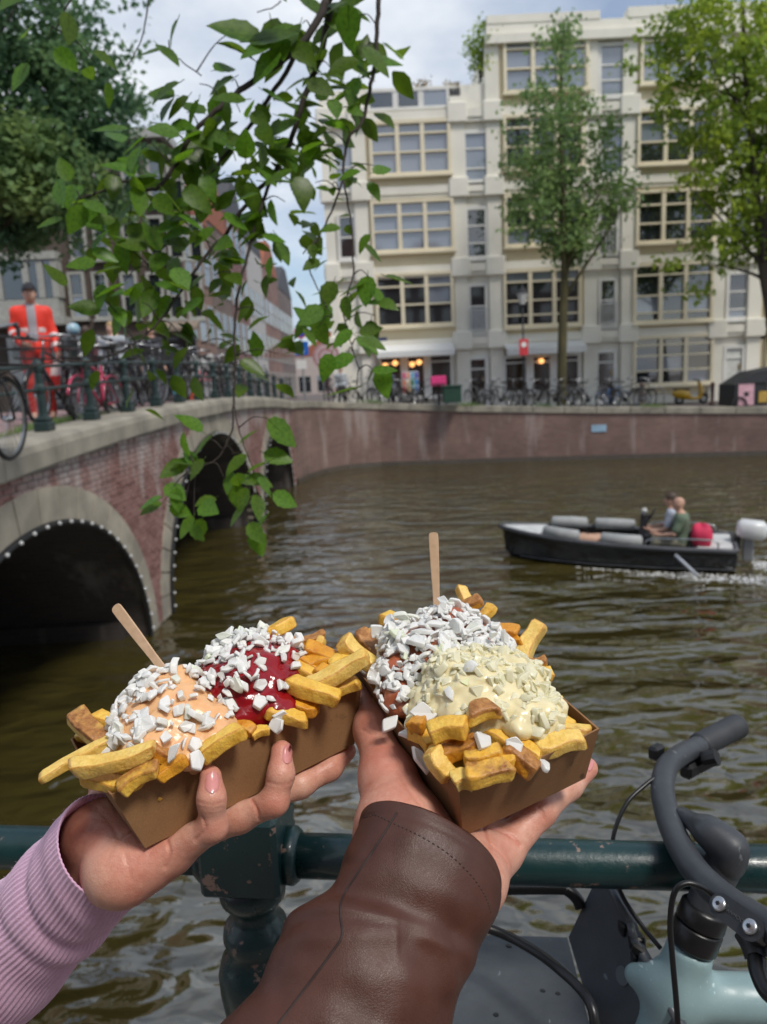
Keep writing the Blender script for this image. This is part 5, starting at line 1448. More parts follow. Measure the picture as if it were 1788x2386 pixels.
def pillow(name, label, cat, c, sx, sy, sz, mat, rz, seed):
    o = thing(name, c - Vector((0, 0, sz)), label, cat)
    rr = random.Random(seed); mb = MB(); n = 12; rings = []
    for i in range(n + 1):
        ph = PI * i / n; z = -math.cos(ph); r = math.sin(ph) ** 0.5
        rings.append([(c.x + (sx * r * math.copysign(abs(math.cos(a)) ** 0.6, math.cos(a))) * math.cos(rz) - sy * r * math.copysign(abs(math.sin(a)) ** 0.6, math.sin(a)) * math.sin(rz),
                       c.y + (sx * r * math.copysign(abs(math.cos(a)) ** 0.6, math.cos(a))) * math.sin(rz) + sy * r * math.copysign(abs(math.sin(a)) ** 0.6, math.sin(a)) * math.cos(rz),
                       c.z + sz * z * (1 + 0.13 * math.sin(3 * a + seed) + 0.07 * math.sin(5 * a + 2 * seed))) for a in [2 * PI * k / 18 for k in range(18)]])
    mb.loft(rings, True, True, True); mb.build('cover', mat, o, True)
    return o
pillow('cushion', 'big raspberry red cushion behind the seated man in the boat', 'cushion', bl(0.53, 0.32, 0.57), 0.17, 0.21, 0.18, M('raspberry', (0.62, 0.03, 0.09), (0.5, 0.02, 0.07), rough=0.7), boat.rotation_euler.z, 1)
pillow('towel', 'crumpled bright blue cloth on the boat bench near the bow', 'towel', bl(2.75, 0.36, 0.40), 0.17, 0.10, 0.075, M('cyan_cloth', (0.06, 0.42, 0.60), rough=0.8), boat.rotation_euler.z, 2)
pillow('blanket', 'folded tan blanket on the boat bench between the cushions', 'blanket', bl(2.38, 0.42, 0.44), 0.30, 0.18, 0.10, M('tan_cloth', (0.52, 0.32, 0.22), (0.42, 0.26, 0.18), scale=9, rough=0.85), boat.rotation_euler.z, 3)
# wake
FOAM = M('foam', (0.62, 0.63, 0.63), (0.48, 0.49, 0.49), scale=20, rough=0.6)
rw = np.random.default_rng(12); Vw = []; Fw = []
def foam_at(c, r):
    n0 = len(Vw); k = 7
    Vw.append((c.x, c.y, 0.006 + r * 0.14))
    for i in range(k):
        a = 2 * PI * i / k; q = r * rw.uniform(0.5, 1.3); Vw.append((c.x + q * math.cos(a) * 1.5, c.y + q * math.sin(a), -0.01))
    for i in range(k): Fw.append((n0, n0 + 1 + i, n0 + 1 + (i + 1) % k))
for _ in range(620):
    u = -0.3 - rw.gamma(1.3, 0.9); foam_at(bl(u, rw.normal() * (0.16 + 0.16 * abs(u)), 0), rw.uniform(0.010, 0.040))
for _ in range(230):
    u = rw.uniform(-0.3, 2.6); foam_at(bl(u, hb(u) * 0.88 + 0.08 + abs(rw.normal()) * 0.10 * (2.8 - u), 0), rw.uniform(0.008, 0.030))
for _ in range(130):
    u = rw.uniform(-0.6, 0.8); foam_at(bl(u, 0.95 + rw.normal() * 0.14, 0), rw.uniform(0.012, 0.04))
me = bpy.data.meshes.new('wake_foam'); me.from_pydata(Vw, [], Fw)
tag(link_mesh('wake_foam', me, FOAM, None, True), kind='stuff')

# ================================================================== THINGS ON THE FAR QUAY AND THE BRIDGE
def boxthing(name, label, cat, px0, px1, py0, py1, Y, D, mat, extra=None, bev=0.02, partname='body'):
    a, b = at(px0, (py0 + py1) / 2, Y), at(px1, (py0 + py1) / 2, Y); z1 = at((px0 + px1) / 2, py0, Y).z; z0 = at((px0 + px1) / 2, py1, Y).z
    t = thing(name, ((a.x + b.x) / 2, Y + D / 2, z0), label, cat)
    MB().box((a.x, Y, z0), (b.x, Y + D, z1), bev).build(partname, mat, t)
    return t, a.x, b.x, z0, z1
BING = M('bin_green', (0.015, 0.055, 0.035), rough=0.5)
t, x0, x1, z0, z1 = boxthing('waste_container', 'dark green waste container among the parked bicycles on the far quay', 'bin', 1034, 1076, 902, 938, 27.9, 0.7, BING)
MB().box((x0 - 0.03, 27.86, z1 + 0.003), (x1 + 0.03, 28.63, z1 + 0.07), 0.02).build('lid', BING, t)
PINKB = M('pink_plastic', (0.75, 0.05, 0.22), rough=0.5)
t, x0, x1, z0, z1 = boxthing('delivery_box', 'bright pink delivery box above the bicycles beside the green container', 'box', 1005, 1040, 876, 899, 28.8, 0.5, PINKB)
MB().box((x0 + 0.05, 28.79, z0 + 0.05), (x1 - 0.05, 28.797, z0 + 0.09)).build('strap', DARKC, t)
MB().tube([((x0 + x1) / 2, 29.05, z0), ((x0 + x1) / 2, 29.05, zstreet(x0, 29.05))], 0.03, 6).build('stand', DARKC, t)
t, x0, x1, z0, z1 = boxthing('notice_board', 'upright notice board covered with red, yellow and blue posters by the shop', 'sign', 938, 976, 866, 916, 30.5, 0.06, WHITEP, None, 0.01, 'board')
for i, c in enumerate(((0.65, 0.12, 0.10), (0.70, 0.42, 0.12), (0.10, 0.42, 0.40), (0.06, 0.20, 0.55), (0.70, 0.25, 0.15), (0.62, 0.5, 0.3), (0.08, 0.35, 0.25), (0.05, 0.25, 0.6), (0.6, 0.10, 0.2), (0.75, 0.35, 0.25), (0.15, 0.45, 0.6), (0.1, 0.1, 0.45))):
    cx_, cz_ = i % 4, i // 4; w = (x1 - x0) / 4; h = (z1 - z0) / 3
    MB().box((x0 + cx_ * w + 0.015, 30.488, z0 + cz_ * h + 0.02), (x0 + (cx_ + 1) * w - 0.015, 30.497, z0 + (cz_ + 1) * h - 0.02)).build('poster', M('poster_%d' % i, c, rough=0.6), t)
mb = MB()
for x in (x0 + 0.05, x1 - 0.05): mb.box((x - 0.025, 30.51, zstreet(x, 30.5) - 0.02), (x + 0.025, 30.55, z0 + 0.002))
mb.build('legs', DARKC, t)
# lamp post with red sign
lp = at(1221, 920, 28.9); lz = zstreet(lp.x, 28.9)
t = thing('street_lamp', (lp.x, 28.9, lz), 'slim dark street lamp with a small red sign beside the slim tree', 'street lamp')
ztop = at(1221, 690, 28.9).z
MB().lathe([(0.10, 0), (0.10, 0.3), (0.06, 0.36), (0.05, 1.2), (0.038, 1.25), (0.03, ztop - lz - 0.30)], (lp.x, 28.9, lz), 10).build('pole', DARKC, t, True)
ln = MB().lathe([(0.10, -0.30), (0.21, 0.08), (0.22, 0.10)], (lp.x, 28.9, ztop), 6, None, False).build('lantern_glass', M('lantern_pane', (0.55, 0.55, 0.53), rough=0.2), t)
MB().lathe([(0.24, 0.10), (0.20, 0.17), (0.06, 0.32), (0.05, 0.40), (0.01, 0.43)], (lp.x, 28.9, ztop), 6).build('lantern_roof', DARKC, t)
sg = at(1221, 805, 28.78)
sb = MB().box((lp.x - 0.17, 28.77, at(1221, 828, 28.8).z), (lp.x + 0.17, 28.80, at(1221, 790, 28.8).z), 0.01).build('sign_plate', M('sign_red', (0.60, 0.05, 0.06), rough=0.4), t)
MB().lathe([(0.10, 0), (0.10, 0.006)], (lp.x, 28.762, at(1221, 803, 28.8).z), 14, (0, 1, 0)).build('sign_symbol', WHITEP, sb)
# yellow scooter
sx, sy = at(1610, 910, 32.2).x, 32.2; sz = zstreet(sx, sy)
t = thing('motor_scooter', (sx, sy, sz), 'bright yellow motor scooter parked before the cream building', 'scooter')
YEL = M('scooter_yellow', (0.62, 0.36, 0.012), rough=0.3, coat=0.6)
def S(x, z, y=0.0): return (sx + x, sy + y, sz + z)
for x in (-0.48, 0.55):
    w = MB().torus(S(x, 0.22), 0.16, 0.06, (0, 1, 0), 20, 8).build('wheel', TYRE, t, True); MB().lathe([(0.11, -0.03), (0.11, 0.03)], S(x, 0.22), 12, (0, 1, 0)).build('rim', RIM, w)
MB().loft([[S(x, z + dz, y) for y, dz in ((-w, 0), (-w, h), (0, h * 1.2), (w, h), (w, 0), (0, -0.03))] for x, z, w, h in ((-0.78, 0.42, 0.05, 0.12), (-0.6, 0.32, 0.16, 0.30), (-0.3, 0.24, 0.17, 0.36), (-0.1, 0.22, 0.14, 0.30), (0.02, 0.2, 0.12, 0.10), (0.25, 0.2, 0.12, 0.08), (0.38, 0.24, 0.14, 0.12))], True, True, True).build('body', YEL, t, True)
MB().loft([[S(x, z, y) for y in (-w, w)] + [S(x + 0.06, z, y) for y in (w, -w)] for x, z, w in ((0.36, 0.28, 0.16), (0.40, 0.5, 0.19), (0.36, 0.75, 0.15), (0.30, 0.92, 0.10))], True, True, True).build('leg_shield', YEL, t)
MB().tube([S(0.55, 0.22), S(0.42, 0.55), S(0.30, 0.98)], 0.035, 8).build('steering_column', YEL, t, True)
hbm = MB().tube([S(0.22, 1.02, -0.32), S(0.30, 0.99, 0), S(0.22, 1.02, 0.32)], 0.03, 8).build('handlebar', DARKC, t, True)
MB().sphere(S(0.36, 0.97), 0.085, 10).build('headlight', WHITEP, hbm, True)
MB().loft([[S(x, 0.60 + dz, y) for y, dz in ((-w, 0), (-w, 0.07), (w, 0.07), (w, 0))] for x, w in ((-0.72, 0.08), (-0.5, 0.14), (-0.2, 0.13), (-0.06, 0.08))], True, True, True).build('seat', SADL, t)
MB().loft([[S(0.55 + 0.24 * math.cos(a), 0.22 + 0.24 * math.sin(a), y) for y in (-0.08, 0.08)] for a in [0.3 + 0.25 * i for i in range(10)]], False).build('front_fender', YEL, t, True)
# dark cargo tricycle with pink poster at the right edge
t, x0, x1, z0, z1 = boxthing('cargo_box_bike', 'dark box cart with a pink poster at the right edge of the far quay', 'cart', 1712, 1790, 893, 945, 27.4, 1.3, M('cart_black', (0.02, 0.022, 0.025), rough=0.4))
MB().prism([(x0 + 0.1, 27.35, z1 + 0.003), (x1 + 0.5, 27.35, z1 + 0.003), (x1 + 0.5, 27.35, z1 + 0.55), (x0 + 0.75, 27.35, z1 + 0.40)], (0, 1.4, 0)).build('canopy', M('cart_canopy', (0.03, 0.032, 0.036), rough=0.7), t)
a, b = at(1721, 920, 27.38).x, at(1757, 920, 27.38).x
po = MB().box((a, 27.37, at(1739, 944, 27.4).z), (b, 27.395, at(1739, 894, 27.4).z)).build('poster', M('poster_pink', (0.66, 0.38, 0.44), rough=0.5), t)
zc = at(1739, 918, 27.4).z
MB().prism([((a + b) / 2 + 0.13 * math.cos(q) * (1 if i % 2 else 0.6), 27.364, zc + 0.12 * math.sin(q) * (1 if i % 2 else 0.6)) for i, q in enumerate([2 * PI * k / 10 for k in range(10)])], (0, 0.005, 0)).build('poster_print', DARKC, po)
MB().box((x1 - 0.35, 27.36, z0 + 0.1), (x1 - 0.05, 27.395, z0 + 0.5)).build('yellow_panel', M('panel_yellow', (0.5, 0.32, 0.06), rough=0.5), t)
for x in (x0 + 0.15, x1 + 0.3):
    MB().torus((x, 27.33, z0 + 0.05), 0.27, 0.03, (0, 1, 0), 20, 6).build('wheel', TYRE, t, True)
# bollards
for i, (px, lab) in enumerate(((1496, 'brown quay bollard standing left of the yellow scooter'), (1660, 'brown quay bollard standing right of the yellow scooter'))):
    q = at(px, 925, 30.3); z = zstreet(q.x, 30.3)
    b = thing('bollard', (q.x, 30.3, z), lab, 'bollard', 'bollards on the far quay')
    MB().lathe([(0.11, 0), (0.11, 0.1), (0.075, 0.14), (0.07, 0.75), (0.09, 0.78), (0.09, 0.85), (0.05, 0.92), (0.01, 0.94)], (q.x, 30.3, z), 12).build('post', M('bollard_brown', (0.09, 0.05, 0.04), rough=0.6), b, True)
for i, (px, lab) in enumerate(((1482, 'thin steel bicycle hoop left of the brown bollard'), (1528, 'thin steel bicycle hoop right of the brown bollard'))):
    q = at(px, 925, 29.6); z = zstreet(q.x, 29.6)
    b = thing('bicycle_hoop', (q.x, 29.6, z), lab, 'bicycle rack', 'bicycle hoops on the far quay')
    MB().tube([(q.x - 0.33, 29.6, z - 0.02)] + [(q.x - 0.33 * math.cos(PI * k / 12), 29.6, z + 0.45 + 0.33 * math.sin(PI * k / 12)) for k in range(13)] + [(q.x + 0.33, 29.6, z - 0.02)], 0.024, 7).build('hoop', M('hoop_steel', (0.3, 0.3, 0.3), rough=0.4, metal=0.7), b, True)
# small blue plate on the quay wall
q = at(1395, 998, qy(at(1395, 998, 27.3).x)); Yp = qy(q.x)
d = thing('wall_sign', (q.x, Yp, q.z), 'small pale blue plate fixed to the brick quay wall', 'sign')
u_ = Vector((5.9, -1.15, 0)).normalized(); n_ = Vector((u_.y, -u_.x, 0))
MB().obox(Vector((q.x, Yp, q.z)) + n_ * 0.02, u_, -n_, (0, 0, 1), (0.27, 0.012, 0.13), 0.006).build('plate', M('plate_blue', (0.30, 0.45, 0.58), rough=0.5), d)
# warm globe lamps in the shop windows
GL = M('globe_lamp_glow', (0.9, 0.55, 0.25), rough=0.4, emit=((1.0, 0.45, 0.14), 1.1))
labs = ['first warm globe lamp from the left in the left shop window', 'second warm globe lamp in the left shop window', 'warm globe lamp hanging in the middle of the left shop window', 'warm globe lamp right of the middle in the left shop window', 'warm globe lamp glowing in the right shop window']
for (px, py), lab in zip(((898, 852), (921, 846), (961, 849), (977, 844), (1262, 841)), labs):
    q = at(px, py, BY - 0.32)
    g = thing('globe_lamp', (q.x, q.y, q.z), lab, 'lamp', 'globe lamps in the shop windows')
    MB().sphere(q, 0.12, 12).build('globe', GL, g, True); MB().tube([q + Vector((0, 0, 0.11)), q + Vector((0, 0, 0.62))], 0.01, 5).build('cord', DARKC, g)
# traffic signs in the side street mouth
q = at(703, 812, 30.5); zg = zstreet(q.x, 30.5)
t = thing('traffic_sign', (q.x, 30.5, zg), 'square blue traffic sign below a round blue and red one on a pole', 'sign')
MB().tube([(q.x, 30.56, zg), (q.x, 30.56, at(703, 755, 30.5).z)], 0.035, 8).build('pole', M('galvanised', (0.35, 0.36, 0.37), rough=0.4, metal=0.6), t)
h = 0.27
sgn = MB().box((q.x - h, 30.5, q.z - h), (q.x + h, 30.52, q.z + h), 0.008).build('square_plate', M('sign_blue', (0.015, 0.13, 0.50), rough=0.35), t)
mb = MB(); mb.prism([(q.x - 0.06, 30.494, q.z - 0.02), (q.x + 0.06, 30.494, q.z - 0.02), (q.x + 0.05, 30.494, q.z + 0.10), (q.x - 0.05, 30.494, q.z + 0.10)], (0, 0.004, 0)); mb.lathe([(0.035, 0), (0.035, 0.004)], (q.x, 30.494, q.z + 0.15), 10, (0, 1, 0))
mb.prism([(q.x - 0.06, 30.494, q.z - 0.021), (q.x - 0.01, 30.494, q.z - 0.021), (q.x - 0.05, 30.494, q.z - 0.16), (q.x - 0.10, 30.494, q.z - 0.16)], (0, 0.004, 0)); mb.prism([(q.x + 0.06, 30.494, q.z - 0.021), (q.x + 0.01, 30.494, q.z - 0.021), (q.x + 0.05, 30.494, q.z - 0.16), (q.x + 0.10, 30.494, q.z - 0.16)], (0, 0.004, 0))
mb.build('sign_symbol', WHITEP, sgn)
zr = at(700, 773, 30.5).z
rs = MB().lathe([(0.26, 0), (0.26, 0.015)], (q.x, 30.5, zr), 24, (0, 1, 0)).build('round_plate', M('sign_red', (0.6, 0.05, 0.06)), t)
MB().lathe([(0.20, 0), (0.20, 0.006)], (q.x, 30.49, zr), 24, (0, 1, 0)).build('sign_face', M('sign_blue2', (0.06, 0.08, 0.45), rough=0.35), rs)
MB().obox((q.x, 30.486, zr), (0.7, 0, 0.7), (0, 1, 0), (-0.7, 0, 0.7), (0.22, 0.003, 0.022)).build('sign_bar', M('sign_red', (0.6, 0.05, 0.06)), rs)
q = at(703, 850, 30.52)
MB().box((q.x - 0.2, 30.505, q.z - 0.16), (q.x + 0.2, 30.52, q.z + 0.18)).build('small_plate', WHITEP, t)
# striped round pink sign
q = at(760, 830, 31.0); zg = zstreet(q.x, 31.0)
t = thing('round_sign', (q.x, 31.0, zg), 'round dusty pink sign with pale rings at the street corner', 'sign')
for i, r in enumerate((0.55, 0.44, 0.33, 0.22, 0.11)):
    MB().lathe([(r, 0), (r, 0.02)], (q.x, 31.0 - 0.012 * i, q.z), 28, (0, 1, 0)).build('ring', M('dusty_pink', (0.42, 0.22, 0.23), rough=0.6) if i % 2 == 0 else M('pale_pink', (0.55, 0.42, 0.42), rough=0.6), t)
MB().tube([(q.x, 31.06, zg), (q.x, 31.06, q.z)], 0.05, 8).build('pole', MAROON, t)
# white board with pink label, light blue bag, red crate, helmet on the bridge
def on_br(px, py):
    return on_deck(px, py, 2.95)
q = atx(474, 915, XF(15.5) - 1.1); q = Vector((q.x, q.y, deckz(q.x, q.y)))
t = thing('sandwich_board', q, 'white panel with a pink label standing behind the bridge railing', 'sign')
kz = q.y / FPX; hgt = 100 * kz; wid = 52 * kz
MB().prism([q + Vector((-wid / 2, 0, 0)), q + Vector((wid / 2, 0, 0)), q + Vector((wid / 2, 0.22, hgt)), q + Vector((-wid / 2, 0.22, hgt))], (0, 0.04, 0.0)).build('panel', M('panel_white', (0.52, 0.52, 0.50), rough=0.6), t)
MB().prism([q + Vector((-wid / 2 + 0.10, 0.092 - 0.012, hgt * 0.42)), q + Vector((wid / 2 - 0.03, 0.092 - 0.012, hgt * 0.42)), q + Vector((wid / 2 - 0.03, 0.149 - 0.012, hgt * 0.68)), q + Vector((-wid / 2 + 0.10, 0.149 - 0.012, hgt * 0.68))], (0, 0.006, 0)).build('label', M('label_pink', (0.60, 0.22, 0.25), rough=0.6), t)
MB().prism([q + Vector((-wid / 2, 0.5, 0)), q + Vector((wid / 2, 0.5, 0)), q + Vector((wid / 2, 0.27, hgt)), q + Vector((-wid / 2, 0.27, hgt))], (0, 0.03, 0)).build('rear_panel', M('panel_grey', (0.22, 0.22, 0.22), rough=0.6), t)
p = atx(413, 905, XF(13) - 0.62)
pillow('bag', 'light blue bag hanging behind the bridge railing', 'bag', Vector((p.x, p.y, p.z)), 0.09, 0.10, 0.19, M('bag_blue', (0.16, 0.44, 0.58), rough=0.7), 0.3, 4)
p = atx(458, 925, XF(15) - 0.6)
boxc = thing('crate', (p.x, p.y, deckz(p.x, p.y)), 'small orange red crate at the foot of the bridge railing', 'crate')
zc = deckz(p.x, p.y); mb = MB()
mb.box((p.x - 0.12, p.y - 0.1, zc), (p.x + 0.12, p.y + 0.1, zc + 0.03)); mb.build('base', M('crate_red', (0.55, 0.10, 0.05), rough=0.5), boxc)
for a, b in (((-.12, -.1), (.12, -.08)), ((-.12, .08), (.12, .1)), ((-.12, -.079), (-.10, .079)), ((.10, -.079), (.12, .079))): MB().box((p.x + a[0], p.y + a[1], zc + 0.031), (p.x + b[0], p.y + b[1], zc + 0.18)).build('side', M('crate_red', (0.55, 0.10, 0.05)), boxc)
p = atx(171, 767, -5.35)
t = thing('scooter_helmet', (p.x, p.y, p.z - 0.13), 'round pale blue and white helmet on a dark post behind the bridge railing', 'helmet')
def hel(P): return smax(s_ell(P, p, (0.115, 0.135, 0.115)), (p.z - 0.09) - P[2], 0.02)
link_mesh('shell', sdf_mesh('shell', hel, p - Vector((.25, .25, .25)), p + Vector((.25, .25, .25)), 0.02, p - Vector((0, 0, 0.13))), M('helmet_blue', (0.16, 0.40, 0.52), (0.42, 0.50, 0.54), scale=6, rough=0.25), t, True)
zd = deckz(p.x, p.y)
MB().lathe([(0.12, zd - p.z), (0.10, -0.3), (0.13, -0.2), (0.13, -0.12)], p, 12).build('stand_post', IRON, t, True)
# moss and grass tufts along the coping, weeds on the quay edge
rw = np.random.default_rng(5); Vg = []; Fg = []
def blade(c, h):
    n0 = len(Vg); a = rw.uniform(0, 2 * PI); w = 0.006; b = Vector((math.cos(a) * w, math.sin(a) * w, 0)); l = Vector((rw.normal() * 0.3, rw.normal() * 0.3, 1)) * h
    Vg.extend([tuple(c - b), tuple(c + b), tuple(c + l)]); Fg.append((n0, n0 + 1, n0 + 2))
for _ in range(1500):
    y = rw.normal() * 0.8 + 9.4; x = XF(y) - 0.62 - abs(rw.normal()) * 0.09; blade(Vector((x, y, deckz(x, y))), rw.uniform(0.03, 0.10))
for cx_, k in ((-0.2, 300), (3.4, 350), (9.9, 200), (6.2, 150)):
    for _ in range(k):
        x = cx_ + rw.normal() * 0.25; blade(Vector((x, qy(x) - 0.03 + rw.normal() * 0.06, qz(x) + 0.02)), rw.uniform(0.05, 0.22))
me = bpy.data.meshes.new('grass_tufts'); me.from_pydata(Vg, [], Fg)
tag(link_mesh('grass_tufts', me, LM_MID), kind='stuff')
# plants on the cream building's roof step
def shrub(label, base, blobs, n, per, leaf, spread, mat, seed):
    t = thing('roof_plant', base, label, 'plant')
    o, cc = crown_mesh('foliage', blobs, n, per, leaf, spread, mat, t, seed, 0.2)
    mb = MB()
    for k in range(6):
        tip = Vector(cc[k * 3 % len(cc)]); mb.tube([Vector(base), Vector(base).lerp(tip, 0.6) + Vector((0.05, 0, 0)), tip], [0.03, 0.02, 0.008], 5)
    mb.build('stem', BARK, t)
YP = BY + 0.3
shrub('climbing plant on the roof step beside the taller block', tuple(at(1118, 195, YP)), [pb(1125, 130, YP, 20, 55), pb(1110, 110, YP, 18, 22), pb(1135, 75, YP, 12, 18)], 60, 14, 0.16, 0.2, LM_LIGHT, 41)
for i, (px, w, lab) in enumerate(((950, 12, 'small dry potted plant on the lower roof, left'), (985, 14, 'small dry potted plant on the lower roof, middle'), (1050, 22, 'wide dry potted plant on the lower roof near the step'))):
    shrub(lab, tuple(at(px, 212, YP)), [pb(px, 203, YP, w, 9)], 14, 12, 0.12, 0.12, M('dry_leaf', (0.36, 0.28, 0.14), rough=0.8), 50 + i)

# ================================================================== FOREGROUND: canal railing
def worn_green():
    m, nt, b = newmat('worn_green_paint'); b.inputs['Roughness'].default_value = 0.33
    b.inputs['Coat Weight'].default_value = 0.25
    g = nt.nodes.new('ShaderNodeNewGeometry').outputs['Position']
    base = ramp(nt, noise_fac(nt, g, 7, 4), [(0.3, (0.004, 0.022, 0.024)), (0.7, (0.008, 0.040, 0.040))])
    n1 = noise_fac(nt, g, 26, 6, 0.7)
    n2 = noise_fac(nt, g, 150, 3, 0.6)
    chips = ramp(nt, n1, [(0.60, (0, 0, 0)), (0.62, (1, 1, 1))])
    col = mixc(nt, chips, base, (0.22, 0.15, 0.12))
    specks = ramp(nt, n2, [(0.72, (0, 0, 0)), (0.76, (0.6, 0.6, 0.6))])
    col = mixc(nt, specks, col, (0.16, 0.17, 0.15))
    nt.links.new(col, b.inputs['Base Color'])
    rr_ = ramp(nt, n1, [(0.35, (0.25, 0.25, 0.25)), (0.7, (0.55, 0.55, 0.55))]); nt.links.new(rr_, b.inputs['Roughness'])
    bump(nt, b, noise_fac(nt, g, 90, 6, 0.65), 0.35, 0.002)
    return m
WG = worn_green()
rx = railp(-0.165)
rail = thing('canal_railing', (rx.x, rx.y, 1.75), 'worn dark green iron canal railing with round top rail and turned post', 'railing')
RZ = 2.79
PB_ = 0.055
def rp(x, z): p = railp(x); return Vector((p.x, p.y, z))
for x0, x1 in ((-3.0, -0.215), (-0.118, 6.0)):
    n = 40 if x1 < 0 else 60
    MB().tube([rp(lerp(x0, x1, i / n), RZ) for i in range(n + 1)], 0.0235, 20).build('top_rail', WG, rail, smooth=True)
    MB().tube([rp(lerp(x0, x1, i / 4), 2.22) for i in range(5)], 0.018, 12).build('lower_rail', WG, rail, smooth=True)
ux, uy = RLD, Vector((-RLD.y, RLD.x, 0))
def railpost(x, parts=True):
    c = rp(x, 0)
    mb = MB(); mb.obox(Vector((c.x, c.y, 2.810)), ux, uy, (0, 0, 1), (0.0435, 0.0435, 0.046), 0.005)
    mb.build('post_block', WG, rail)
    prof = [(0.036, 2.712), (0.040, 2.700), (0.038, 2.688), (0.027, 2.678), (0.0245, 2.668), (0.027, 2.660), (0.037, 2.652), (0.039, 2.640), (0.036, 2.628), (0.034, 2.622),
            (0.043, 2.612), (0.048, 2.595), (0.0475, 2.575), (0.043, 2.54), (0.036, 2.48), (0.030, 2.42), (0.027, 2.36), (0.030, 2.33), (0.04, 2.31), (0.042, 2.28), (0.04, 2.16), (0.03, 2.13), (0.03, 2.05), (0.045, 1.98), (0.055, 1.9), (0.06, 1.75)]
    prof = [(r * 0.95, z + 0.052 if z > 2.0 else z) for r, z in prof]; mb = MB().lathe(prof[::-1], (c.x, c.y, 0), 32); mb.build('baluster', WG, rail, smooth=True)
    for s in (-1, 1):
        MB().lathe([(0.030, 0.0), (0.031, 0.008), (0.026, 0.014)], c + ux * s * 0.0435 + Vector((0, 0, RZ)), 20, tuple(ux * s)).build('rail_socket', WG, rail, smooth=True)
railpost(-0.166)
railpost(2.2); railpost(-2.5)

# ================================================================== FOREGROUND: bicycle with front carrier
def dusty(name, c1, c2, rough):
    m, nt, b = newmat(name); g = nt.nodes.new('ShaderNodeNewGeometry').outputs['Position']
    col = ramp(nt, noise_fac(nt, g, 24, 5, 0.6), [(0.3, c2), (0.7, c1)])
    sc = nt.nodes.new('ShaderNodeMapping'); sc.inputs['Scale'].default_value = (1, 0.35, 0.6); sc.inputs['Rotation'].default_value = (0.4, 0.9, 0.3); nt.links.new(g, sc.inputs['Vector'])
    f1 = ramp(nt, noise_fac(nt, g, 420, 3, 0.6), [(0.66, (0, 0, 0)), (0.74, (0.55, 0.55, 0.55))]); f2 = ramp(nt, noise_fac(nt, sc.outputs[0], 110, 3, 0.5), [(0.69, (0, 0, 0)), (0.72, (0.6, 0.6, 0.6))])
    col = mixc(nt, f1, col, tuple(min(1, x * 2.2 + 0.03) for x in c1)); col = mixc(nt, f2, col, tuple(min(1, x * 3.0 + 0.04) for x in c1))
    nt.links.new(col, b.inputs['Base Color']); nt.links.new(ramp(nt, noise_fac(nt, g, 50, 4), [(0.3, (rough - .12,) * 3), (0.7, (rough + .14,) * 3)]), b.inputs['Roughness'])
    bump(nt, b, noise_fac(nt, g, 700, 4, 0.6), 0.15, 0.0004); return m
BARM = dusty('bar_grey', (0.054, 0.060, 0.068), (0.036, 0.040, 0.047), 0.44)
GRIP = M('grip_rubber', (0.040, 0.044, 0.050), (0.030, 0.033, 0.038), scale=40, rough=0.6, bs=0.4, bscale=300, bdist=0.0006)
MINT = dusty('frame_mint', (0.27, 0.39, 0.405), (0.235, 0.345, 0.362), 0.42)
CARR = dusty('carrier_plate', (0.070, 0.080, 0.092), (0.054, 0.063, 0.073), 0.42)
BLKC = M('cable_black', (0.010, 0.010, 0.011), rough=0.35)
SILV = M('bolt_silver', (0.70, 0.71, 0.72), rough=0.28, metal=0.9)
DIRT = M('scuff', (0.30, 0.31, 0.32), rough=0.7)
fb = thing('parked_bicycle', (0.33, 0.60, 1.75), 'mint green bicycle with grey swept handlebar and dark front carrier against the railing', 'bicycle')
bar = catmull([atd(1690, 1707, 0.965), atd(1640, 1733, 0.945), atd(1590, 1757, 0.91), atd(1556, 1785, 0.875), atd(1544, 1832, 0.84), atd(1553, 1890, 0.80), atd(1578, 1958, 0.755), atd(1622, 2030, 0.71), atd(1692, 2096, 0.665), atd(1775, 2150, 0.625), atd(1880, 2215, 0.58), atd(2050, 2320, 0.53)], 6)
nb_ = len(bar)
MB().tube(bar, [lerp(0.0122, 0.0136, i / (nb_ - 1)) for i in range(nb_)], 18).build('handlebar', BARM, fb, smooth=True)
g0, g1, g2 = atd(1722, 1690, 0.98), atd(1690, 1706, 0.966), atd(1628, 1738, 0.942)
gp = catmull([g0, g1, g2], 8)
MB().tube([g0 + (g0 - g1) * 0.06] + gp, [0.009] + [0.0152 + 0.0006 * (1 if i % 2 else -1) for i in range(len(gp))], 18).build('grip', GRIP, fb, smooth=True)
# brake lever clamp under the far grip
cl = MB(); c = atd(1632, 1752, 0.925); d = (g0 - g2).normalized()
cl.obox(c - Vector((0, 0, 0.016)), d, d.cross(UPV).normalized(), UPV, (0.030, 0.009, 0.009), 0.004)
cl.tube([c + Vector((0.0, -0.012, -0.004)), c + Vector((0.012, -0.02, 0.003))], 0.010, 10)
cl.build('far_lever_clamp', BLKC, fb)
MB().obox(atd(1530, 1752, 0.90), d, d.cross(UPV).normalized(), UPV, (0.009, 0.007, 0.008), 0.003).build('cable_stop', BLKC, fb)
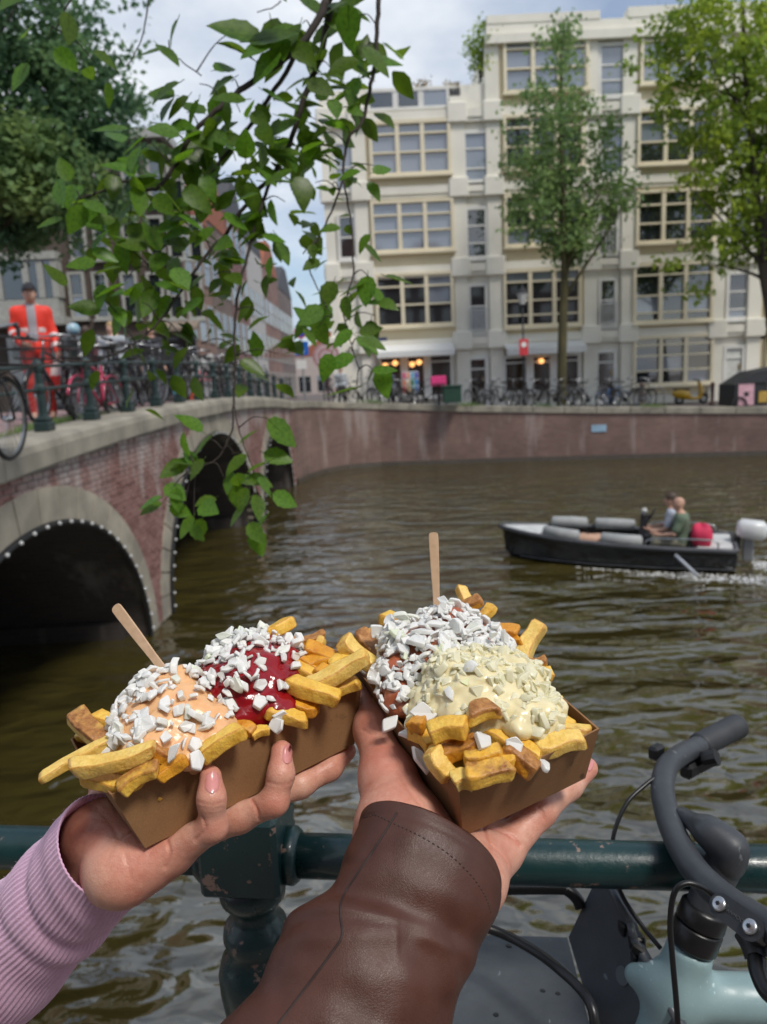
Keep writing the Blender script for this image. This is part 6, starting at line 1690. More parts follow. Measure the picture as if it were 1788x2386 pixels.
# stem rising from the head tube and its rounded head behind the bar
stemp = catmull([atd(1601, 2230, 0.745), atd(1632, 2140, 0.742), atd(1660, 2065, 0.738), atd(1690, 2005, 0.732), atd(1700, 1975, 0.728)], 6)
ns_ = len(stemp)
MB().tube(stemp, [lerp(0.0165, 0.0175, min(1, i / 14)) for i in range(ns_)], 20).build('stem', BARM, fb, smooth=True)
hd = atd(1697, 1972, 0.728); ax_ = (atd(1716, 1975, 0.728) - atd(1618, 1900, 0.755)).normalized()
def headf(P):
    a = s_cap(P, hd - ax_ * 0.022, hd + ax_ * 0.002, 0.0095, 0.0128)
    a = smin(a, s_cap(P, hd + ax_ * 0.002, hd - UPV * 0.018, 0.0130, 0.0145), 0.02)
    return smin(a, s_cap(P, atd(1590, 1900, 0.785), hd - ax_ * 0.02, 0.009, 0.011), 0.02)
link_mesh('stem_head', sdf_mesh('stem_head', headf, hd - Vector((.12, .12, .10)), hd + Vector((.08, .1, .10)), 0.003, root_loc(fb)), BARM, fb, True)
# headset rings, head tube, frame tubes
h0, h1 = atd(1570, 2300, 0.748), atd(1611, 2205, 0.745)
hdir = (atd(1640, 2125, 0.742) - h1).normalized()
MB().lathe([(0.0225, 0.0), (0.0235, 0.002), (0.0235, 0.020), (0.0225, 0.022)], h1 + hdir * 0.002, 24, tuple(hdir)).build('headset_ring', BLKC, fb, True)
MB().lathe([(0.0225, 0.0), (0.0235, 0.002), (0.0225, 0.016), (0.0195, 0.019)], h1 + hdir * 0.0255, 24, tuple(hdir)).build('headset_ring', BLKC, fb, True)
lowp = h1 - hdir * 0.155
def framef(P):
    a = s_cap(P, lowp, h1, 0.025, 0.0225)
    tt0, tt1 = h1 - hdir * 0.055, h1 - hdir * 0.055 + Vector((0.65, -0.03, -0.03))
    a = smin(a, s_cap(P, tt0, tt1, 0.0235, 0.0215), 0.018)
    dd1 = h1 - hdir * 0.145 + Vector((0.45, -0.02, -0.42))
    a = smin(a, s_cap(P, h1 - hdir * 0.135, dd1, 0.025, 0.024), 0.015)
    seat0, seat1 = tt1 + Vector((0, 0, 0.05)), tt1 + Vector((0.12, 0, -0.42)) + Vector((-0.30, 0.0, -0.0))
    a = smin(a, s_cap(P, seat0, dd1, 0.018, 0.02), 0.02)
    # bracket of the front carrier
    a = smin(a, s_cap(P, h1 - hdir * 0.05, h1 - hdir * 0.045 + Vector((-0.038, 0.012, 0.006)), 0.018, 0.011), 0.02)
    return np.maximum(a, (P[0] - h1.x) * hdir.x + (P[1] - h1.y) * hdir.y + (P[2] - h1.z) * hdir.z)
link_mesh('frame', sdf_mesh('frame', framef, Vector((0.15, 0.48, 2.12)), Vector((1.02, 0.78, 2.80)), 0.005, root_loc(fb), 1), MINT, fb, True)
zt = root_loc(fb).z
wz = 1.75 + 0.335
for wx, wy, nm in ((0.10, 0.63, 'front'), (1.14, 0.58, 'rear')):
    w = MB().torus((wx, wy, wz), 0.315, 0.022, (0.04, 1, 0), 40, 8).build('wheel', TYRE, fb, True)
    mb = MB().torus((wx, wy, wz), 0.288, 0.012, (0.04, 1, 0), 40, 6)
    for k in range(14):
        a = PI * k / 14; mb.tube([(wx - 0.28 * math.cos(a), wy, wz - 0.28 * math.sin(a)), (wx + 0.28 * math.cos(a), wy, wz + 0.28 * math.sin(a))], 0.0015, 3, False)
    mb.lathe([(0.04, -0.05), (0.04, 0.05)], (wx, wy, wz), 14, (0, 1, 0)); mb.build('rim', BLKC, w)
mb = MB()
for s in (-0.055, 0.055): mb.tube([lowp, lowp + Vector((-0.02, s, -0.03)), Vector((0.10, 0.63 + s, wz))], 0.013, 8)
mb.build('fork', MINT, fb, True)
dd1 = h1 - hdir * 0.145 + Vector((0.45, -0.02, -0.42)); mb = MB()
for s in (-0.05, 0.05): mb.tube([dd1, Vector((1.14, 0.58 + s, wz))], 0.011, 7); mb.tube([h1 - hdir * 0.055 + Vector((0.65, -0.03, -0.04)), Vector((1.14, 0.58 + s, wz))], 0.009, 7)
mb.build('chain_stays', MINT, fb, True)
sp_ = h1 - hdir * 0.055 + Vector((0.66, -0.03, 0.02)); mb = MB(); mb.tube([sp_, sp_ + Vector((0.03, 0, 0.15))], 0.014, 8)
mb.prism([sp_ + Vector((x, y, 0.155)) for x, y in ((-0.13, -0.015), (-0.02, -0.03), (0.08, -0.075), (0.15, -0.075), (0.15, 0.075), (0.08, 0.075), (-0.02, 0.03), (-0.13, 0.015))], (0, 0, 0.045)); mb.build('saddle', SADL, fb)
# clamp plate with two bolts and its lettering
p0, p1 = atd(1678, 2108, 0.640), atd(1750, 2161, 0.612)
pa = (p1 - p0).normalized(); pn = (CAM - (p0 + p1) / 2).normalized(); pn = (pn - pa * pn.dot(pa)).normalized(); pbv = pn.cross(pa)
mb = MB(); outl = []
for k in range(11): a = PI / 2 + PI * k / 10; outl.append(p0 + (pa * math.cos(a) + pbv * math.sin(a)) * 0.0098)
for k in range(11): a = -PI / 2 + PI * k / 10; outl.append(p1 + (pa * math.cos(a) + pbv * math.sin(a)) * 0.0108)
mb.prism([q - pn * 0.012 for q in outl], pn * 0.012); cp = mb.build('clamp_plate', M('clamp_dark', (0.030, 0.032, 0.036), (0.02, 0.022, 0.025), scale=60, rough=0.4, bs=0.2, bscale=250, bdist=0.0004), fb)
for q in (p0, p1):
    bo = MB().lathe([(0.0058, 0), (0.0064, 0.0008), (0.0060, 0.0026), (0.0046, 0.0032)], q + pn * 0.0005, 20, tuple(pn)).build('bolt', SILV, cp, True)
    mb = MB(); mb.prism([q + pn * 0.0040 + (pa * math.cos(2 * PI * k / 12) + pbv * math.sin(2 * PI * k / 12)) * (0.0021 if k % 2 else 0.0014) for k in range(12)], pn * 0.0006); mb.build('bolt_socket', BLKC, bo)
cu = bpy.data.curves.new('lettering', 'FONT'); cu.body = 'VANMOOF'; cu.size = 0.0040; cu.extrude = 0.0002; cu.align_x = 'CENTER'; cu.align_y = 'CENTER'; cu.space_character = 1.15
tmp = bpy.data.objects.new('lettering_curve', cu); COL.objects.link(tmp)
bpy.context.view_layer.update()
tme = bpy.data.meshes.new_from_object(tmp.evaluated_get(bpy.context.evaluated_depsgraph_get()))
bpy.data.objects.remove(tmp); bpy.data.curves.remove(cu)
mt = Matrix.Identity(4); mid = (p0 + p1) / 2 + pn * 0.0006
for i in range(3): mt[i][0], mt[i][1], mt[i][2], mt[i][3] = pa[i], pbv[i], pn[i], mid[i] - root_loc(cp)[i]
tme.transform(mt); link_mesh('lettering', tme, M('letter_grey', (0.10, 0.105, 0.11), rough=0.6), cp)
# near brake lever
lv = [atd(1745, 2185, 0.622), atd(1752, 2215, 0.622), atd(1750, 2232, 0.62)]
MB().tube(catmull([atd(1740, 2170, 0.63), atd(1757, 2200, 0.622), atd(1768, 2232, 0.616)], 5), [0.011] * 11, 14).build('lever_body', M('clamp_dark', (0.03, 0.032, 0.036)), fb, True)
MB().tube(catmull([atd(1764, 2235, 0.612), atd(1768, 2270, 0.60), atd(1790, 2315, 0.585), atd(1840, 2350, 0.57)], 6), [lerp(0.0075, 0.0055, i / 18) for i in range(19)], 12).build('brake_lever', BLKC, fb, True)
# cables
def cable(pts, r, nm='cable'): MB().tube(catmull([atd(*q) for q in pts], 8), r, 10).build(nm, BLKC, fb, True)
cable([(1536, 1806, 0.845), (1505, 1828, 0.84), (1462, 1870, 0.83), (1433, 1935, 0.82), (1427, 1990, 0.815), (1433, 2040, 0.81), (1455, 2095, 0.80), (1495, 2155, 0.785), (1540, 2210, 0.765)], 0.0024)
cable([(1664, 2090, 0.665), (1636, 2068, 0.66), (1600, 2058, 0.66), (1572, 2080, 0.66), (1562, 2150, 0.665), (1568, 2240, 0.67), (1576, 2330, 0.67), (1582, 2420, 0.67)], 0.0026)
cable([(1100, 2150, 0.80), (1180, 2180, 0.79), (1255, 2222, 0.76), (1310, 2265, 0.73), (1352, 2305, 0.71), (1380, 2350, 0.69), (1390, 2420, 0.68)], 0.0048, 'brake_hose')
# front carrier: flat deck, upright side plate, hoop
dk = [atd(1040, 2176, 0.93), atd(1322, 2184, 0.925), atd(1396, 2470, 0.715), atd(930, 2470, 0.715)]
nrm = (dk[1] - dk[0]).cross(dk[3] - dk[0]).normalized(); nrm = nrm if nrm.z > 0 else -nrm
car = MB().prism(dk, -nrm * 0.012).build('carrier_deck', CARR, fb)
for px, py, D, r in ((1186, 2208, 0.905, 0.0035), (1300, 2312, 0.815, 0.0030), (1156, 2375, 0.78, 0.003), (1265, 2325, 0.82, 0.003)):
    q = atd(px, py, D)
    t_ = (q - dk[0]).dot(nrm); q = q - nrm * t_
    MB().lathe([(r, 0), (r * 0.9, 0.0008)], q + nrm * 0.0004, 12, tuple(nrm)).build('drain_plug', BLKC, car)
sp4 = [atd(1392, 2042, 0.845), atd(1408, 2040, 0.845), atd(1468, 2150, 0.815), atd(1478, 2190, 0.805), atd(1506, 2240, 0.785), atd(1600, 2420, 0.705), atd(1410, 2470, 0.705), atd(1325, 2184, 0.905)]
sp4[7] = atd(1325, 2184, 0.865); sn = (sp4[5] - sp4[0]).cross(sp4[7] - sp4[0]).normalized(); sn = sn if sn.dot(CAM - sp4[0]) > 0 else -sn
fl = [CAM + (q - CAM) * ((sp4[0] - CAM).dot(sn) / (q - CAM).dot(sn)) for q in sp4]
pl_ = MB().prism(fl, -sn * 0.010).build('carrier_side_plate', CARR, fb)
mb = MB()
for a, b in zip(fl[1:5], fl[2:6]): mb.tube([a, b], 0.0042, 8)
mb.build('plate_rim', M('rim_light', (0.11, 0.12, 0.135), rough=0.35), pl_, True)
e_ = atd(1430, 2275, 0.78); e_ = e_ - sn * ((e_ - sp4[0]).dot(sn))
MB().lathe([(0.0095, 0.0), (0.0090, 0.0015)], e_ + sn * 0.0003, 24, tuple(sn)).build('reflector', M('reflector_grey', (0.13, 0.15, 0.165), rough=0.3), pl_)
mb = MB()
for px, py, D in ((1462, 2162, 0.80), (1482, 2192, 0.79), (1490, 2232, 0.78), (1510, 2262, 0.77)):
    mb.obox(atd(px, py, D), RGT, UPV, FWD, (0.0085, 0.0065, 0.008), 0.002)
mb.tube([atd(1475, 2205, 0.775), atd(1500, 2222, 0.77)], 0.005, 8)
mb.build('carrier_clip', BLKC, fb)
MB().tube(catmull([atd(900, 2072, 0.885), atd(1050, 2072, 0.88), atd(1160, 2071, 0.875), atd(1300, 2070, 0.865), atd(1325, 2076, 0.862), atd(1345, 2095, 0.858), atd(1354, 2115, 0.855)], 6), 0.0068, 12).build('carrier_hoop', BLKC, fb, True)
MB().tube([atd(900, 2072, 0.885), atd(880, 2160, 0.88), atd(930, 2200, 0.90)], 0.0068, 10).build('carrier_hoop', BLKC, fb, True)

# ================================================================== TRAYS
KRAFT = M('kraft_board', (0.285, 0.150, 0.062), (0.235, 0.120, 0.050), scale=45, rough=0.82, bs=0.10, bscale=900, bdist=0.0002, stretch=(1, 1, 1))
def kraft():
    m, nt, b = newmat('kraft_stained'); b.inputs['Roughness'].default_value = 0.8
    g = nt.nodes.new('ShaderNodeNewGeometry').outputs['Position']
    fine = ramp(nt, noise_fac(nt, g, 900, 4, 0.7), [(0.3, (0.255, 0.128, 0.050)), (0.7, (0.330, 0.175, 0.074))])
    big = ramp(nt, noise_fac(nt, g, 28, 4, 0.6), [(0.3, (0.82, 0.80, 0.78)), (0.7, (1, 1, 1))])
    col = mixc(nt, 1.0, fine, big, 'MULTIPLY')
    spots = ramp(nt, noise_fac(nt, g, 120, 2, 0.5), [(0.64, (0, 0, 0)), (0.68, (0.75, 0.75, 0.75))])
    mask = ramp(nt, noise_fac(nt, g, 14, 2), [(0.50, (0, 0, 0)), (0.62, (1, 1, 1))])
    f = mixc(nt, 1.0, spots, mask, 'MULTIPLY')
    col = mixc(nt, f, col, (0.085, 0.040, 0.018))
    nt.links.new(col, b.inputs['Base Color'])
    bump(nt, b, noise_fac(nt, g, 1200, 3), 0.12, 0.0002)
    return m
KR = kraft()
L_, W_, l_, w_, H_ = 0.1826, 0.0997, 0.1578, 0.0918, 0.0455
TR = []
for R_, t_ in (([[0.8122359, -0.5746155, -0.1004478], [0.5737211, 0.8180494, -0.0404889], [0.1054368, -0.0247425, 0.9941181]], (-0.1197422, 0.5067728, 3.0278327)),
               ([[-0.3864452, -0.9165325, -0.1030940], [0.9129325, -0.3642170, -0.1841199], [0.1312033, -0.1652701, 0.9774822]], (0.0510374, 0.5073240, 3.0402847))):
    TR.append((Matrix(R_), Vector(t_)))
def tw_(i, x, y, z): return TR[i][0] @ Vector((x, y, z)) + TR[i][1]
def tl_(i, p): return TR[i][0].transposed() @ (Vector(p) - TR[i][1])
TRAYLAB = ['brown kraft paper tray on the left, held by the hand in the pink sleeve', 'brown kraft paper tray on the right, held by the hand in the leather sleeve']
trays = []
for i in (0, 1):
    t = thing('paper_tray', tw_(i, 0, 0, 0), TRAYLAB[i], 'tray')
    th = 0.0011
    def cn(sx, sy, top, inn=0.0):
        if top: return tw_(i, sx * (L_ / 2 - inn), sy * (W_ / 2 - inn), H_)
        return tw_(i, sx * (l_ / 2 - inn), sy * (w_ / 2 - inn), inn)
    mb = MB()
    def panel(nm, a, b, nseg=12):
        """side panel from corner a to b with a slightly bowed, uneven rim; a, b are (sx, sy)"""
        mb = MB(); rings = []
        for k in range(nseg + 1):
            u = k / nseg; bow = math.sin(PI * u)
            def pt(top, inn):
                P = cn(*a, top, inn).lerp(cn(*b, top, inn), u)
                o = (TR[i][0] @ Vector(((a[0] + b[0]) / 2, (a[1] + b[1]) / 2, 0)))
                return P + o * (0.0022 * bow if top else 0.0008 * bow)
            rings.append([pt(0, 0), pt(1, 0), pt(1, th), pt(0, th)])
        mb.loft(rings, True, True, True); return mb.build(nm, KR, t)
    panel('side_panel', (-1, -1), (1, -1)); panel('side_panel', (1, 1), (-1, 1)); panel('end_panel', (1, -1), (1, 1)); panel('end_panel', (-1, 1), (-1, -1))
    mb = MB(); q = [cn(-1, -1, 0), cn(1, -1, 0), cn(1, 1, 0), cn(-1, 1, 0)]
    mb.prism(q, TR[i][0] @ Vector((0, 0, th))); mb.build('base_panel', KR, t)
    trays.append(t)

# ================================================================== FRIES
def fry_mat(name, c, cdark, skin):
    m, nt, b = newmat(name); b.inputs['Roughness'].default_value = 0.36; b.inputs['Specular IOR Level'].default_value = 0.5
    geo = nt.nodes.new('ShaderNodeNewGeometry'); P = geo.outputs['Position']
    n1 = noise_fac(nt, P, 75, 5, 0.6); n2 = noise_fac(nt, P, 420, 5, 0.65)
    pa_ = nt.nodes.new('ShaderNodeAttribute'); pa_.attribute_name = 'edge'; pt = pa_.outputs['Fac']
    base = ramp(nt, n1, [(0.30, cdark), (0.55, c), (0.8, tuple(min(1, x * 1.12) for x in c))])
    fine = ramp(nt, n2, [(0.36, (0.84, 0.76, 0.60)), (0.60, (1, 1, 1))])
    base = mixc(nt, 0.8, base, fine, 'MULTIPLY')
    edge = nt.nodes.new('ShaderNodeMath'); edge.operation = 'MULTIPLY'; nt.links.new(pt, edge.inputs[0]); nt.links.new(n1, edge.inputs[1])
    col = mixc(nt, ramp(nt, edge.outputs[0], [(0.12, (0, 0, 0)), (0.50, (0.85, 0.85, 0.85))]), base, (0.50, 0.20, 0.022))
    if skin:
        at_ = nt.nodes.new('ShaderNodeAttribute'); at_.attribute_name = 'skin'
        n3 = noise_fac(nt, P, 200, 5, 0.7)
        sk = ramp(nt, n3, [(0.30, (0.20, 0.070, 0.014)), (0.55, (0.46, 0.205, 0.055)), (0.75, (0.60, 0.33, 0.12))])
        ad = nt.nodes.new('ShaderNodeMath'); ad.operation = 'MULTIPLY_ADD'; ad.inputs[1].default_value = 0.8; nt.links.new(n1, ad.inputs[0]); nt.links.new(at_.outputs['Fac'], ad.inputs[2])
        f = ramp(nt, ad.outputs[0], [(0.85, (0, 0, 0)), (1.0, (1, 1, 1))])
        col = mixc(nt, f, col, sk)
    nt.links.new(col, b.inputs['Base Color'])
    b.inputs['Subsurface Weight'].default_value = 0.18; b.inputs['Subsurface Radius'].default_value = (0.006, 0.003, 0.0008); b.inputs['Subsurface Scale'].default_value = 1.0
    h = nt.nodes.new('ShaderNodeMath'); h.operation = 'MULTIPLY_ADD'; h.inputs[1].default_value = 0.5; nt.links.new(n2, h.inputs[0]); nt.links.new(noise_fac(nt, P, 160, 4), h.inputs[2])
    bump(nt, b, h.outputs[0], 0.95, 0.0013)
    return m
FRY = fry_mat('potato_fry', (0.90, 0.585, 0.105), (0.80, 0.43, 0.045), True)
FRYP = fry_mat('potato_fry_pale', (0.90, 0.65, 0.19), (0.82, 0.52, 0.10), True)
FRYO = fry_mat('potato_fry_orange', (0.80, 0.39, 0.035), (0.60, 0.22, 0.014), True)
FM = {'y': FRY, 'p': FRYP, 'o': FRYO}
def fry(a, b, w, h, kind, label, group, seed, skin=0.0, roll=0.0, bend=0.0, taper=(1.0, 1.0)):
    a, b = Vector(a), Vector(b); L = (b - a).length; rr = random.Random(seed)
    c = (a + b) / 2; x = (b - a).normalized()
    up = (UPV - FWD * 0.6); z = (up - x * up.dot(x)).normalized(); y = z.cross(x)
    z, y = z * math.cos(roll) + y * math.sin(roll), y * math.cos(roll) - z * math.sin(roll)
    o3 = Vector((seed * 1.7, seed * 0.3, 5.0)); n, m = 16, 24
    V = []; at_ = []; ed_ = []
    for i in range(n + 1):
        u = i / n; s = min(u, 1 - u); e = min(1.0, (s / 0.05)) if L > 0 else 1
        sh = 0.80 + 0.20 * math.sqrt(max(0, 1 - (1 - e) ** 2)); tp = lerp(taper[0], taper[1], u)
        for k in range(m):
            th = 2 * PI * (k + 0.5) / m; cs, sn_ = math.cos(th), math.sin(th); pw = 0.26
            yy = math.copysign(abs(cs) ** pw, cs) * w / 2 * sh * tp; zz_ = math.copysign(abs(sn_) ** pw, sn_) * h / 2 * sh * tp
            p = Vector(((u - 0.5) * L, yy, zz_ + bend * L * (0.25 - (u - 0.5) ** 2)))
            d = mnoise.noise_vector(p * 70 + o3) * 0.0013 + mnoise.noise_vector(p * 330 + o3) * 0.00035
            p += d; p.y += 0.0012 * math.sin(u * 5 + seed); p.x += (yy * math.sin(seed * 2.1) * 0.35 + zz_ * math.cos(seed * 1.3) * 0.3) * (1 if u > 0.5 else -1) * (abs(u - 0.5) * 2) ** 3
            V.append(x * p.x + y * p.y + z * p.z)
            ed_.append(max((abs(cs * sn_) * 2) ** 3, max(0, 1 - s / 0.06) * 0.8))
            at_.append(skin if (zz_ > 0 and skin > 0) else (max(0.0, skin - 0.25) if u > 0.85 else 0.0))
    F = []
    for i in range(n):
        for k in range(m): F.append((i * m + k, i * m + (k + 1) % m, (i + 1) * m + (k + 1) % m, (i + 1) * m + k))
    c0 = len(V); V.append(x * (-L / 2 - 0.0006)); V.append(x * (L / 2 + 0.0006)); at_ += [0, max(0, skin)]; ed_ += [0.1, 0.1]
    for k in range(m): F.append((c0, (k + 1) % m, k)); F.append((c0 + 1, n * m + k, n * m + (k + 1) % m))
    me = bpy.data.meshes.new('potato_fry'); me.from_pydata([tuple(v) for v in V], [], F)
    aa = me.attributes.new('skin', 'FLOAT', 'POINT'); aa.data.foreach_set('value', at_); aa = me.attributes.new('edge', 'FLOAT', 'POINT'); aa.data.foreach_set('value', ed_)
    o = link_mesh('potato_fry', me, FM[kind], None, True, c)
    tag(o, label, 'fry', group); return o
GL0, GL1 = 'potato fries in the left tray', 'potato fries in the right tray'
def P(px, py, d): return atd(px, py, d)
LG = 'golden potato fry packed among the others in the left tray'
RG = 'golden potato fry packed among the others in the right tray'
# (px0,py0,d0, px1,py1,d1, width px, height px, kind, skin, roll, label)
LF = [(96, 1818, .455, 290, 1705, .49, 40, 34, 'p', 0, .2, 'long pale potato fry jutting out furthest over the left end of the left tray'),
      (166, 1795, .448, 362, 1742, .455, 52, 50, 'p', 0, .1, 'thick pale potato fry lying across the front left corner of the left tray'),
      (172, 1662, .515, 262, 1752, .49, 56, 44, 'p', .75, .1, 'short potato fry with brown skin end standing at the left end of the left tray'),
      (218, 1668, .53, 300, 1700, .52, 42, 34, 'y', 0, .2, None), (182, 1710, .53, 262, 1735, .52, 30, 26, 'y', .3, .0, None),
      (280, 1840, .445, 368, 1788, .448, 48, 40, 'y', .6, .2, 'short potato fry with brown top at the front rim of the left tray'),
      (372, 1812, .455, 432, 1765, .46, 44, 36, 'o', .2, .4, 'small curled golden potato fry below the peach sauce'),
      (190, 1815, .462, 330, 1822, .45, 44, 36, 'y', 0, .1, None), (350, 1738, .465, 405, 1772, .47, 40, 40, 'o', .8, .3, 'dark brown crusty potato fry just below the peach sauce'),
      (470, 1760, .470, 566, 1702, .475, 52, 46, 'y', .15, .3, 'stubby golden potato fry leaning on the front rim below the ketchup'),
      (535, 1690, .50, 592, 1708, .495, 34, 30, 'o', .5, .0, None), (585, 1712, .495, 628, 1700, .50, 30, 26, 'y', .2, .1, None),
      (628, 1655, .505, 716, 1678, .505, 50, 40, 'y', .1, .1, None), (655, 1640, .515, 740, 1655, .515, 40, 34, 'o', .35, .1, None), (640, 1592, .53, 706, 1622, .525, 44, 40, 'o', .55, .3, None),
      (676, 1592, .522, 788, 1632, .51, 50, 42, 'y', .25, .2, 'thick golden potato fry below the pale one at the right end of the left tray'),
      (720, 1598, .525, 858, 1530, .53, 54, 46, 'p', 0, .2, 'big pale potato fry pointing up at the right end of the left tray'),
      (765, 1618, .53, 838, 1590, .535, 36, 34, 'y', .2, .1, None), (690, 1568, .55, 765, 1535, .56, 46, 36, 'o', .1, .2, None), (712, 1512, .565, 792, 1540, .56, 48, 40, 'o', .1, .1, 'glossy orange potato fry behind the ketchup in the left tray'),
      (688, 1500, .575, 756, 1478, .585, 36, 30, 'o', .7, .2, 'brown burnt potato fry at the top right of the left tray'), (618, 1480, .575, 680, 1448, .585, 40, 34, 'y', .3, .6, 'yellow potato fry tip standing up behind the onions of the left tray'),
      (800, 1488, .56, 872, 1555, .555, 52, 40, 'p', .1, .2, 'pale potato fry leaning out of the right end of the left tray'), (680, 1550, .545, 745, 1590, .54, 40, 34, 'y', .0, .3, None),
      (770, 1560, .55, 830, 1520, .56, 40, 36, 'y', .2, .2, None), (600, 1640, .52, 660, 1600, .54, 40, 36, 'y', .2, .2, None), (560, 1690, .51, 640, 1640, .53, 40, 36, 'y', .1, .2, None),
      (735, 1560, .54, 800, 1580, .535, 40, 34, 'o', .2, .1, None), (240, 1760, .49, 330, 1800, .465, 42, 36, 'y', .2, .1, None), (300, 1790, .465, 380, 1740, .48, 42, 36, 'o', .3, .1, None)]
RF = [(1074, 1366, .610, 1102, 1450, .600, 40, 34, 'p', .1, .2, 'pale pointed potato fry standing tallest at the back of the right tray'),
      (1048, 1440, .588, 1120, 1392, .592, 38, 32, 'o', .95, .2, 'brown skinned potato fry wedge before the tallest fry of the right tray'), (1110, 1455, .59, 1148, 1408, .60, 30, 26, 'y', .5, .3, 'narrow potato fry with brown tip right of the tallest fry'),
      (892, 1440, .605, 990, 1462, .59, 42, 36, 'y', .1, .3, 'yellow potato fry behind the onions at the far left of the right tray'), (838, 1475, .590, 890, 1540, .575, 48, 42, 'o', .95, .2, 'brown skinned potato fry at the left corner of the right tray'),
      (1155, 1470, .565, 1205, 1478, .560, 52, 40, 'o', .55, .1, 'deep orange potato fry block at the right of the onions'), (1165, 1500, .56, 1212, 1490, .555, 36, 30, 'o', .2, .1, None),
      (1212, 1545, .548, 1256, 1450, .565, 48, 40, 'p', .2, .1, 'tall pale potato fry leaning right at the right side of the right tray'), (1222, 1552, .535, 1274, 1536, .535, 34, 28, 'o', .7, .2, 'small potato fry with brown knob end at the right rim'),
      (1232, 1572, .525, 1286, 1575, .52, 48, 40, 'y', .2, .1, 'yellow potato fry stub resting on the right rim of the right tray'), (1282, 1690, .475, 1372, 1712, .468, 44, 40, 'p', .5, .3, 'potato fry with a brown end at the right corner of the right tray'),
      (1240, 1742, .458, 1362, 1726, .462, 58, 44, 'p', .0, .1, 'broad pale yellow potato fry inside the right corner of the right tray'), (1088, 1668, .455, 1156, 1652, .46, 56, 50, 'y', .75, .2, 'crusty potato fry block on top in front of the mayonnaise'),
      (1000, 1708, .455, 1090, 1690, .45, 62, 52, 'y', .35, .15, 'thick yellow potato fry block at the front left of the right tray'), (955, 1692, .475, 992, 1684, .47, 42, 36, 'o', .5, .2, None),
      (1034, 1762, .452, 1114, 1722, .452, 52, 44, 'o', .6, .3, None), (1002, 1745, .452, 1048, 1818, .445, 56, 50, 'p', .3, .1, 'yellow potato fry leaning inside the left rim near the front corner'), (1082, 1765, .446, 1170, 1752, .444, 44, 38, 'y', .55, .1, 'flat golden potato fry above the front block'),
      (1085, 1805, .432, 1188, 1792, .436, 66, 56, 'y', .62, .1, 'large crusty potato fry block at the front rim of the right tray'), (1058, 1822, .434, 1102, 1815, .434, 50, 46, 'p', .1, .1, 'small bright yellow potato fry in the front corner of the right tray'),
      (1172, 1745, .448, 1250, 1796, .445, 56, 50, 'o', .95, .2, 'brown skinned potato fry block at the front rim right of centre'), (1132, 1706, .465, 1222, 1752, .458, 50, 44, 'y', .1, .1, 'smooth golden potato fry running under the mayonnaise'),
      (852, 1575, .578, 896, 1622, .565, 42, 36, 'o', .6, .2, None), (880, 1630, .56, 925, 1662, .545, 42, 40, 'y', .3, .2, None), (905, 1500, .585, 985, 1480, .59, 40, 36, 'y', .2, .2, None), (960, 1700, .48, 1010, 1740, .465, 44, 40, 'y', .3, .1, None),
      (1200, 1740, .456, 1262, 1762, .452, 46, 40, 'y', .2, .2, None), (1275, 1660, .485, 1340, 1700, .475, 42, 36, 'y', .2, .2, None), (1130, 1785, .442, 1200, 1770, .442, 44, 36, 'y', .3, .3, None), (1245, 1620, .50, 1310, 1640, .50, 42, 36, 'y', .3, .2, None)]
sd = 100
for lst, g, dl in ((LF, GL0, LG), (RF, GL1, RG)):
    for (x0, y0, d0, x1, y1, d1, w, h, k, sk, ro, lab) in lst:
        dm = (d0 + d1) / 2; sd += 1
        fry(P(x0, y0, d0), P(x1, y1, d1), w * dm / FPX * 0.86, h * dm / FPX * 0.84, k, lab or dl, g, sd, sk * 0.9, ro, random.Random(sd).uniform(-0.2, 0.2), (0.75, 1.0) if k == 'p' and w < 45 else (1, random.Random(sd).uniform(0.85, 1.0)))
# thinner fries wedged between those
rx_ = random.Random(55)
for lst, g, dl in ((LF, GL0, LG), (RF, GL1, RG)):
    for (x0, y0, d0, x1, y1, d1, w, h, k, sk, ro, lab) in lst:
        if rx_.random() < 0.12: continue
        ox, oy, od = rx_.gauss(0, 20), rx_.gauss(10, 14), rx_.uniform(0.004, 0.014); a_ = rx_.gauss(0, 0.55)
        cx_, cy_ = (x0 + x1) / 2 + ox, (y0 + y1) / 2 + oy; hx_, hy_ = (x1 - x0) / 2 * 0.95, (y1 - y0) / 2 * 0.95
        rx2, ry2 = hx_ * math.cos(a_) - hy_ * math.sin(a_), hx_ * math.sin(a_) + hy_ * math.cos(a_); dm = (d0 + d1) / 2 + od; dh = (d1 - d0) / 2
        wq = rx_.uniform(26, 38) * dm / FPX; sd += 1
        A_, B_ = P(cx_ - rx2, cy_ - ry2, dm - dh), P(cx_ + rx2, cy_ + ry2, dm + dh); i_ = 0 if g == GL0 else 1
        if min(tl_(i_, A_).z, tl_(i_, B_).z) < 0.018 or max(abs(tl_(i_, (A_ + B_) / 2).x) - 0.085, abs(tl_(i_, (A_ + B_) / 2).y) - 0.044) > 0: continue
        if any(tl_(i_, q).z < 0.050 and (abs(tl_(i_, q).x) > 0.084 or abs(tl_(i_, q).y) > 0.0415) for q in (A_, B_)): continue
        fry(A_, B_, wq, wq * rx_.uniform(0.75, 1.0), rx_.choice('ypoy'), dl, g, sd, rx_.choice((0, 0, .2, .5)), rx_.uniform(0, .8), rx_.uniform(-.12, .12), (1, rx_.uniform(0.6, 1)))
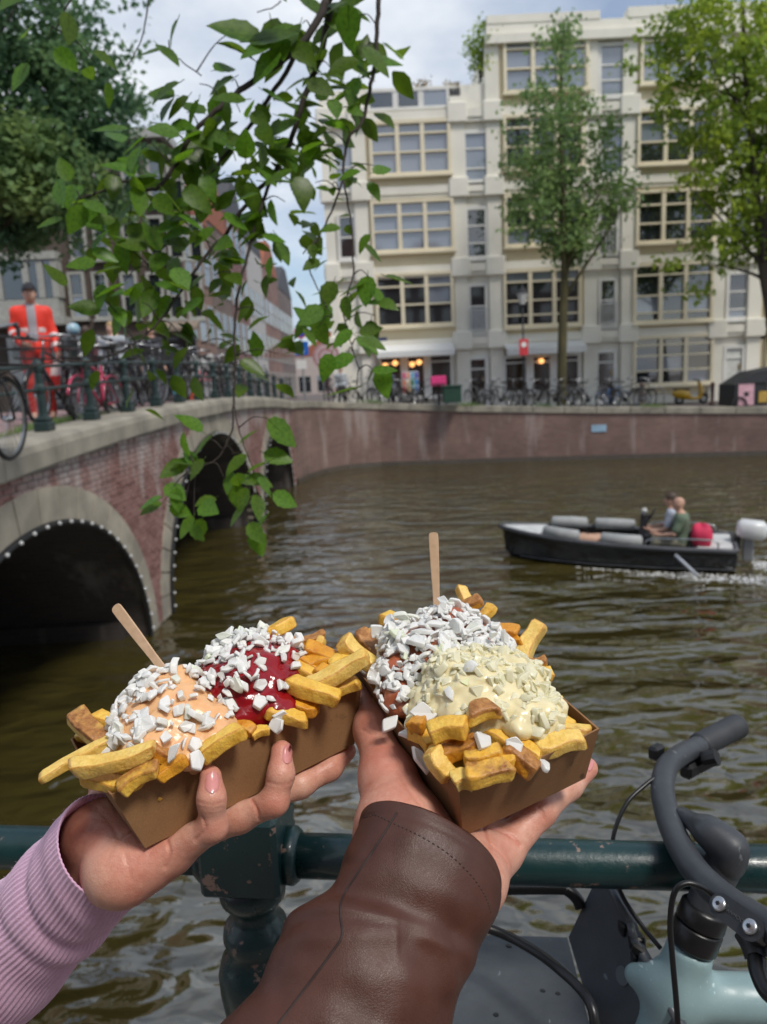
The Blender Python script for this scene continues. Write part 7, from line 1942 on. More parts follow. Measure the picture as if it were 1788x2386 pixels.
# fries filling the trays under the sauces
rf = random.Random(21)
for i, g, dl in ((0, GL0, LG), (1, GL1, RG)):
    for lay, n in ((0.016, 12), (0.030, 13), (0.043, 9)):
        for k in range(n):
            hx_, hy_ = (0.070, 0.030) if lay < 0.02 else (0.074, 0.036)
            if lay > 0.04: hx_, hy_ = 0.055, 0.022
            c = Vector((rf.uniform(-hx_, hx_), rf.uniform(-hy_, hy_), lay + rf.uniform(-0.004, 0.004)))
            a = rf.uniform(-0.9, 0.9) if abs(c.x) < 0.05 else rf.uniform(-0.5, 0.5) + PI / 2
            ln = rf.uniform(0.036, 0.060)
            if abs(math.sin(a)) * ln / 2 + abs(c.y) > 0.043: ln = max(0.025, 2 * (0.043 - abs(c.y)) / max(0.2, abs(math.sin(a))))
            if abs(math.cos(a)) * ln / 2 + abs(c.x) > 0.082: c.x = math.copysign(0.082 - abs(math.cos(a)) * ln / 2, c.x)
            v = Vector((math.cos(a), math.sin(a), rf.uniform(-0.15, 0.15))) * ln / 2
            sd += 1
            fry(tw_(i, *(c - v)), tw_(i, *(c + v)), rf.uniform(0.011, 0.014), rf.uniform(0.010, 0.013), rf.choice('yypo'), dl, g, sd, rf.choice((0, 0, .3, .7)), rf.uniform(0, 1))

# ================================================================== SAUCES
def sauce_mat(name, c, c2, rough, sss, rad):
    m, nt, b = newmat(name); b.inputs['Roughness'].default_value = rough; b.inputs['Specular IOR Level'].default_value = 0.5
    g = nt.nodes.new('ShaderNodeNewGeometry').outputs['Position']
    nt.links.new(ramp(nt, noise_fac(nt, g, 90, 4), [(0.35, c2), (0.65, c)]), b.inputs['Base Color'])
    b.inputs['Subsurface Weight'].default_value = sss; b.inputs['Subsurface Radius'].default_value = rad; b.inputs['Subsurface Scale'].default_value = 1.0
    b.inputs['Coat Weight'].default_value = 0.12; b.inputs['Coat Roughness'].default_value = 0.15
    bump(nt, b, noise_fac(nt, g, 150, 3, 0.5, 0.8), 0.25, 0.0016)
    return m
PEACH = sauce_mat('peach_sauce', (0.84, 0.50, 0.26), (0.80, 0.44, 0.205), 0.30, 0.35, (0.008, 0.004, 0.002))
KETCH = sauce_mat('ketchup', (0.30, 0.006, 0.010), (0.22, 0.004, 0.008), 0.16, 0.2, (0.004, 0.0006, 0.0004))
SATAY = sauce_mat('red_brown_sauce', (0.46, 0.135, 0.058), (0.38, 0.10, 0.042), 0.25, 0.2, (0.004, 0.001, 0.0006))
MAYO = sauce_mat('mayonnaise', (0.84, 0.74, 0.46), (0.80, 0.69, 0.40), 0.28, 0.35, (0.008, 0.006, 0.003))
def sauce(name, label, i, ells, mat, seed, k=0.010, amp=0.0022, lumps=0, lr=0.006):
    """ells: local (x, y, z, rx, ry, rz) in the frame of tray i"""
    R_ = [[TR[i][0][r][c] for r in range(3)] for c in range(3)]          # world -> tray axes
    rl = random.Random(seed); ells = list(ells); n0 = len(ells)
    for _ in range(lumps):
        e = ells[rl.randrange(n0)]; a, u = rl.uniform(0, 2 * PI), rl.uniform(0.15, 1.0); q = math.sqrt(1 - u * u); r = lr * rl.uniform(0.7, 1.3)
        ells.append((e[0] + e[3] * q * math.cos(a) * 0.97, e[1] + e[4] * q * math.sin(a) * 0.97, e[2] + e[5] * u * 0.93, r * 1.2, r * 1.1, r * 0.8))
    cs = [(tw_(i, *e[:3]), e[3:]) for e in ells]
    lo = Vector((min(c[0][q] - max(c[1]) for c in cs) - 0.01 for q in range(3))); hi = Vector((max(c[0][q] + max(c[1]) for c in cs) + 0.01 for q in range(3)))
    def f(P_):
        d = None
        for c, r in cs:
            e = s_ell(P_, c, r, R_); d = e if d is None else smin(d, e, k)
        return d
    def disp(V, F):
        N = vnormals(V, F); o = Vector((seed, seed * 2, 0))
        a = np.array([mnoise.noise(Vector(v) * 85 + o) * amp + mnoise.noise(Vector(v) * 210 + o) * amp * 0.45 for v in V])
        return V + N * a[:, None]
    base = tw_(i, *ells[0][:3]) - TR[i][0] @ Vector((0, 0, ells[0][5]))
    me = sdf_mesh(name, f, lo, hi, 0.0018, base, 2, disp)
    o = link_mesh(name, me, mat, None, True, base)
    tag(o, label, 'sauce'); return o
peach = sauce('peach_sauce', 'creamy peach coloured sauce on the left half of the left tray', 0,
              [(-0.040, -0.008, 0.056, 0.036, 0.038, 0.020), (-0.052, -0.020, 0.052, 0.020, 0.022, 0.018), (-0.020, -0.030, 0.050, 0.022, 0.020, 0.016), (-0.030, 0.006, 0.066, 0.024, 0.022, 0.015), (-0.036, -0.044, 0.043, 0.012, 0.010, 0.010)], PEACH, 3, 0.006, 0.0026, 34, 0.006)
ket = sauce('ketchup', 'glossy dark red ketchup under chopped onions in the left tray', 0,
            [(0.018, -0.004, 0.062, 0.033, 0.034, 0.020), (0.034, -0.012, 0.058, 0.026, 0.026, 0.018), (0.014, -0.033, 0.050, 0.020, 0.014, 0.013), (0.048, 0.008, 0.062, 0.022, 0.022, 0.017), (0.034, 0.010, 0.070, 0.022, 0.020, 0.014), (0.030, -0.036, 0.047, 0.010, 0.012, 0.010)], KETCH, 5, 0.008, 0.002, 20, 0.007)
satay = sauce('satay_sauce', 'red brown sauce mostly hidden under onions at the back of the right tray', 1,
              [(0.030, 0.004, 0.058, 0.036, 0.036, 0.020), (0.020, 0.030, 0.050, 0.024, 0.020, 0.018), (0.042, -0.016, 0.060, 0.026, 0.026, 0.018), (0.004, 0.038, 0.044, 0.016, 0.010, 0.014), (0.010, -0.024, 0.056, 0.022, 0.022, 0.016)], SATAY, 8, 0.007, 0.0024, 24, 0.006)
mayo = sauce('mayonnaise', 'pale yellow mayonnaise with onions on the front half of the right tray', 1,
             [(-0.038, 0.002, 0.056, 0.030, 0.034, 0.022), (-0.030, -0.026, 0.052, 0.030, 0.022, 0.018), (-0.062, -0.012, 0.050, 0.022, 0.016, 0.013), (-0.020, 0.032, 0.048, 0.024, 0.016, 0.015), (-0.020, 0.006, 0.066, 0.024, 0.026, 0.014), (-0.058, -0.028, 0.046, 0.018, 0.016, 0.012)], MAYO, 11, 0.005, 0.0024, 60, 0.0055)
# ================================================================== CHOPPED ONION
def onion_mat(name, c):
    m, nt, b = newmat(name); b.inputs['Roughness'].default_value = 0.24; b.inputs['IOR'].default_value = 1.36
    g = nt.nodes.new('ShaderNodeNewGeometry').outputs['Position']
    oi = nt.nodes.new('ShaderNodeObjectInfo')
    st = nt.nodes.new('ShaderNodeMapping'); st.inputs['Scale'].default_value = (1, 0.2, 1)
    tc = nt.nodes.new('ShaderNodeTexCoord'); nt.links.new(tc.outputs['Object'], st.inputs['Vector'])
    col = ramp(nt, noise_fac(nt, st.outputs[0], 700, 3), [(0.3, tuple(x * 0.90 for x in c)), (0.7, c)])
    tint = ramp(nt, oi.outputs['Random'], [(0.0, (1, 1, 1)), (0.86, (1.0, 1.0, 0.99)), (0.96, (0.97, 1.0, 0.91)), (1.0, (0.90, 0.98, 0.72))])
    col = mixc(nt, 1.0, col, tint, 'MULTIPLY')
    nt.links.new(col, b.inputs['Base Color'])
    b.inputs['Subsurface Weight'].default_value = 0.15; b.inputs['Subsurface Radius'].default_value = (0.003, 0.003, 0.0025); b.inputs['Subsurface Scale'].default_value = 1.0
    bump(nt, b, noise_fac(nt, st.outputs[0], 500, 3), 0.2, 0.0004)
    tr = nt.nodes.new('ShaderNodeBsdfTranslucent'); nt.links.new(col, tr.inputs['Color']); mx = nt.nodes.new('ShaderNodeMixShader'); mx.inputs[0].default_value = 0.22
    nt.links.new(b.outputs[0], mx.inputs[1]); nt.links.new(tr.outputs[0], mx.inputs[2]); nt.links.new(mx.outputs[0], nt.nodes['Material Output'].inputs['Surface'])
    return m
ON = onion_mat('onion_white', (0.97, 0.97, 0.94)); ONY = onion_mat('onion_cream', (0.96, 0.92, 0.68))
def onion_mesh(seed, mat):
    """a diced piece: a softly cornered polygon cut from a curved layer of the bulb"""
    rr = random.Random(seed); n = rr.choice((4, 4, 4, 5, 5, 3)); th = rr.uniform(0.18, 0.40); cv = rr.uniform(0.15, 0.60); el = rr.uniform(0.95, 1.75)
    ang = sorted(2 * PI * (i + rr.uniform(-0.30, 0.30)) / n for i in range(n))
    pl = [Vector((math.cos(a) * el, math.sin(a), 0)) * rr.uniform(0.46, 0.60) for a in ang]
    for c in (0.09, 0.25):
        pl = [q for k in range(len(pl)) for q in (pl[k].lerp(pl[(k + 1) % len(pl)], c), pl[k].lerp(pl[(k + 1) % len(pl)], 1 - c))]
    m = len(pl); V = []; F = []; tw = rr.uniform(-0.25, 0.25); sl = rr.uniform(-0.25, 0.25)
    prof = ((0.93, -0.5), (0.985, -0.44), (1.0, -0.30), (0.985, 0.30), (0.955, 0.44), (0.88, 0.5))
    for s_, zz_ in prof:
        for k, p in enumerate(pl):
            q = p * s_; V.append((q.x + sl * zz_ * th, q.y, zz_ * th * (1 + 0.35 * sl * q.x) - cv * q.x * q.x + tw * q.x * q.y + 0.02 * math.sin(7 * q.y + seed)))
    for r in range(5):
        for k in range(m): F.append((r * m + k, r * m + (k + 1) % m, (r + 1) * m + (k + 1) % m, (r + 1) * m + k))
    F.append(tuple(range(m - 1, -1, -1))); F.append(tuple(5 * m + k for k in range(m)))
    me = bpy.data.meshes.new('onion_piece'); me.from_pydata(V, [], F); me.materials.append(mat)
    me.polygons.foreach_set('use_smooth', [True] * (len(F) - 2) + [False, False])
    return me
ONM = [onion_mesh(s, ON) for s in range(9)]; ONMY = [onion_mesh(s + 20, ONY) for s in range(8)]
def put_onion(p, nrm, size, meshes, label, group, rr):
    n = (nrm + Vector((rr.gauss(0, 0.55), rr.gauss(0, 0.55), rr.gauss(0, 0.35)))).normalized()
    x = n.orthogonal().normalized(); y = n.cross(x); a = rr.uniform(0, 2 * PI); x, y = x * math.cos(a) + y * math.sin(a), y * math.cos(a) - x * math.sin(a)
    o = bpy.data.objects.new('onion_piece', rr.choice(meshes)); COL.objects.link(o)
    mt = Matrix.Identity(4); sz = (size * rr.uniform(0.65, 1.3), size * rr.uniform(0.6, 1.1), size * rr.uniform(0.75, 1.15))
    for i in range(3): mt[i][0], mt[i][1], mt[i][2], mt[i][3] = x[i] * sz[0], y[i] * sz[1], n[i] * sz[2], p[i]
    o.matrix_world = mt
    return tag(o, label, 'onion', group)
def scatter(o, i, n, size, meshes, label, group, seed, keep, lift=0.002, gap=0.0055):
    """pieces lying on the upper side of a sauce; keep(local) gives the chance that a spot carries one"""
    rr = random.Random(seed); me = o.data; up = TR[i][0] @ Vector((0, 0, 1)); done = []
    polys = [p for p in me.polygons if p.normal.dot(up) > 0.05]; tries = 0
    while len(done) < n and tries < n * 60:
        tries += 1
        p = rr.choice(polys); w = o.location + p.center; l = tl_(i, w)
        if rr.random() > keep(l): continue
        if any((w - q).length < gap for q in done): continue
        done.append(w)
        put_onion(w + p.normal * (lift + rr.random() * 0.0012), p.normal, size * rr.uniform(0.7, 1.2), meshes, label, group, rr)
    return done
def near(l, x, y, r): return math.exp(-((l.x - x) ** 2 + (l.y - y) ** 2) / (2 * r * r))
g = 'chopped onion pieces'
scatter(peach, 0, 44, 0.0112, ONM, 'chopped white onion piece lying on the peach sauce of the left tray', g, 1, lambda l: min(1, near(l, -0.060, -0.010, 0.018) + near(l, -0.040, 0.012, 0.016) + 0.8 * near(l, -0.030, -0.045, 0.008) + 0.18), gap=0.0050)
k1 = scatter(ket, 0, 62, 0.0100, ONM, 'chopped white onion piece lying on the ketchup of the left tray', g, 2, lambda l: min(1, 1.2 * near(l, 0.040, 0.016, 0.020) + near(l, 0.010, -0.034, 0.012) + 0.7 * near(l, -0.004, 0.008, 0.014) + 0.16), gap=0.0042)
k2 = scatter(satay, 1, 76, 0.0102, ONM, 'chopped white onion piece heaped at the back of the right tray', g, 3, lambda l: 0.4 if (l.y > 0.030 and l.x < 0.03) else 1.0, gap=0.0040)
k3 = scatter(mayo, 1, 58, 0.0112, ONMY, 'chopped creamy onion piece coated in mayonnaise in the right tray', g, 4, lambda l: min(1, 0.9 * near(l, -0.012, 0.0, 0.022) + 0.8 * near(l, -0.040, -0.030, 0.02) + 0.35), lift=-0.0006, gap=0.0050)
rr = random.Random(9)
for src, i, n, mm, lab in ((k1, 0, 20, ONM, 'chopped white onion piece lying on the ketchup of the left tray'), (k2, 1, 22, ONM, 'chopped white onion piece heaped at the back of the right tray')):
    up = TR[i][0] @ Vector((0, 0, 1)); tops = [q for q in src if (tl_(i, q).y > -0.012 if i == 0 else True) and tl_(i, q).z > 0.066]
    for q in rr.sample(tops, min(n, len(tops))):
        put_onion(q + up * rr.uniform(0.005, 0.0085) + Vector((rr.gauss(0, .003), rr.gauss(0, .003), 0)), (up + Vector((rr.gauss(0, .6), rr.gauss(0, .6), 0))).normalized(), 0.0102 * rr.uniform(0.8, 1.25), mm, lab, g, rr)
for (px, py, d, s, lab) in ((910, 1682, 0.498, 0.0130, 'large square onion piece hanging over the left rim of the right tray'), (985, 1660, 0.478, 0.013, 'oval onion piece at the left edge of the mayonnaise'), (1125, 1725, 0.446, 0.014, 'flat onion petal between the front fries of the right tray'), (1198, 1738, 0.445, 0.0125, 'onion piece on the smooth fry at the front of the right tray'),
                            (1268, 1780, 0.447, 0.011, 'small onion piece inside the front rim of the right tray'), (985, 1765, 0.470, 0.014, 'onion piece inside the left rim of the right tray'), (960, 1712, 0.485, 0.013, 'onion piece tucked beside the left rim of the right tray'), (1155, 1468, 0.572, 0.015, 'flat upright onion slice at the back right of the right tray'),
                            (865, 1562, 0.580, 0.0125, 'onion piece overhanging the far left corner of the right tray'), (845, 1572, 0.588, 0.012, 'long onion sliver at the far left corner of the right tray'), (240, 1745, 0.478, 0.012, 'onion piece between the fries at the left end of the left tray'),
                            (645, 1690, 0.497, 0.012, 'onion piece at the lower right of the ketchup'), (400, 1755, 0.452, 0.0095, 'onion piece below the peach sauce on a small fry'), (460, 1770, 0.458, 0.009, 'onion piece beside the stubby fry of the left tray')):
    put_onion(atd(px, py, d), (UPV * 0.6 - FWD), s, ONM, lab, g, rr)
# the smaller bits of onion between the pieces
rr = random.Random(77); mb = MB()
def onion_bits(src, i, n, lo, hi, keep, o0=0.0006, o1=0.0048):
    up = TR[i][0] @ Vector((0, 0, 1)); polys = [p for p in src.data.polygons if p.normal.dot(up) > 0.1]; k = 0
    while k < n:
        p = rr.choice(polys); w = src.location + p.center; l = tl_(i, w)
        if rr.random() > keep(l): continue
        k += 1; me = rr.choice(ONM); nn = (p.normal + Vector((rr.gauss(0, .6), rr.gauss(0, .6), rr.gauss(0, .4)))).normalized(); x = nn.orthogonal().normalized(); y = nn.cross(x); a = rr.uniform(0, 6.28); x, y = x * math.cos(a) + y * math.sin(a), y * math.cos(a) - x * math.sin(a)
        s_ = rr.uniform(lo, hi); c = w + p.normal * rr.uniform(o0, o1); sx, sy = rr.uniform(0.7, 1.3), rr.uniform(0.6, 1.0)
        mb.add([c + x * v.co.x * s_ * sx + y * v.co.y * s_ * sy + nn * v.co.z * s_ for v in me.vertices], [tuple(q.vertices) for q in me.polygons])
onion_bits(peach, 0, 120, 0.004, 0.0088, lambda l: min(1, near(l, -0.060, -0.010, 0.018) + near(l, -0.040, 0.012, 0.016) + 0.2))
onion_bits(ket, 0, 150, 0.004, 0.0088, lambda l: min(1, 1.3 * near(l, 0.042, 0.018, 0.020) + 0.8 * near(l, 0.010, -0.034, 0.012) + near(l, -0.004, 0.008, 0.014) + 0.08))
onion_bits(satay, 1, 420, 0.004, 0.0095, lambda l: 0.45 if (l.y > 0.030 and l.x < 0.03) else 1.0)
onion_bits(mayo, 1, 10, 0.004, 0.0090, lambda l: min(1, near(l, -0.012, 0.0, 0.024) + 0.8 * near(l, -0.040, -0.030, 0.02) + 0.12))
ob = mb.build('onion_bits', ON, None, True); tag(ob, kind='stuff')
mb = MB(); onion_bits(mayo, 1, 260, 0.004, 0.0098, lambda l: min(1, near(l, -0.008, 0.0, 0.022) + 0.8 * near(l, -0.040, -0.028, 0.020) + 0.15), -0.0016, 0.0014)
ob = mb.build('creamy_onion_bits', ONY, None, True); tag(ob, kind='stuff')
# ================================================================== WOODEN PICKS
WOOD = M('birch_wood', (0.62, 0.42, 0.27), (0.52, 0.34, 0.205), scale=130, rough=0.7, bs=0.15, bscale=500, bdist=0.0003)
def pick(label, a, b, w, th, flare):
    a, b = Vector(a), Vector(b); x = (b - a); L = x.length; x.normalize(); y = x.cross(FWD).normalized(); z = x.cross(y)
    outl = []
    st = [(0.0, 0.0), (0.004, 0.55), (0.012, 0.85), (0.03, 1.0), (0.10, 1.02), (0.35, 0.92), (0.6, 0.72), (0.8, 0.74), (1.0, 0.9)]
    rings = []
    for u, ww in st:
        c = a + x * L * u; h = max(ww, 0.08) * w / 2
        rings.append([c + y * h * q + z * th / 2 * r for q, r in ((-1, -0.6), (-0.9, -1), (0.9, -1), (1, -0.6), (1, 0.6), (0.9, 1), (-0.9, 1), (-1, 0.6))])
    t = thing('wooden_fork', b, label, 'fork')
    m_, nt, bb = newmat('pick_wood'); bb.inputs['Roughness'].default_value = 0.7
    mb = MB().loft(rings, True, True, True); o = mb.build('handle', WOOD, t)
    for p in o.data.polygons: p.use_smooth = False
    mb = MB()
    for s in (-1, 1): mb.obox(b + x * 0.010 + y * s * w * 0.25, x, y, z, (0.010, w * 0.13, th * 0.5))
    mb.build('prongs', WOOD, t)
pick('small wooden fork leaning left out of the left tray', atd(268, 1412, 0.565), atd(420, 1612, 0.527), 0.0082, 0.0018, 1)
pick('small wooden fork standing upright in the right tray', atd(1010, 1240, 0.575), atd(1021, 1480, 0.572), 0.0072, 0.0018, 1)

# ================================================================== HANDS AND SLEEVES
def skin_material():
    m, nt, b = newmat('skin'); b.inputs['Roughness'].default_value = 0.42; b.inputs['Specular IOR Level'].default_value = 0.42
    g = nt.nodes.new('ShaderNodeNewGeometry').outputs['Position']
    n1 = noise_fac(nt, g, 38, 4, 0.55); n2 = noise_fac(nt, g, 260, 4, 0.6)
    base = ramp(nt, n1, [(0.30, (0.54, 0.225, 0.155)), (0.52, (0.66, 0.350, 0.255)), (0.75, (0.73, 0.45, 0.34))])
    mott = ramp(nt, n2, [(0.3, (0.88, 0.79, 0.76)), (0.7, (1, 1, 1))])
    col = mixc(nt, 1.0, base, mott, 'MULTIPLY')
    at_ = nt.nodes.new('ShaderNodeAttribute'); at_.attribute_name = 'flush'
    col = mixc(nt, at_.outputs['Fac'], col, (0.58, 0.185, 0.135))
    nt.links.new(col, b.inputs['Base Color'])
    b.inputs['Subsurface Weight'].default_value = 0.22; b.inputs['Subsurface Radius'].default_value = (0.009, 0.0035, 0.0018); b.inputs['Subsurface Scale'].default_value = 1.0
    v = node(nt, 'ShaderNodeTexVoronoi', Scale=850.0); nt.links.new(g, v.inputs['Vector'])
    h = nt.nodes.new('ShaderNodeMath'); h.operation = 'MULTIPLY_ADD'; h.inputs[1].default_value = 0.6; nt.links.new(n2, h.inputs[0]); nt.links.new(v.outputs['Distance'], h.inputs[2])
    bump(nt, b, h.outputs[0], 0.26, 0.0006)
    return m
SKINN = skin_material()
NAIL = M('nail', (0.66, 0.27, 0.25), (0.60, 0.23, 0.21), scale=60, rough=0.22, coat=0.4, sss=0.15)
def tray_sdf(i, P_):
    R_ = TR[i][0]; t = TR[i][1]
    X = P_[0] - t.x; Y = P_[1] - t.y; Z = P_[2] - t.z
    x = R_[0][0] * X + R_[1][0] * Y + R_[2][0] * Z; y = R_[0][1] * X + R_[1][1] * Y + R_[2][1] * Z; z = R_[0][2] * X + R_[1][2] * Y + R_[2][2] * Z
    sx, sy = (L_ - l_) / 2 / H_, (W_ - w_) / 2 / H_
    a = (np.abs(x) - (l_ / 2 + sx * z)) / math.sqrt(1 + sx * sx); b = (np.abs(y) - (w_ / 2 + sy * z)) / math.sqrt(1 + sy * sy)
    return np.maximum(np.maximum(a, b), np.maximum(-z, z - H_ - 0.004))
def chain(P_, pts, k=0.006):
    d = None
    for (a, ra), (b, rb) in zip(pts, pts[1:]):
        c = s_cap(P_, a, b, ra, rb); d = c if d is None else smin(d, c, k)
    return d
def groove(V, N, F, lines, loc):
    """press creases (pixel polylines found on the surface) into a dense mesh; returns moved verts and a flush value"""
    bvh = BVHTree.FromPolygons([Vector(v) for v in V], [tuple(q) for q in F]); fl = np.zeros(len(V), np.float32); D = np.zeros(len(V), np.float32)
    for pts, dep, wid, flush in lines:
        hits = []
        for p in catmull([(x, y, 0) for x, y in pts], 10):
            d = ray(p.x, p.y).normalized(); h = bvh.ray_cast(CAM, d)
            if h[0] is not None: hits.append(np.array(h[0], np.float32))
        if len(hits) < 2: continue
        H = np.array(hits); best = np.full(len(V), 1e9, np.float32)
        lo, hi = H.min(0) - wid * 4, H.max(0) + wid * 4
        m = ((V > lo) & (V < hi)).all(1); idx = np.where(m)[0]
        if len(idx) == 0: continue
        q = V[idx]; bb = np.full(len(idx), 1e9, np.float32)
        for a, b in zip(H, H[1:]):
            if np.linalg.norm(b - a) > 0.02: continue
            ab = b - a; L = float(ab @ ab) + 1e-12; t = np.clip(((q - a) @ ab) / L, 0, 1); bb = np.minimum(bb, np.linalg.norm(q - a - t[:, None] * ab, axis=1))
        g = np.exp(-(bb / wid) ** 2); D[idx] = np.maximum(D[idx], g * dep) if dep > 0 else np.minimum(D[idx], g * dep); fl[idx] = np.maximum(fl[idx], np.exp(-(bb / (wid * 1.6)) ** 2) * flush)
    return V - N * D[:, None], fl
def hand(root, fn, lo, hi, h, lines, flush_pts, name='hand'):
    V, F = nets(fn, lo, hi, h); V = relax(V, F, 3)
    N = vnormals(V, F); o = Vector((1.3, 2.1, 0))
    V, fl = groove(V, N, F, lines, None)
    for p, r, a in flush_pts:
        d = np.linalg.norm(V - np.array(p, np.float32), axis=1); fl = np.maximum(fl, a * np.exp(-(d / r) ** 2))
    V2 = relax(V, F, 1, 0.12)
    me = np_mesh(name, V2 - np.array(root_loc(root), np.float32), F)
    a = me.attributes.new('flush', 'FLOAT', 'POINT'); a.data.foreach_set('value', fl.astype(np.float32))
    return link_mesh(name, me, SKINN, root, True), V2, F
def nail(parent, px, py, dx, dy, w, L, V, F, d0, mat=NAIL):
    """a curved plate lying on the finger surface; (px,py) its centre in the view, (dx,dy) its long axis"""
    bvh = BVHTree.FromPolygons([Vector(v) for v in V], [tuple(q) for q in F]); n = math.hypot(dx, dy); dx, dy = dx / n, dy / n
    rings = []; nu, nv = 9, 8
    cN = None
    V_, F_ = [], []
    for i in range(nu + 1):
        for j in range(nv + 1):
            u, v = i / nu * 2 - 1, j / nv * 2 - 1
            s = (1 - max(0, abs(u) - 0.45) ** 2 * 2.2)
            x = px + dx * u * L / 2 - dy * v * w / 2 * s; y = py + dy * u * L / 2 + dx * v * w / 2 * s
            h = bvh.ray_cast(CAM, ray(x, y).normalized())
            if h[0] is None: q = atd(x, y, d0)
            else: q = h[0] + h[1] * (0.0007 - 0.0007 * (v * v) ** 2 * 0.9)
            V_.append(q)
    for i in range(nu):
        for j in range(nv): F_.append((i * (nv + 1) + j, (i + 1) * (nv + 1) + j, (i + 1) * (nv + 1) + j + 1, i * (nv + 1) + j + 1))
    MB().add(V_, F_).build('nail', mat, parent, True)
def A(px, py, d): return tuple(atd(px, py, d))
# ---- the friend's left hand under the left tray
friend = thing('person', atd(60, 2150, 0.55), 'person reaching in from the left with a pink ribbed knit sleeve, holding the left tray', 'person')
w1, w2 = A(285, 2022, .486), A(236, 1942, .522)
pk = [(A(405, 1985, .482), .0125), (A(497, 1926, .470), .0087), (A(493, 1860, .466), .0081), (A(491, 1810, .472), .0070)]
rg_ = [(A(440, 1945, .508), .0125), (A(560, 1905, .500), .0092), (A(640, 1868, .494), .0087), (A(655, 1805, .496), .0082), (A(656, 1750, .504), .0072)]
md = [(A(462, 1900, .535), .0125), (A(640, 1850, .528), .0093), (A(700, 1828, .532), .0089), (A(768, 1790, .545), .0083), (A(808, 1750, .560), .0072)]
ix = [(A(480, 1855, .565), .0125), (A(640, 1800, .575), .0098), (A(720, 1750, .600), .0088), (A(770, 1700, .620), .0078)]
thb = [(A(260, 1905, .540), .020), (A(262, 1815, .585), .015), (A(330, 1720, .640), .0115), (A(420, 1650, .680), .0095)]
def lhand(P_):
    palm = s_cap(P_, w1, pk[0][0], .0190, .0125)
    for a, b, ra, rb in ((w1, rg_[0][0], .0195, .0125), (w2, md[0][0], .020, .0125), (w2, ix[0][0], .021, .0125), (w1, w2, .0185, .020),
                         (A(345, 2010, .482), A(300, 2040, .478), .0155, .014), (w1, A(170, 2110, .535), .0175, .018), (w2, A(140, 2055, .56), .0185, .018), (A(250, 1915, .530), A(300, 1875, .550), .020, .016)):
        palm = smin(palm, s_cap(P_, a, b, ra, rb), 0.012)
    fing = np.minimum(np.minimum(chain(P_, pk), chain(P_, rg_)), np.minimum(chain(P_, md), chain(P_, ix)))
    fing = np.minimum(fing, chain(P_, thb, 0.01))
    d = smin(palm, fing, 0.007)
    return smax(d, -(tray_sdf(0, P_) - 0.0003), 0.0025)
pts = np.array([w1, w2] + [p for c in (pk, rg_, md, ix, thb) for p, r in c] + [A(140, 2055, .56), A(170, 2110, .535)])
LL = [([(225, 1880), (262, 1925), (290, 1985), (306, 2050)], 0.0006, 0.0010, 0.22), ([(325, 1930), (290, 1950), (262, 1980), (243, 2020)], 0.0006, 0.0010, 0.20), ([(335, 1985), (318, 2000), (290, 2030), (276, 2058)], 0.0004, 0.0008, 0.15),
      ([(200, 1880), (240, 1893), (285, 1890)], 0.0004, 0.0008, 0.12), ([(215, 1905), (250, 1915), (300, 1912)], 0.0004, 0.0008, 0.12), ([(205, 1930), (240, 1945), (270, 1950)], 0.0003, 0.0008, 0.10), ([(388, 1955), (395, 1980), (392, 2005), (385, 2022)], 0.0012, 0.0011, 0.35), ([(350, 1990), (338, 2020), (330, 2060)], 0.0004, 0.0008, 0.15),
      ([(310, 1960), (280, 1985), (262, 2010), (250, 2040)], 0.0003, 0.0007, 0.10), ([(455, 1958), (478, 1932), (472, 1905)], 0.0009, 0.0010, 0.35), ([(585, 1862), (598, 1885), (604, 1910)], 0.0010, 0.0010, 0.40), ([(460, 1868), (492, 1875), (524, 1868)], 0.0004, 0.0008, 0.25), ([(462, 1880), (492, 1886), (522, 1880)], 0.0003, 0.0007, 0.15), ([(623, 1822), (655, 1829), (685, 1820)], 0.0004, 0.0008, 0.25)]
FLUSH = [(A(491, 1805, .465), .012, .55), (A(656, 1745, .495), .012, .55), (A(500, 1925, .462), .012, .35), (A(640, 1875, .485), .012, .35), (A(330, 2010, .475), .022, .45), (A(250, 1960, .49), .02, .35), (A(420, 1985, .475), .015, .3), (A(805, 1752, .555), .012, .4)]
hobj, HV, HF = hand(friend, lhand, pts.min(0) - 0.03, pts.max(0) + 0.03, 0.0012, LL, FLUSH)
nail(hobj, 495, 1823, 0.10, -1, 34, 50, HV, HF, .465); nail(hobj, 671, 1757, 0.10, -1, 24, 46, HV, HF, .495)
# pink sleeve: knit tube, ribs standing proud
def sleeve_rings(st, nring, nseg, ratio, disp):
    Ls = catmull([atd(a[0], a[1], d) for a, b, d in st], nring); Rs = catmull([atd(b[0], b[1], d) for a, b, d in st], nring)
    n = len(Ls); Cn = [(l + r) / 2 for l, r in zip(Ls, Rs)]; rings = []
    for i in range(n):
        ax = (Cn[min(i + 2, n - 1)] - Cn[max(i - 2, 0)]).normalized(); w = (Rs[i] - Ls[i]) / 2
        v = w.cross(ax); v = v.normalized() * w.length * ratio
        if v.dot(CAM - Cn[i]) < 0: v = -v
        s = i / (n - 1); rg = []
        for k in range(nseg):
            th = 2 * PI * k / nseg
            rg.append(Cn[i] + (w * math.cos(th) + v * math.sin(th)) * (1 + disp(s, th, i)))
        rings.append(rg)
    return rings, Cn
PST = [((168, 1872), (336, 2070), .500), ((128, 1922), (302, 2112), .515), ((78, 1972), (268, 2160), .530), ((30, 2028), (222, 2205), .545), ((-22, 2070), (172, 2258), .56), ((-78, 2122), (120, 2328), .575), ((-160, 2195), (36, 2402), .60), ((-280, 2310), (-90, 2530), .63), ((-420, 2460), (-240, 2680), .66)]
NR = 68
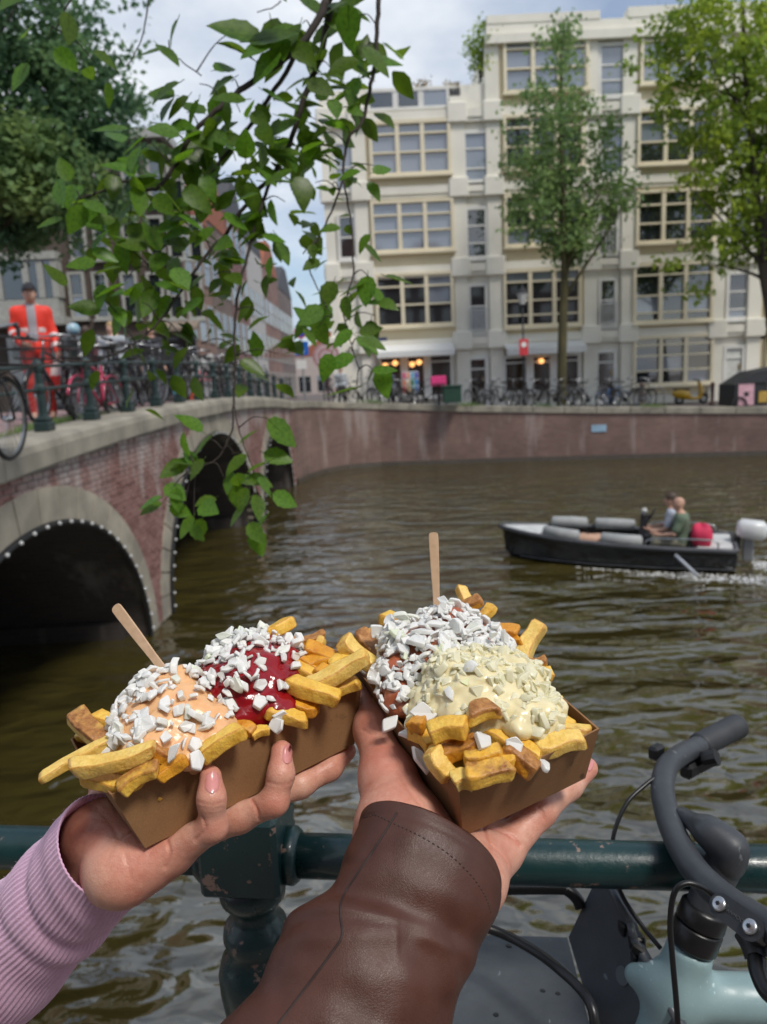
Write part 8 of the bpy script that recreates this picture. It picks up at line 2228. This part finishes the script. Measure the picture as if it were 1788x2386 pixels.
def pdisp(s, th, i):
    rib = math.cos(NR * th + 1.5 * math.sin(s * 9)); rib = 0.5 * rib + 0.5 * math.copysign(abs(rib) ** 0.6, rib)
    fold = 0.050 * math.exp(-((s - 0.10 - 0.03 * math.sin(th * 2)) / 0.045) ** 2) - 0.075 * math.exp(-((s - 0.235 - 0.045 * math.sin(th + 0.8)) / 0.030) ** 2) + 0.045 * math.exp(-((s - 0.32 - 0.05 * math.sin(th + 0.5)) / 0.05) ** 2) - 0.05 * math.exp(-((s - 0.44 + 0.06 * math.sin(th)) / 0.03) ** 2)
    return rib * 0.0115 * (1 if s > 0.012 else 0.5) + fold * (0.75 + 0.35 * math.sin(th * 1.0 + 0.6))
rings, Cn = sleeve_rings(PST, 14, 68 * 6, 0.86, pdisp)
n = len(rings)
inner = []
for i in (2, 1, 0):
    pass
lin = [[c + (p - c) * 0.93 for p in rings[i]] for i, c in ((12, Cn[12]), (6, Cn[6]), (2, Cn[2]))] + [[Cn[0] + (p - Cn[0]) * 0.975 - (Cn[2] - Cn[0]) * 0.25 for p in rings[0]]]
def knit():
    m, nt, b = newmat('pink_knit'); b.inputs['Roughness'].default_value = 0.95; b.inputs['Specular IOR Level'].default_value = 0.2
    b.inputs['Sheen Weight'].default_value = 0.35; b.inputs['Sheen Roughness'].default_value = 0.5
    g = nt.nodes.new('ShaderNodeNewGeometry').outputs['Position']
    n1 = noise_fac(nt, g, 700, 4, 0.7); n2 = noise_fac(nt, g, 60, 3)
    col = mixc(nt, 1.0, ramp(nt, n1, [(0.3, (0.71, 0.40, 0.59)), (0.7, (0.87, 0.56, 0.75))]), ramp(nt, n2, [(0.3, (0.88, 0.88, 0.9)), (0.7, (1, 1, 1))]), 'MULTIPLY')
    nt.links.new(col, b.inputs['Base Color']); bump(nt, b, n1, 0.6, 0.0012)
    return m
KNIT = knit()
MB().loft(rings[:]).build('sleeve', KNIT, friend, True)
MB().loft(lin + [rings[0]]).build('cuff_lining', KNIT, friend, True)
# stray fibres on the wool
mb = MB(); rfz = random.Random(3)
for _ in range(500):
    i = rfz.randrange(0, n - 30); k = rfz.randrange(len(rings[0])); p = rings[i][k]; o = (p - Cn[i]).normalized()
    q = p + o * rfz.uniform(0.0006, 0.0015) + Vector((rfz.gauss(0, .0012), rfz.gauss(0, .0012), rfz.gauss(0, .0012))); mb.tube([p - o * 0.0003, (p + q) / 2 + o * 0.0004, q], 0.00006, 3, False)
tag(mb.build('wool_fuzz', KNIT, friend), kind='stuff')

# ---- the holder's left hand and leather sleeve under the right tray
me_ = thing('person', atd(760, 2300, 0.38), 'person in a brown leather jacket, the arm rising to hold the right tray', 'person')
v1, v2 = A(932, 1950, .458), A(1085, 2050, .456)
tmb = [(A(925, 1935, .455), .0225), (A(905, 1815, .500), .0175), (A(870, 1700, .540), .0120), (A(852, 1615, .572), .0095)]
pi_ = [(A(1168, 1985, .485), .0125), (A(1258, 1890, .505), .0100), (A(1325, 1830, .525), .0090), (A(1368, 1790, .540), .0078)]
ri_ = [(A(1122, 1945, .505), .0130), (A(1215, 1868, .535), .0105), (A(1295, 1800, .560), .0090), (A(1345, 1750, .580), .0078)]
mi_ = [(A(1072, 1905, .525), .0130), (A(1150, 1820, .560), .0105), (A(1230, 1740, .60), .0090), (A(1290, 1690, .62), .0078)]
ii_ = [(A(1015, 1865, .545), .0130), (A(1080, 1770, .590), .0105), (A(1140, 1690, .63), .0090), (A(1190, 1640, .65), .0078)]
def rhand(P_):
    palm = s_cap(P_, v2, pi_[0][0], .0190, .0135)
    for a, b, ra, rb in ((v2, ri_[0][0], .0195, .0145), (v1, mi_[0][0], .020, .0145), (v1, ii_[0][0], .021, .0140), (v1, v2, .0205, .0195), (A(1000, 1960, .480), A(1090, 1985, .485), .021, .0185),
                         (v1, A(925, 2070, .448), .0185, .016), (v2, A(1035, 2130, .445), .0170, .015)):
        palm = smin(palm, s_cap(P_, a, b, ra, rb), 0.014)
    fing = np.minimum(np.minimum(chain(P_, pi_), chain(P_, ri_)), np.minimum(chain(P_, mi_), chain(P_, ii_)))
    d = smin(smin(palm, fing, 0.006), chain(P_, tmb, 0.012), 0.014)
    d = smax(d, -(tray_sdf(1, P_) - 0.0003), 0.0025)
    return smax(d, -(tray_sdf(0, P_) - 0.0003), 0.002)
pts = np.array([v1, v2] + [p for c in (tmb, pi_, ri_, mi_, ii_) for p, r in c] + [A(925, 2070, .448), A(1035, 2130, .445)])
RL = [([(1132, 1925), (1165, 1935), (1195, 1950), (1212, 1970)], 0.0017, 0.0013, 0.63), ([(1128, 1928), (1140, 1960), (1170, 1990), (1185, 2015)], 0.0013, 0.0012, 0.49), ([(1085, 1965), (1110, 1985), (1125, 2010)], 0.0008, 0.001, 0.28), ([(1100, 1955), (1128, 1975), (1150, 2000)], 0.0008, 0.001, 0.28),
      ([(930, 1800), (960, 1850), (1010, 1905), (1050, 1935)], 0.0009, 0.0013, 0.42), ([(845, 1700), (870, 1712), (895, 1708)], 0.0006, 0.001, 0.28), ([(1255, 1880), (1265, 1895), (1268, 1908)], 0.0011, 0.001, 0.42)]
RFL = [(A(905, 1760, .49), .028, .45), (A(870, 1690, .525), .02, .35), (A(960, 1850, .46), .03, .3), (A(1230, 1905, .495), .016, .3), (A(1368, 1790, .535), .012, .5), (A(1160, 1960, .475), .02, .25)]
h2, RV, RF_ = hand(me_, rhand, pts.min(0) - 0.03, pts.max(0) + 0.03, 0.0012, RL, RFL)
nail(h2, 1377, 1784, 0.35, -1, 12, 26, RV, RF_, .535)
LST = [((850, 1884), (1152, 2082), .440), ((838, 1928), (1153, 2118), .432), ((800, 1995), (1140, 2158), .424), ((772, 2066), (1118, 2205), .416), ((716, 2098), (1098, 2248), .410), ((662, 2150), (1080, 2292), .403), ((628, 2222), (1064, 2345), .396), ((596, 2306), (1046, 2410), .388), ((515, 2380), (1018, 2480), .380), ((420, 2480), (975, 2590), .370), ((310, 2620), (890, 2760), .355), ((200, 2780), (790, 2960), .34)]
def ldisp(s, th, i):
    a = 0.030 * math.sin(s * 34 + 2.0 * math.sin(th + 0.5)) * math.exp(-((s - 0.36) / 0.16) ** 2) * (0.6 + 0.6 * math.cos(th - 2.2))
    a += 0.020 * math.sin(s * 21 - 2 * th) * (0.5 + 0.5 * math.sin(th * 2 + 0.4)) * smooth(s * 5)
    a += -0.045 * math.exp(-((s - 0.395 - 0.07 * (th - 2.0)) / 0.028) ** 2) * math.exp(-((th - 2.3) / 0.8) ** 2)
    a += 0.030 * math.exp(-((s - 0.455 - 0.07 * (th - 2.0)) / 0.030) ** 2) * math.exp(-((th - 2.3) / 0.9) ** 2)
    a += 0.022 * math.exp(-((th - 1.35 + (s - 0.5) * 1.2) / 0.20) ** 2) * smooth((s - 0.34) * 6) - 0.024 * math.exp(-((th - 1.00 + (s - 0.5) * 1.2) / 0.16) ** 2) * smooth((s - 0.34) * 6)
    a -= 0.010 * math.exp(-((s - 0.058) / 0.006) ** 2) - 0.006 * math.exp(-((s - 0.02) / 0.02) ** 2)
    return a
rings, Cn = sleeve_rings(LST, 16, 240, 0.74, ldisp)
V = np.array([tuple(p) for r in rings for p in r], np.float32); ns = 240; nr = len(rings)
F = np.array([(i * ns + k, i * ns + (k + 1) % ns, (i + 1) * ns + (k + 1) % ns, (i + 1) * ns + k) for i in range(nr - 1) for k in range(ns)], np.int64)
N = vnormals(V, F)
cen = np.repeat(np.array([tuple(c) for c in Cn], np.float32), ns, 0)
if ((V - cen) * N).sum() < 0: F = F[:, ::-1]; N = -N
o3 = Vector((7, 1, 3))
amp = np.array([mnoise.noise(Vector(v) * 30 + o3) * 0.0016 + mnoise.noise(Vector(v) * 75 + o3) * 0.0006 for v in V], np.float32)
V = V + N * amp[:, None]
SEAM = [([(925, 1893), (912, 1915), (868, 1985), (830, 2040), (797, 2095), (794, 2135), (797, 2180), (776, 2216), (725, 2285), (650, 2384), (600, 2450)], 0.0030, 0.0026, 0.0), ([(912, 1914), (870, 1898), (842, 1905)], 0.0005, 0.0012, 0.0),
        ([(915, 1918), (975, 1945), (1040, 1985), (1095, 2035), (1130, 2085), (1146, 2130)], 0.0006, 0.0013, 0.0), ([(797, 2185), (850, 2210), (885, 2260), (915, 2330), (930, 2420)], 0.0022, 0.0075, 0.0), ([(690, 2125), (740, 2150), (790, 2178)], 0.0016, 0.005, 0.0), ([(655, 2200), (715, 2190), (760, 2196)], 0.0012, 0.003, 0),
        ([(815, 2080), (870, 2120), (940, 2135), (1010, 2125)], 0.0018, 0.009, 0), ([(830, 2140), (900, 2190), (960, 2260), (1000, 2340)], -0.0026, 0.010, 0), ([(880, 2035), (950, 2080), (1020, 2100), (1080, 2110)], -0.0016, 0.008, 0), ([(960, 2190), (1010, 2260), (1040, 2340)], 0.0022, 0.008, 0),
        ([(700, 2150), (735, 2175), (775, 2190)], -0.0020, 0.006, 0), ([(640, 2260), (690, 2240), (740, 2240)], 0.0014, 0.006, 0), ([(760, 2300), (830, 2330), (900, 2390)], 0.0018, 0.008, 0), ([(1060, 2180), (1080, 2230), (1085, 2260)], 0.0016, 0.006, 0), ([(700, 2340), (760, 2370), (800, 2420)], -0.0018, 0.007, 0), ([(800, 2010), (835, 2005), (860, 1985)], 0.0010, 0.004, 0)]
V, _ = groove(V, N, F, SEAM, None)
def leather():
    m, nt, b = newmat('brown_leather'); b.inputs['Roughness'].default_value = 0.48; b.inputs['Specular IOR Level'].default_value = 0.42
    g = nt.nodes.new('ShaderNodeNewGeometry').outputs['Position']
    n1 = noise_fac(nt, g, 26, 5, 0.6)
    nt.links.new(ramp(nt, n1, [(0.3, (0.055, 0.018, 0.011)), (0.7, (0.086, 0.031, 0.019))]), b.inputs['Base Color'])
    nt.links.new(ramp(nt, noise_fac(nt, g, 60, 4), [(0.3, (0.40, 0.40, 0.40)), (0.7, (0.54, 0.54, 0.54))]), b.inputs['Roughness'])
    v = node(nt, 'ShaderNodeTexVoronoi', Scale=1000.0); v.feature = 'DISTANCE_TO_EDGE'; nt.links.new(g, v.inputs['Vector'])
    cl_ = ramp(nt, v.outputs['Distance'], [(0.0, (0, 0, 0)), (0.25, (1, 1, 1))])
    b1 = bump(nt, b, cl_, 0.20, 0.0004)
    bump(nt, b, noise_fac(nt, g, 120, 5, 0.6, 0.5), 0.16, 0.0012, b1)
    return m
LEATH = leather()
me = np_mesh('sleeve', V - np.array(root_loc(me_), np.float32), F)
sl = link_mesh('sleeve', me, LEATH, me_, True)
r0 = [Vector(v) for v in V[:ns]]; c0, c1 = Cn[0], Cn[3]
ad = (Cn[0] - Cn[2]).normalized()
lin = [r0, [c0 + (p - c0) * 0.985 + ad * 0.0012 for p in r0], [c0 + (p - c0) * 0.955 + ad * 0.0006 for p in r0], [c0 + (p - c0) * 0.93 - ad * 0.004 for p in r0], [c0 + (p - c0) * 0.80 - ad * 0.012 for p in r0]]
MB().loft(lin).build('cuff_edge', LEATH, me_, True)
bvh = BVHTree.FromPolygons([Vector(v) for v in V], [tuple(q) for q in F]); mb = MB()
for line, cnt in (([(918, 1919), (975, 1946), (1040, 1986), (1095, 2036), (1130, 2086), (1146, 2130)], 30), ([(908, 1914), (875, 1900), (845, 1906)], 9)):
    cp_ = catmull([(x, y, 0) for x, y in line], 24); tot = len(cp_) - 1
    for k in range(cnt):
        q = []
        for u in (k / cnt, (k + 0.35) / cnt, (k + 0.7) / cnt):
            c = cp_[min(tot, int(u * tot))]; h = bvh.ray_cast(CAM, ray(c.x, c.y).normalized())
            if h[0] is not None: q.append(h[0] + h[1] * (0.0002 if len(q) == 1 else -0.0003))
        if len(q) == 3: mb.tube(q, 0.00042, 5)
sm_ = []
for c in catmull([(x, y, 0) for x, y in SEAM[0][0]], 8):
    h = bvh.ray_cast(CAM, ray(c.x, c.y).normalized())
    if h[0] is not None: sm_.append(h[0] - h[1] * 0.0003)
MB().tube(sm_, 0.0008, 6).build('seam', M('seam_dark', (0.025, 0.010, 0.007), rough=0.7), me_)
mb.build('stitching', M('thread_brown', (0.035, 0.015, 0.011), rough=0.7), me_)
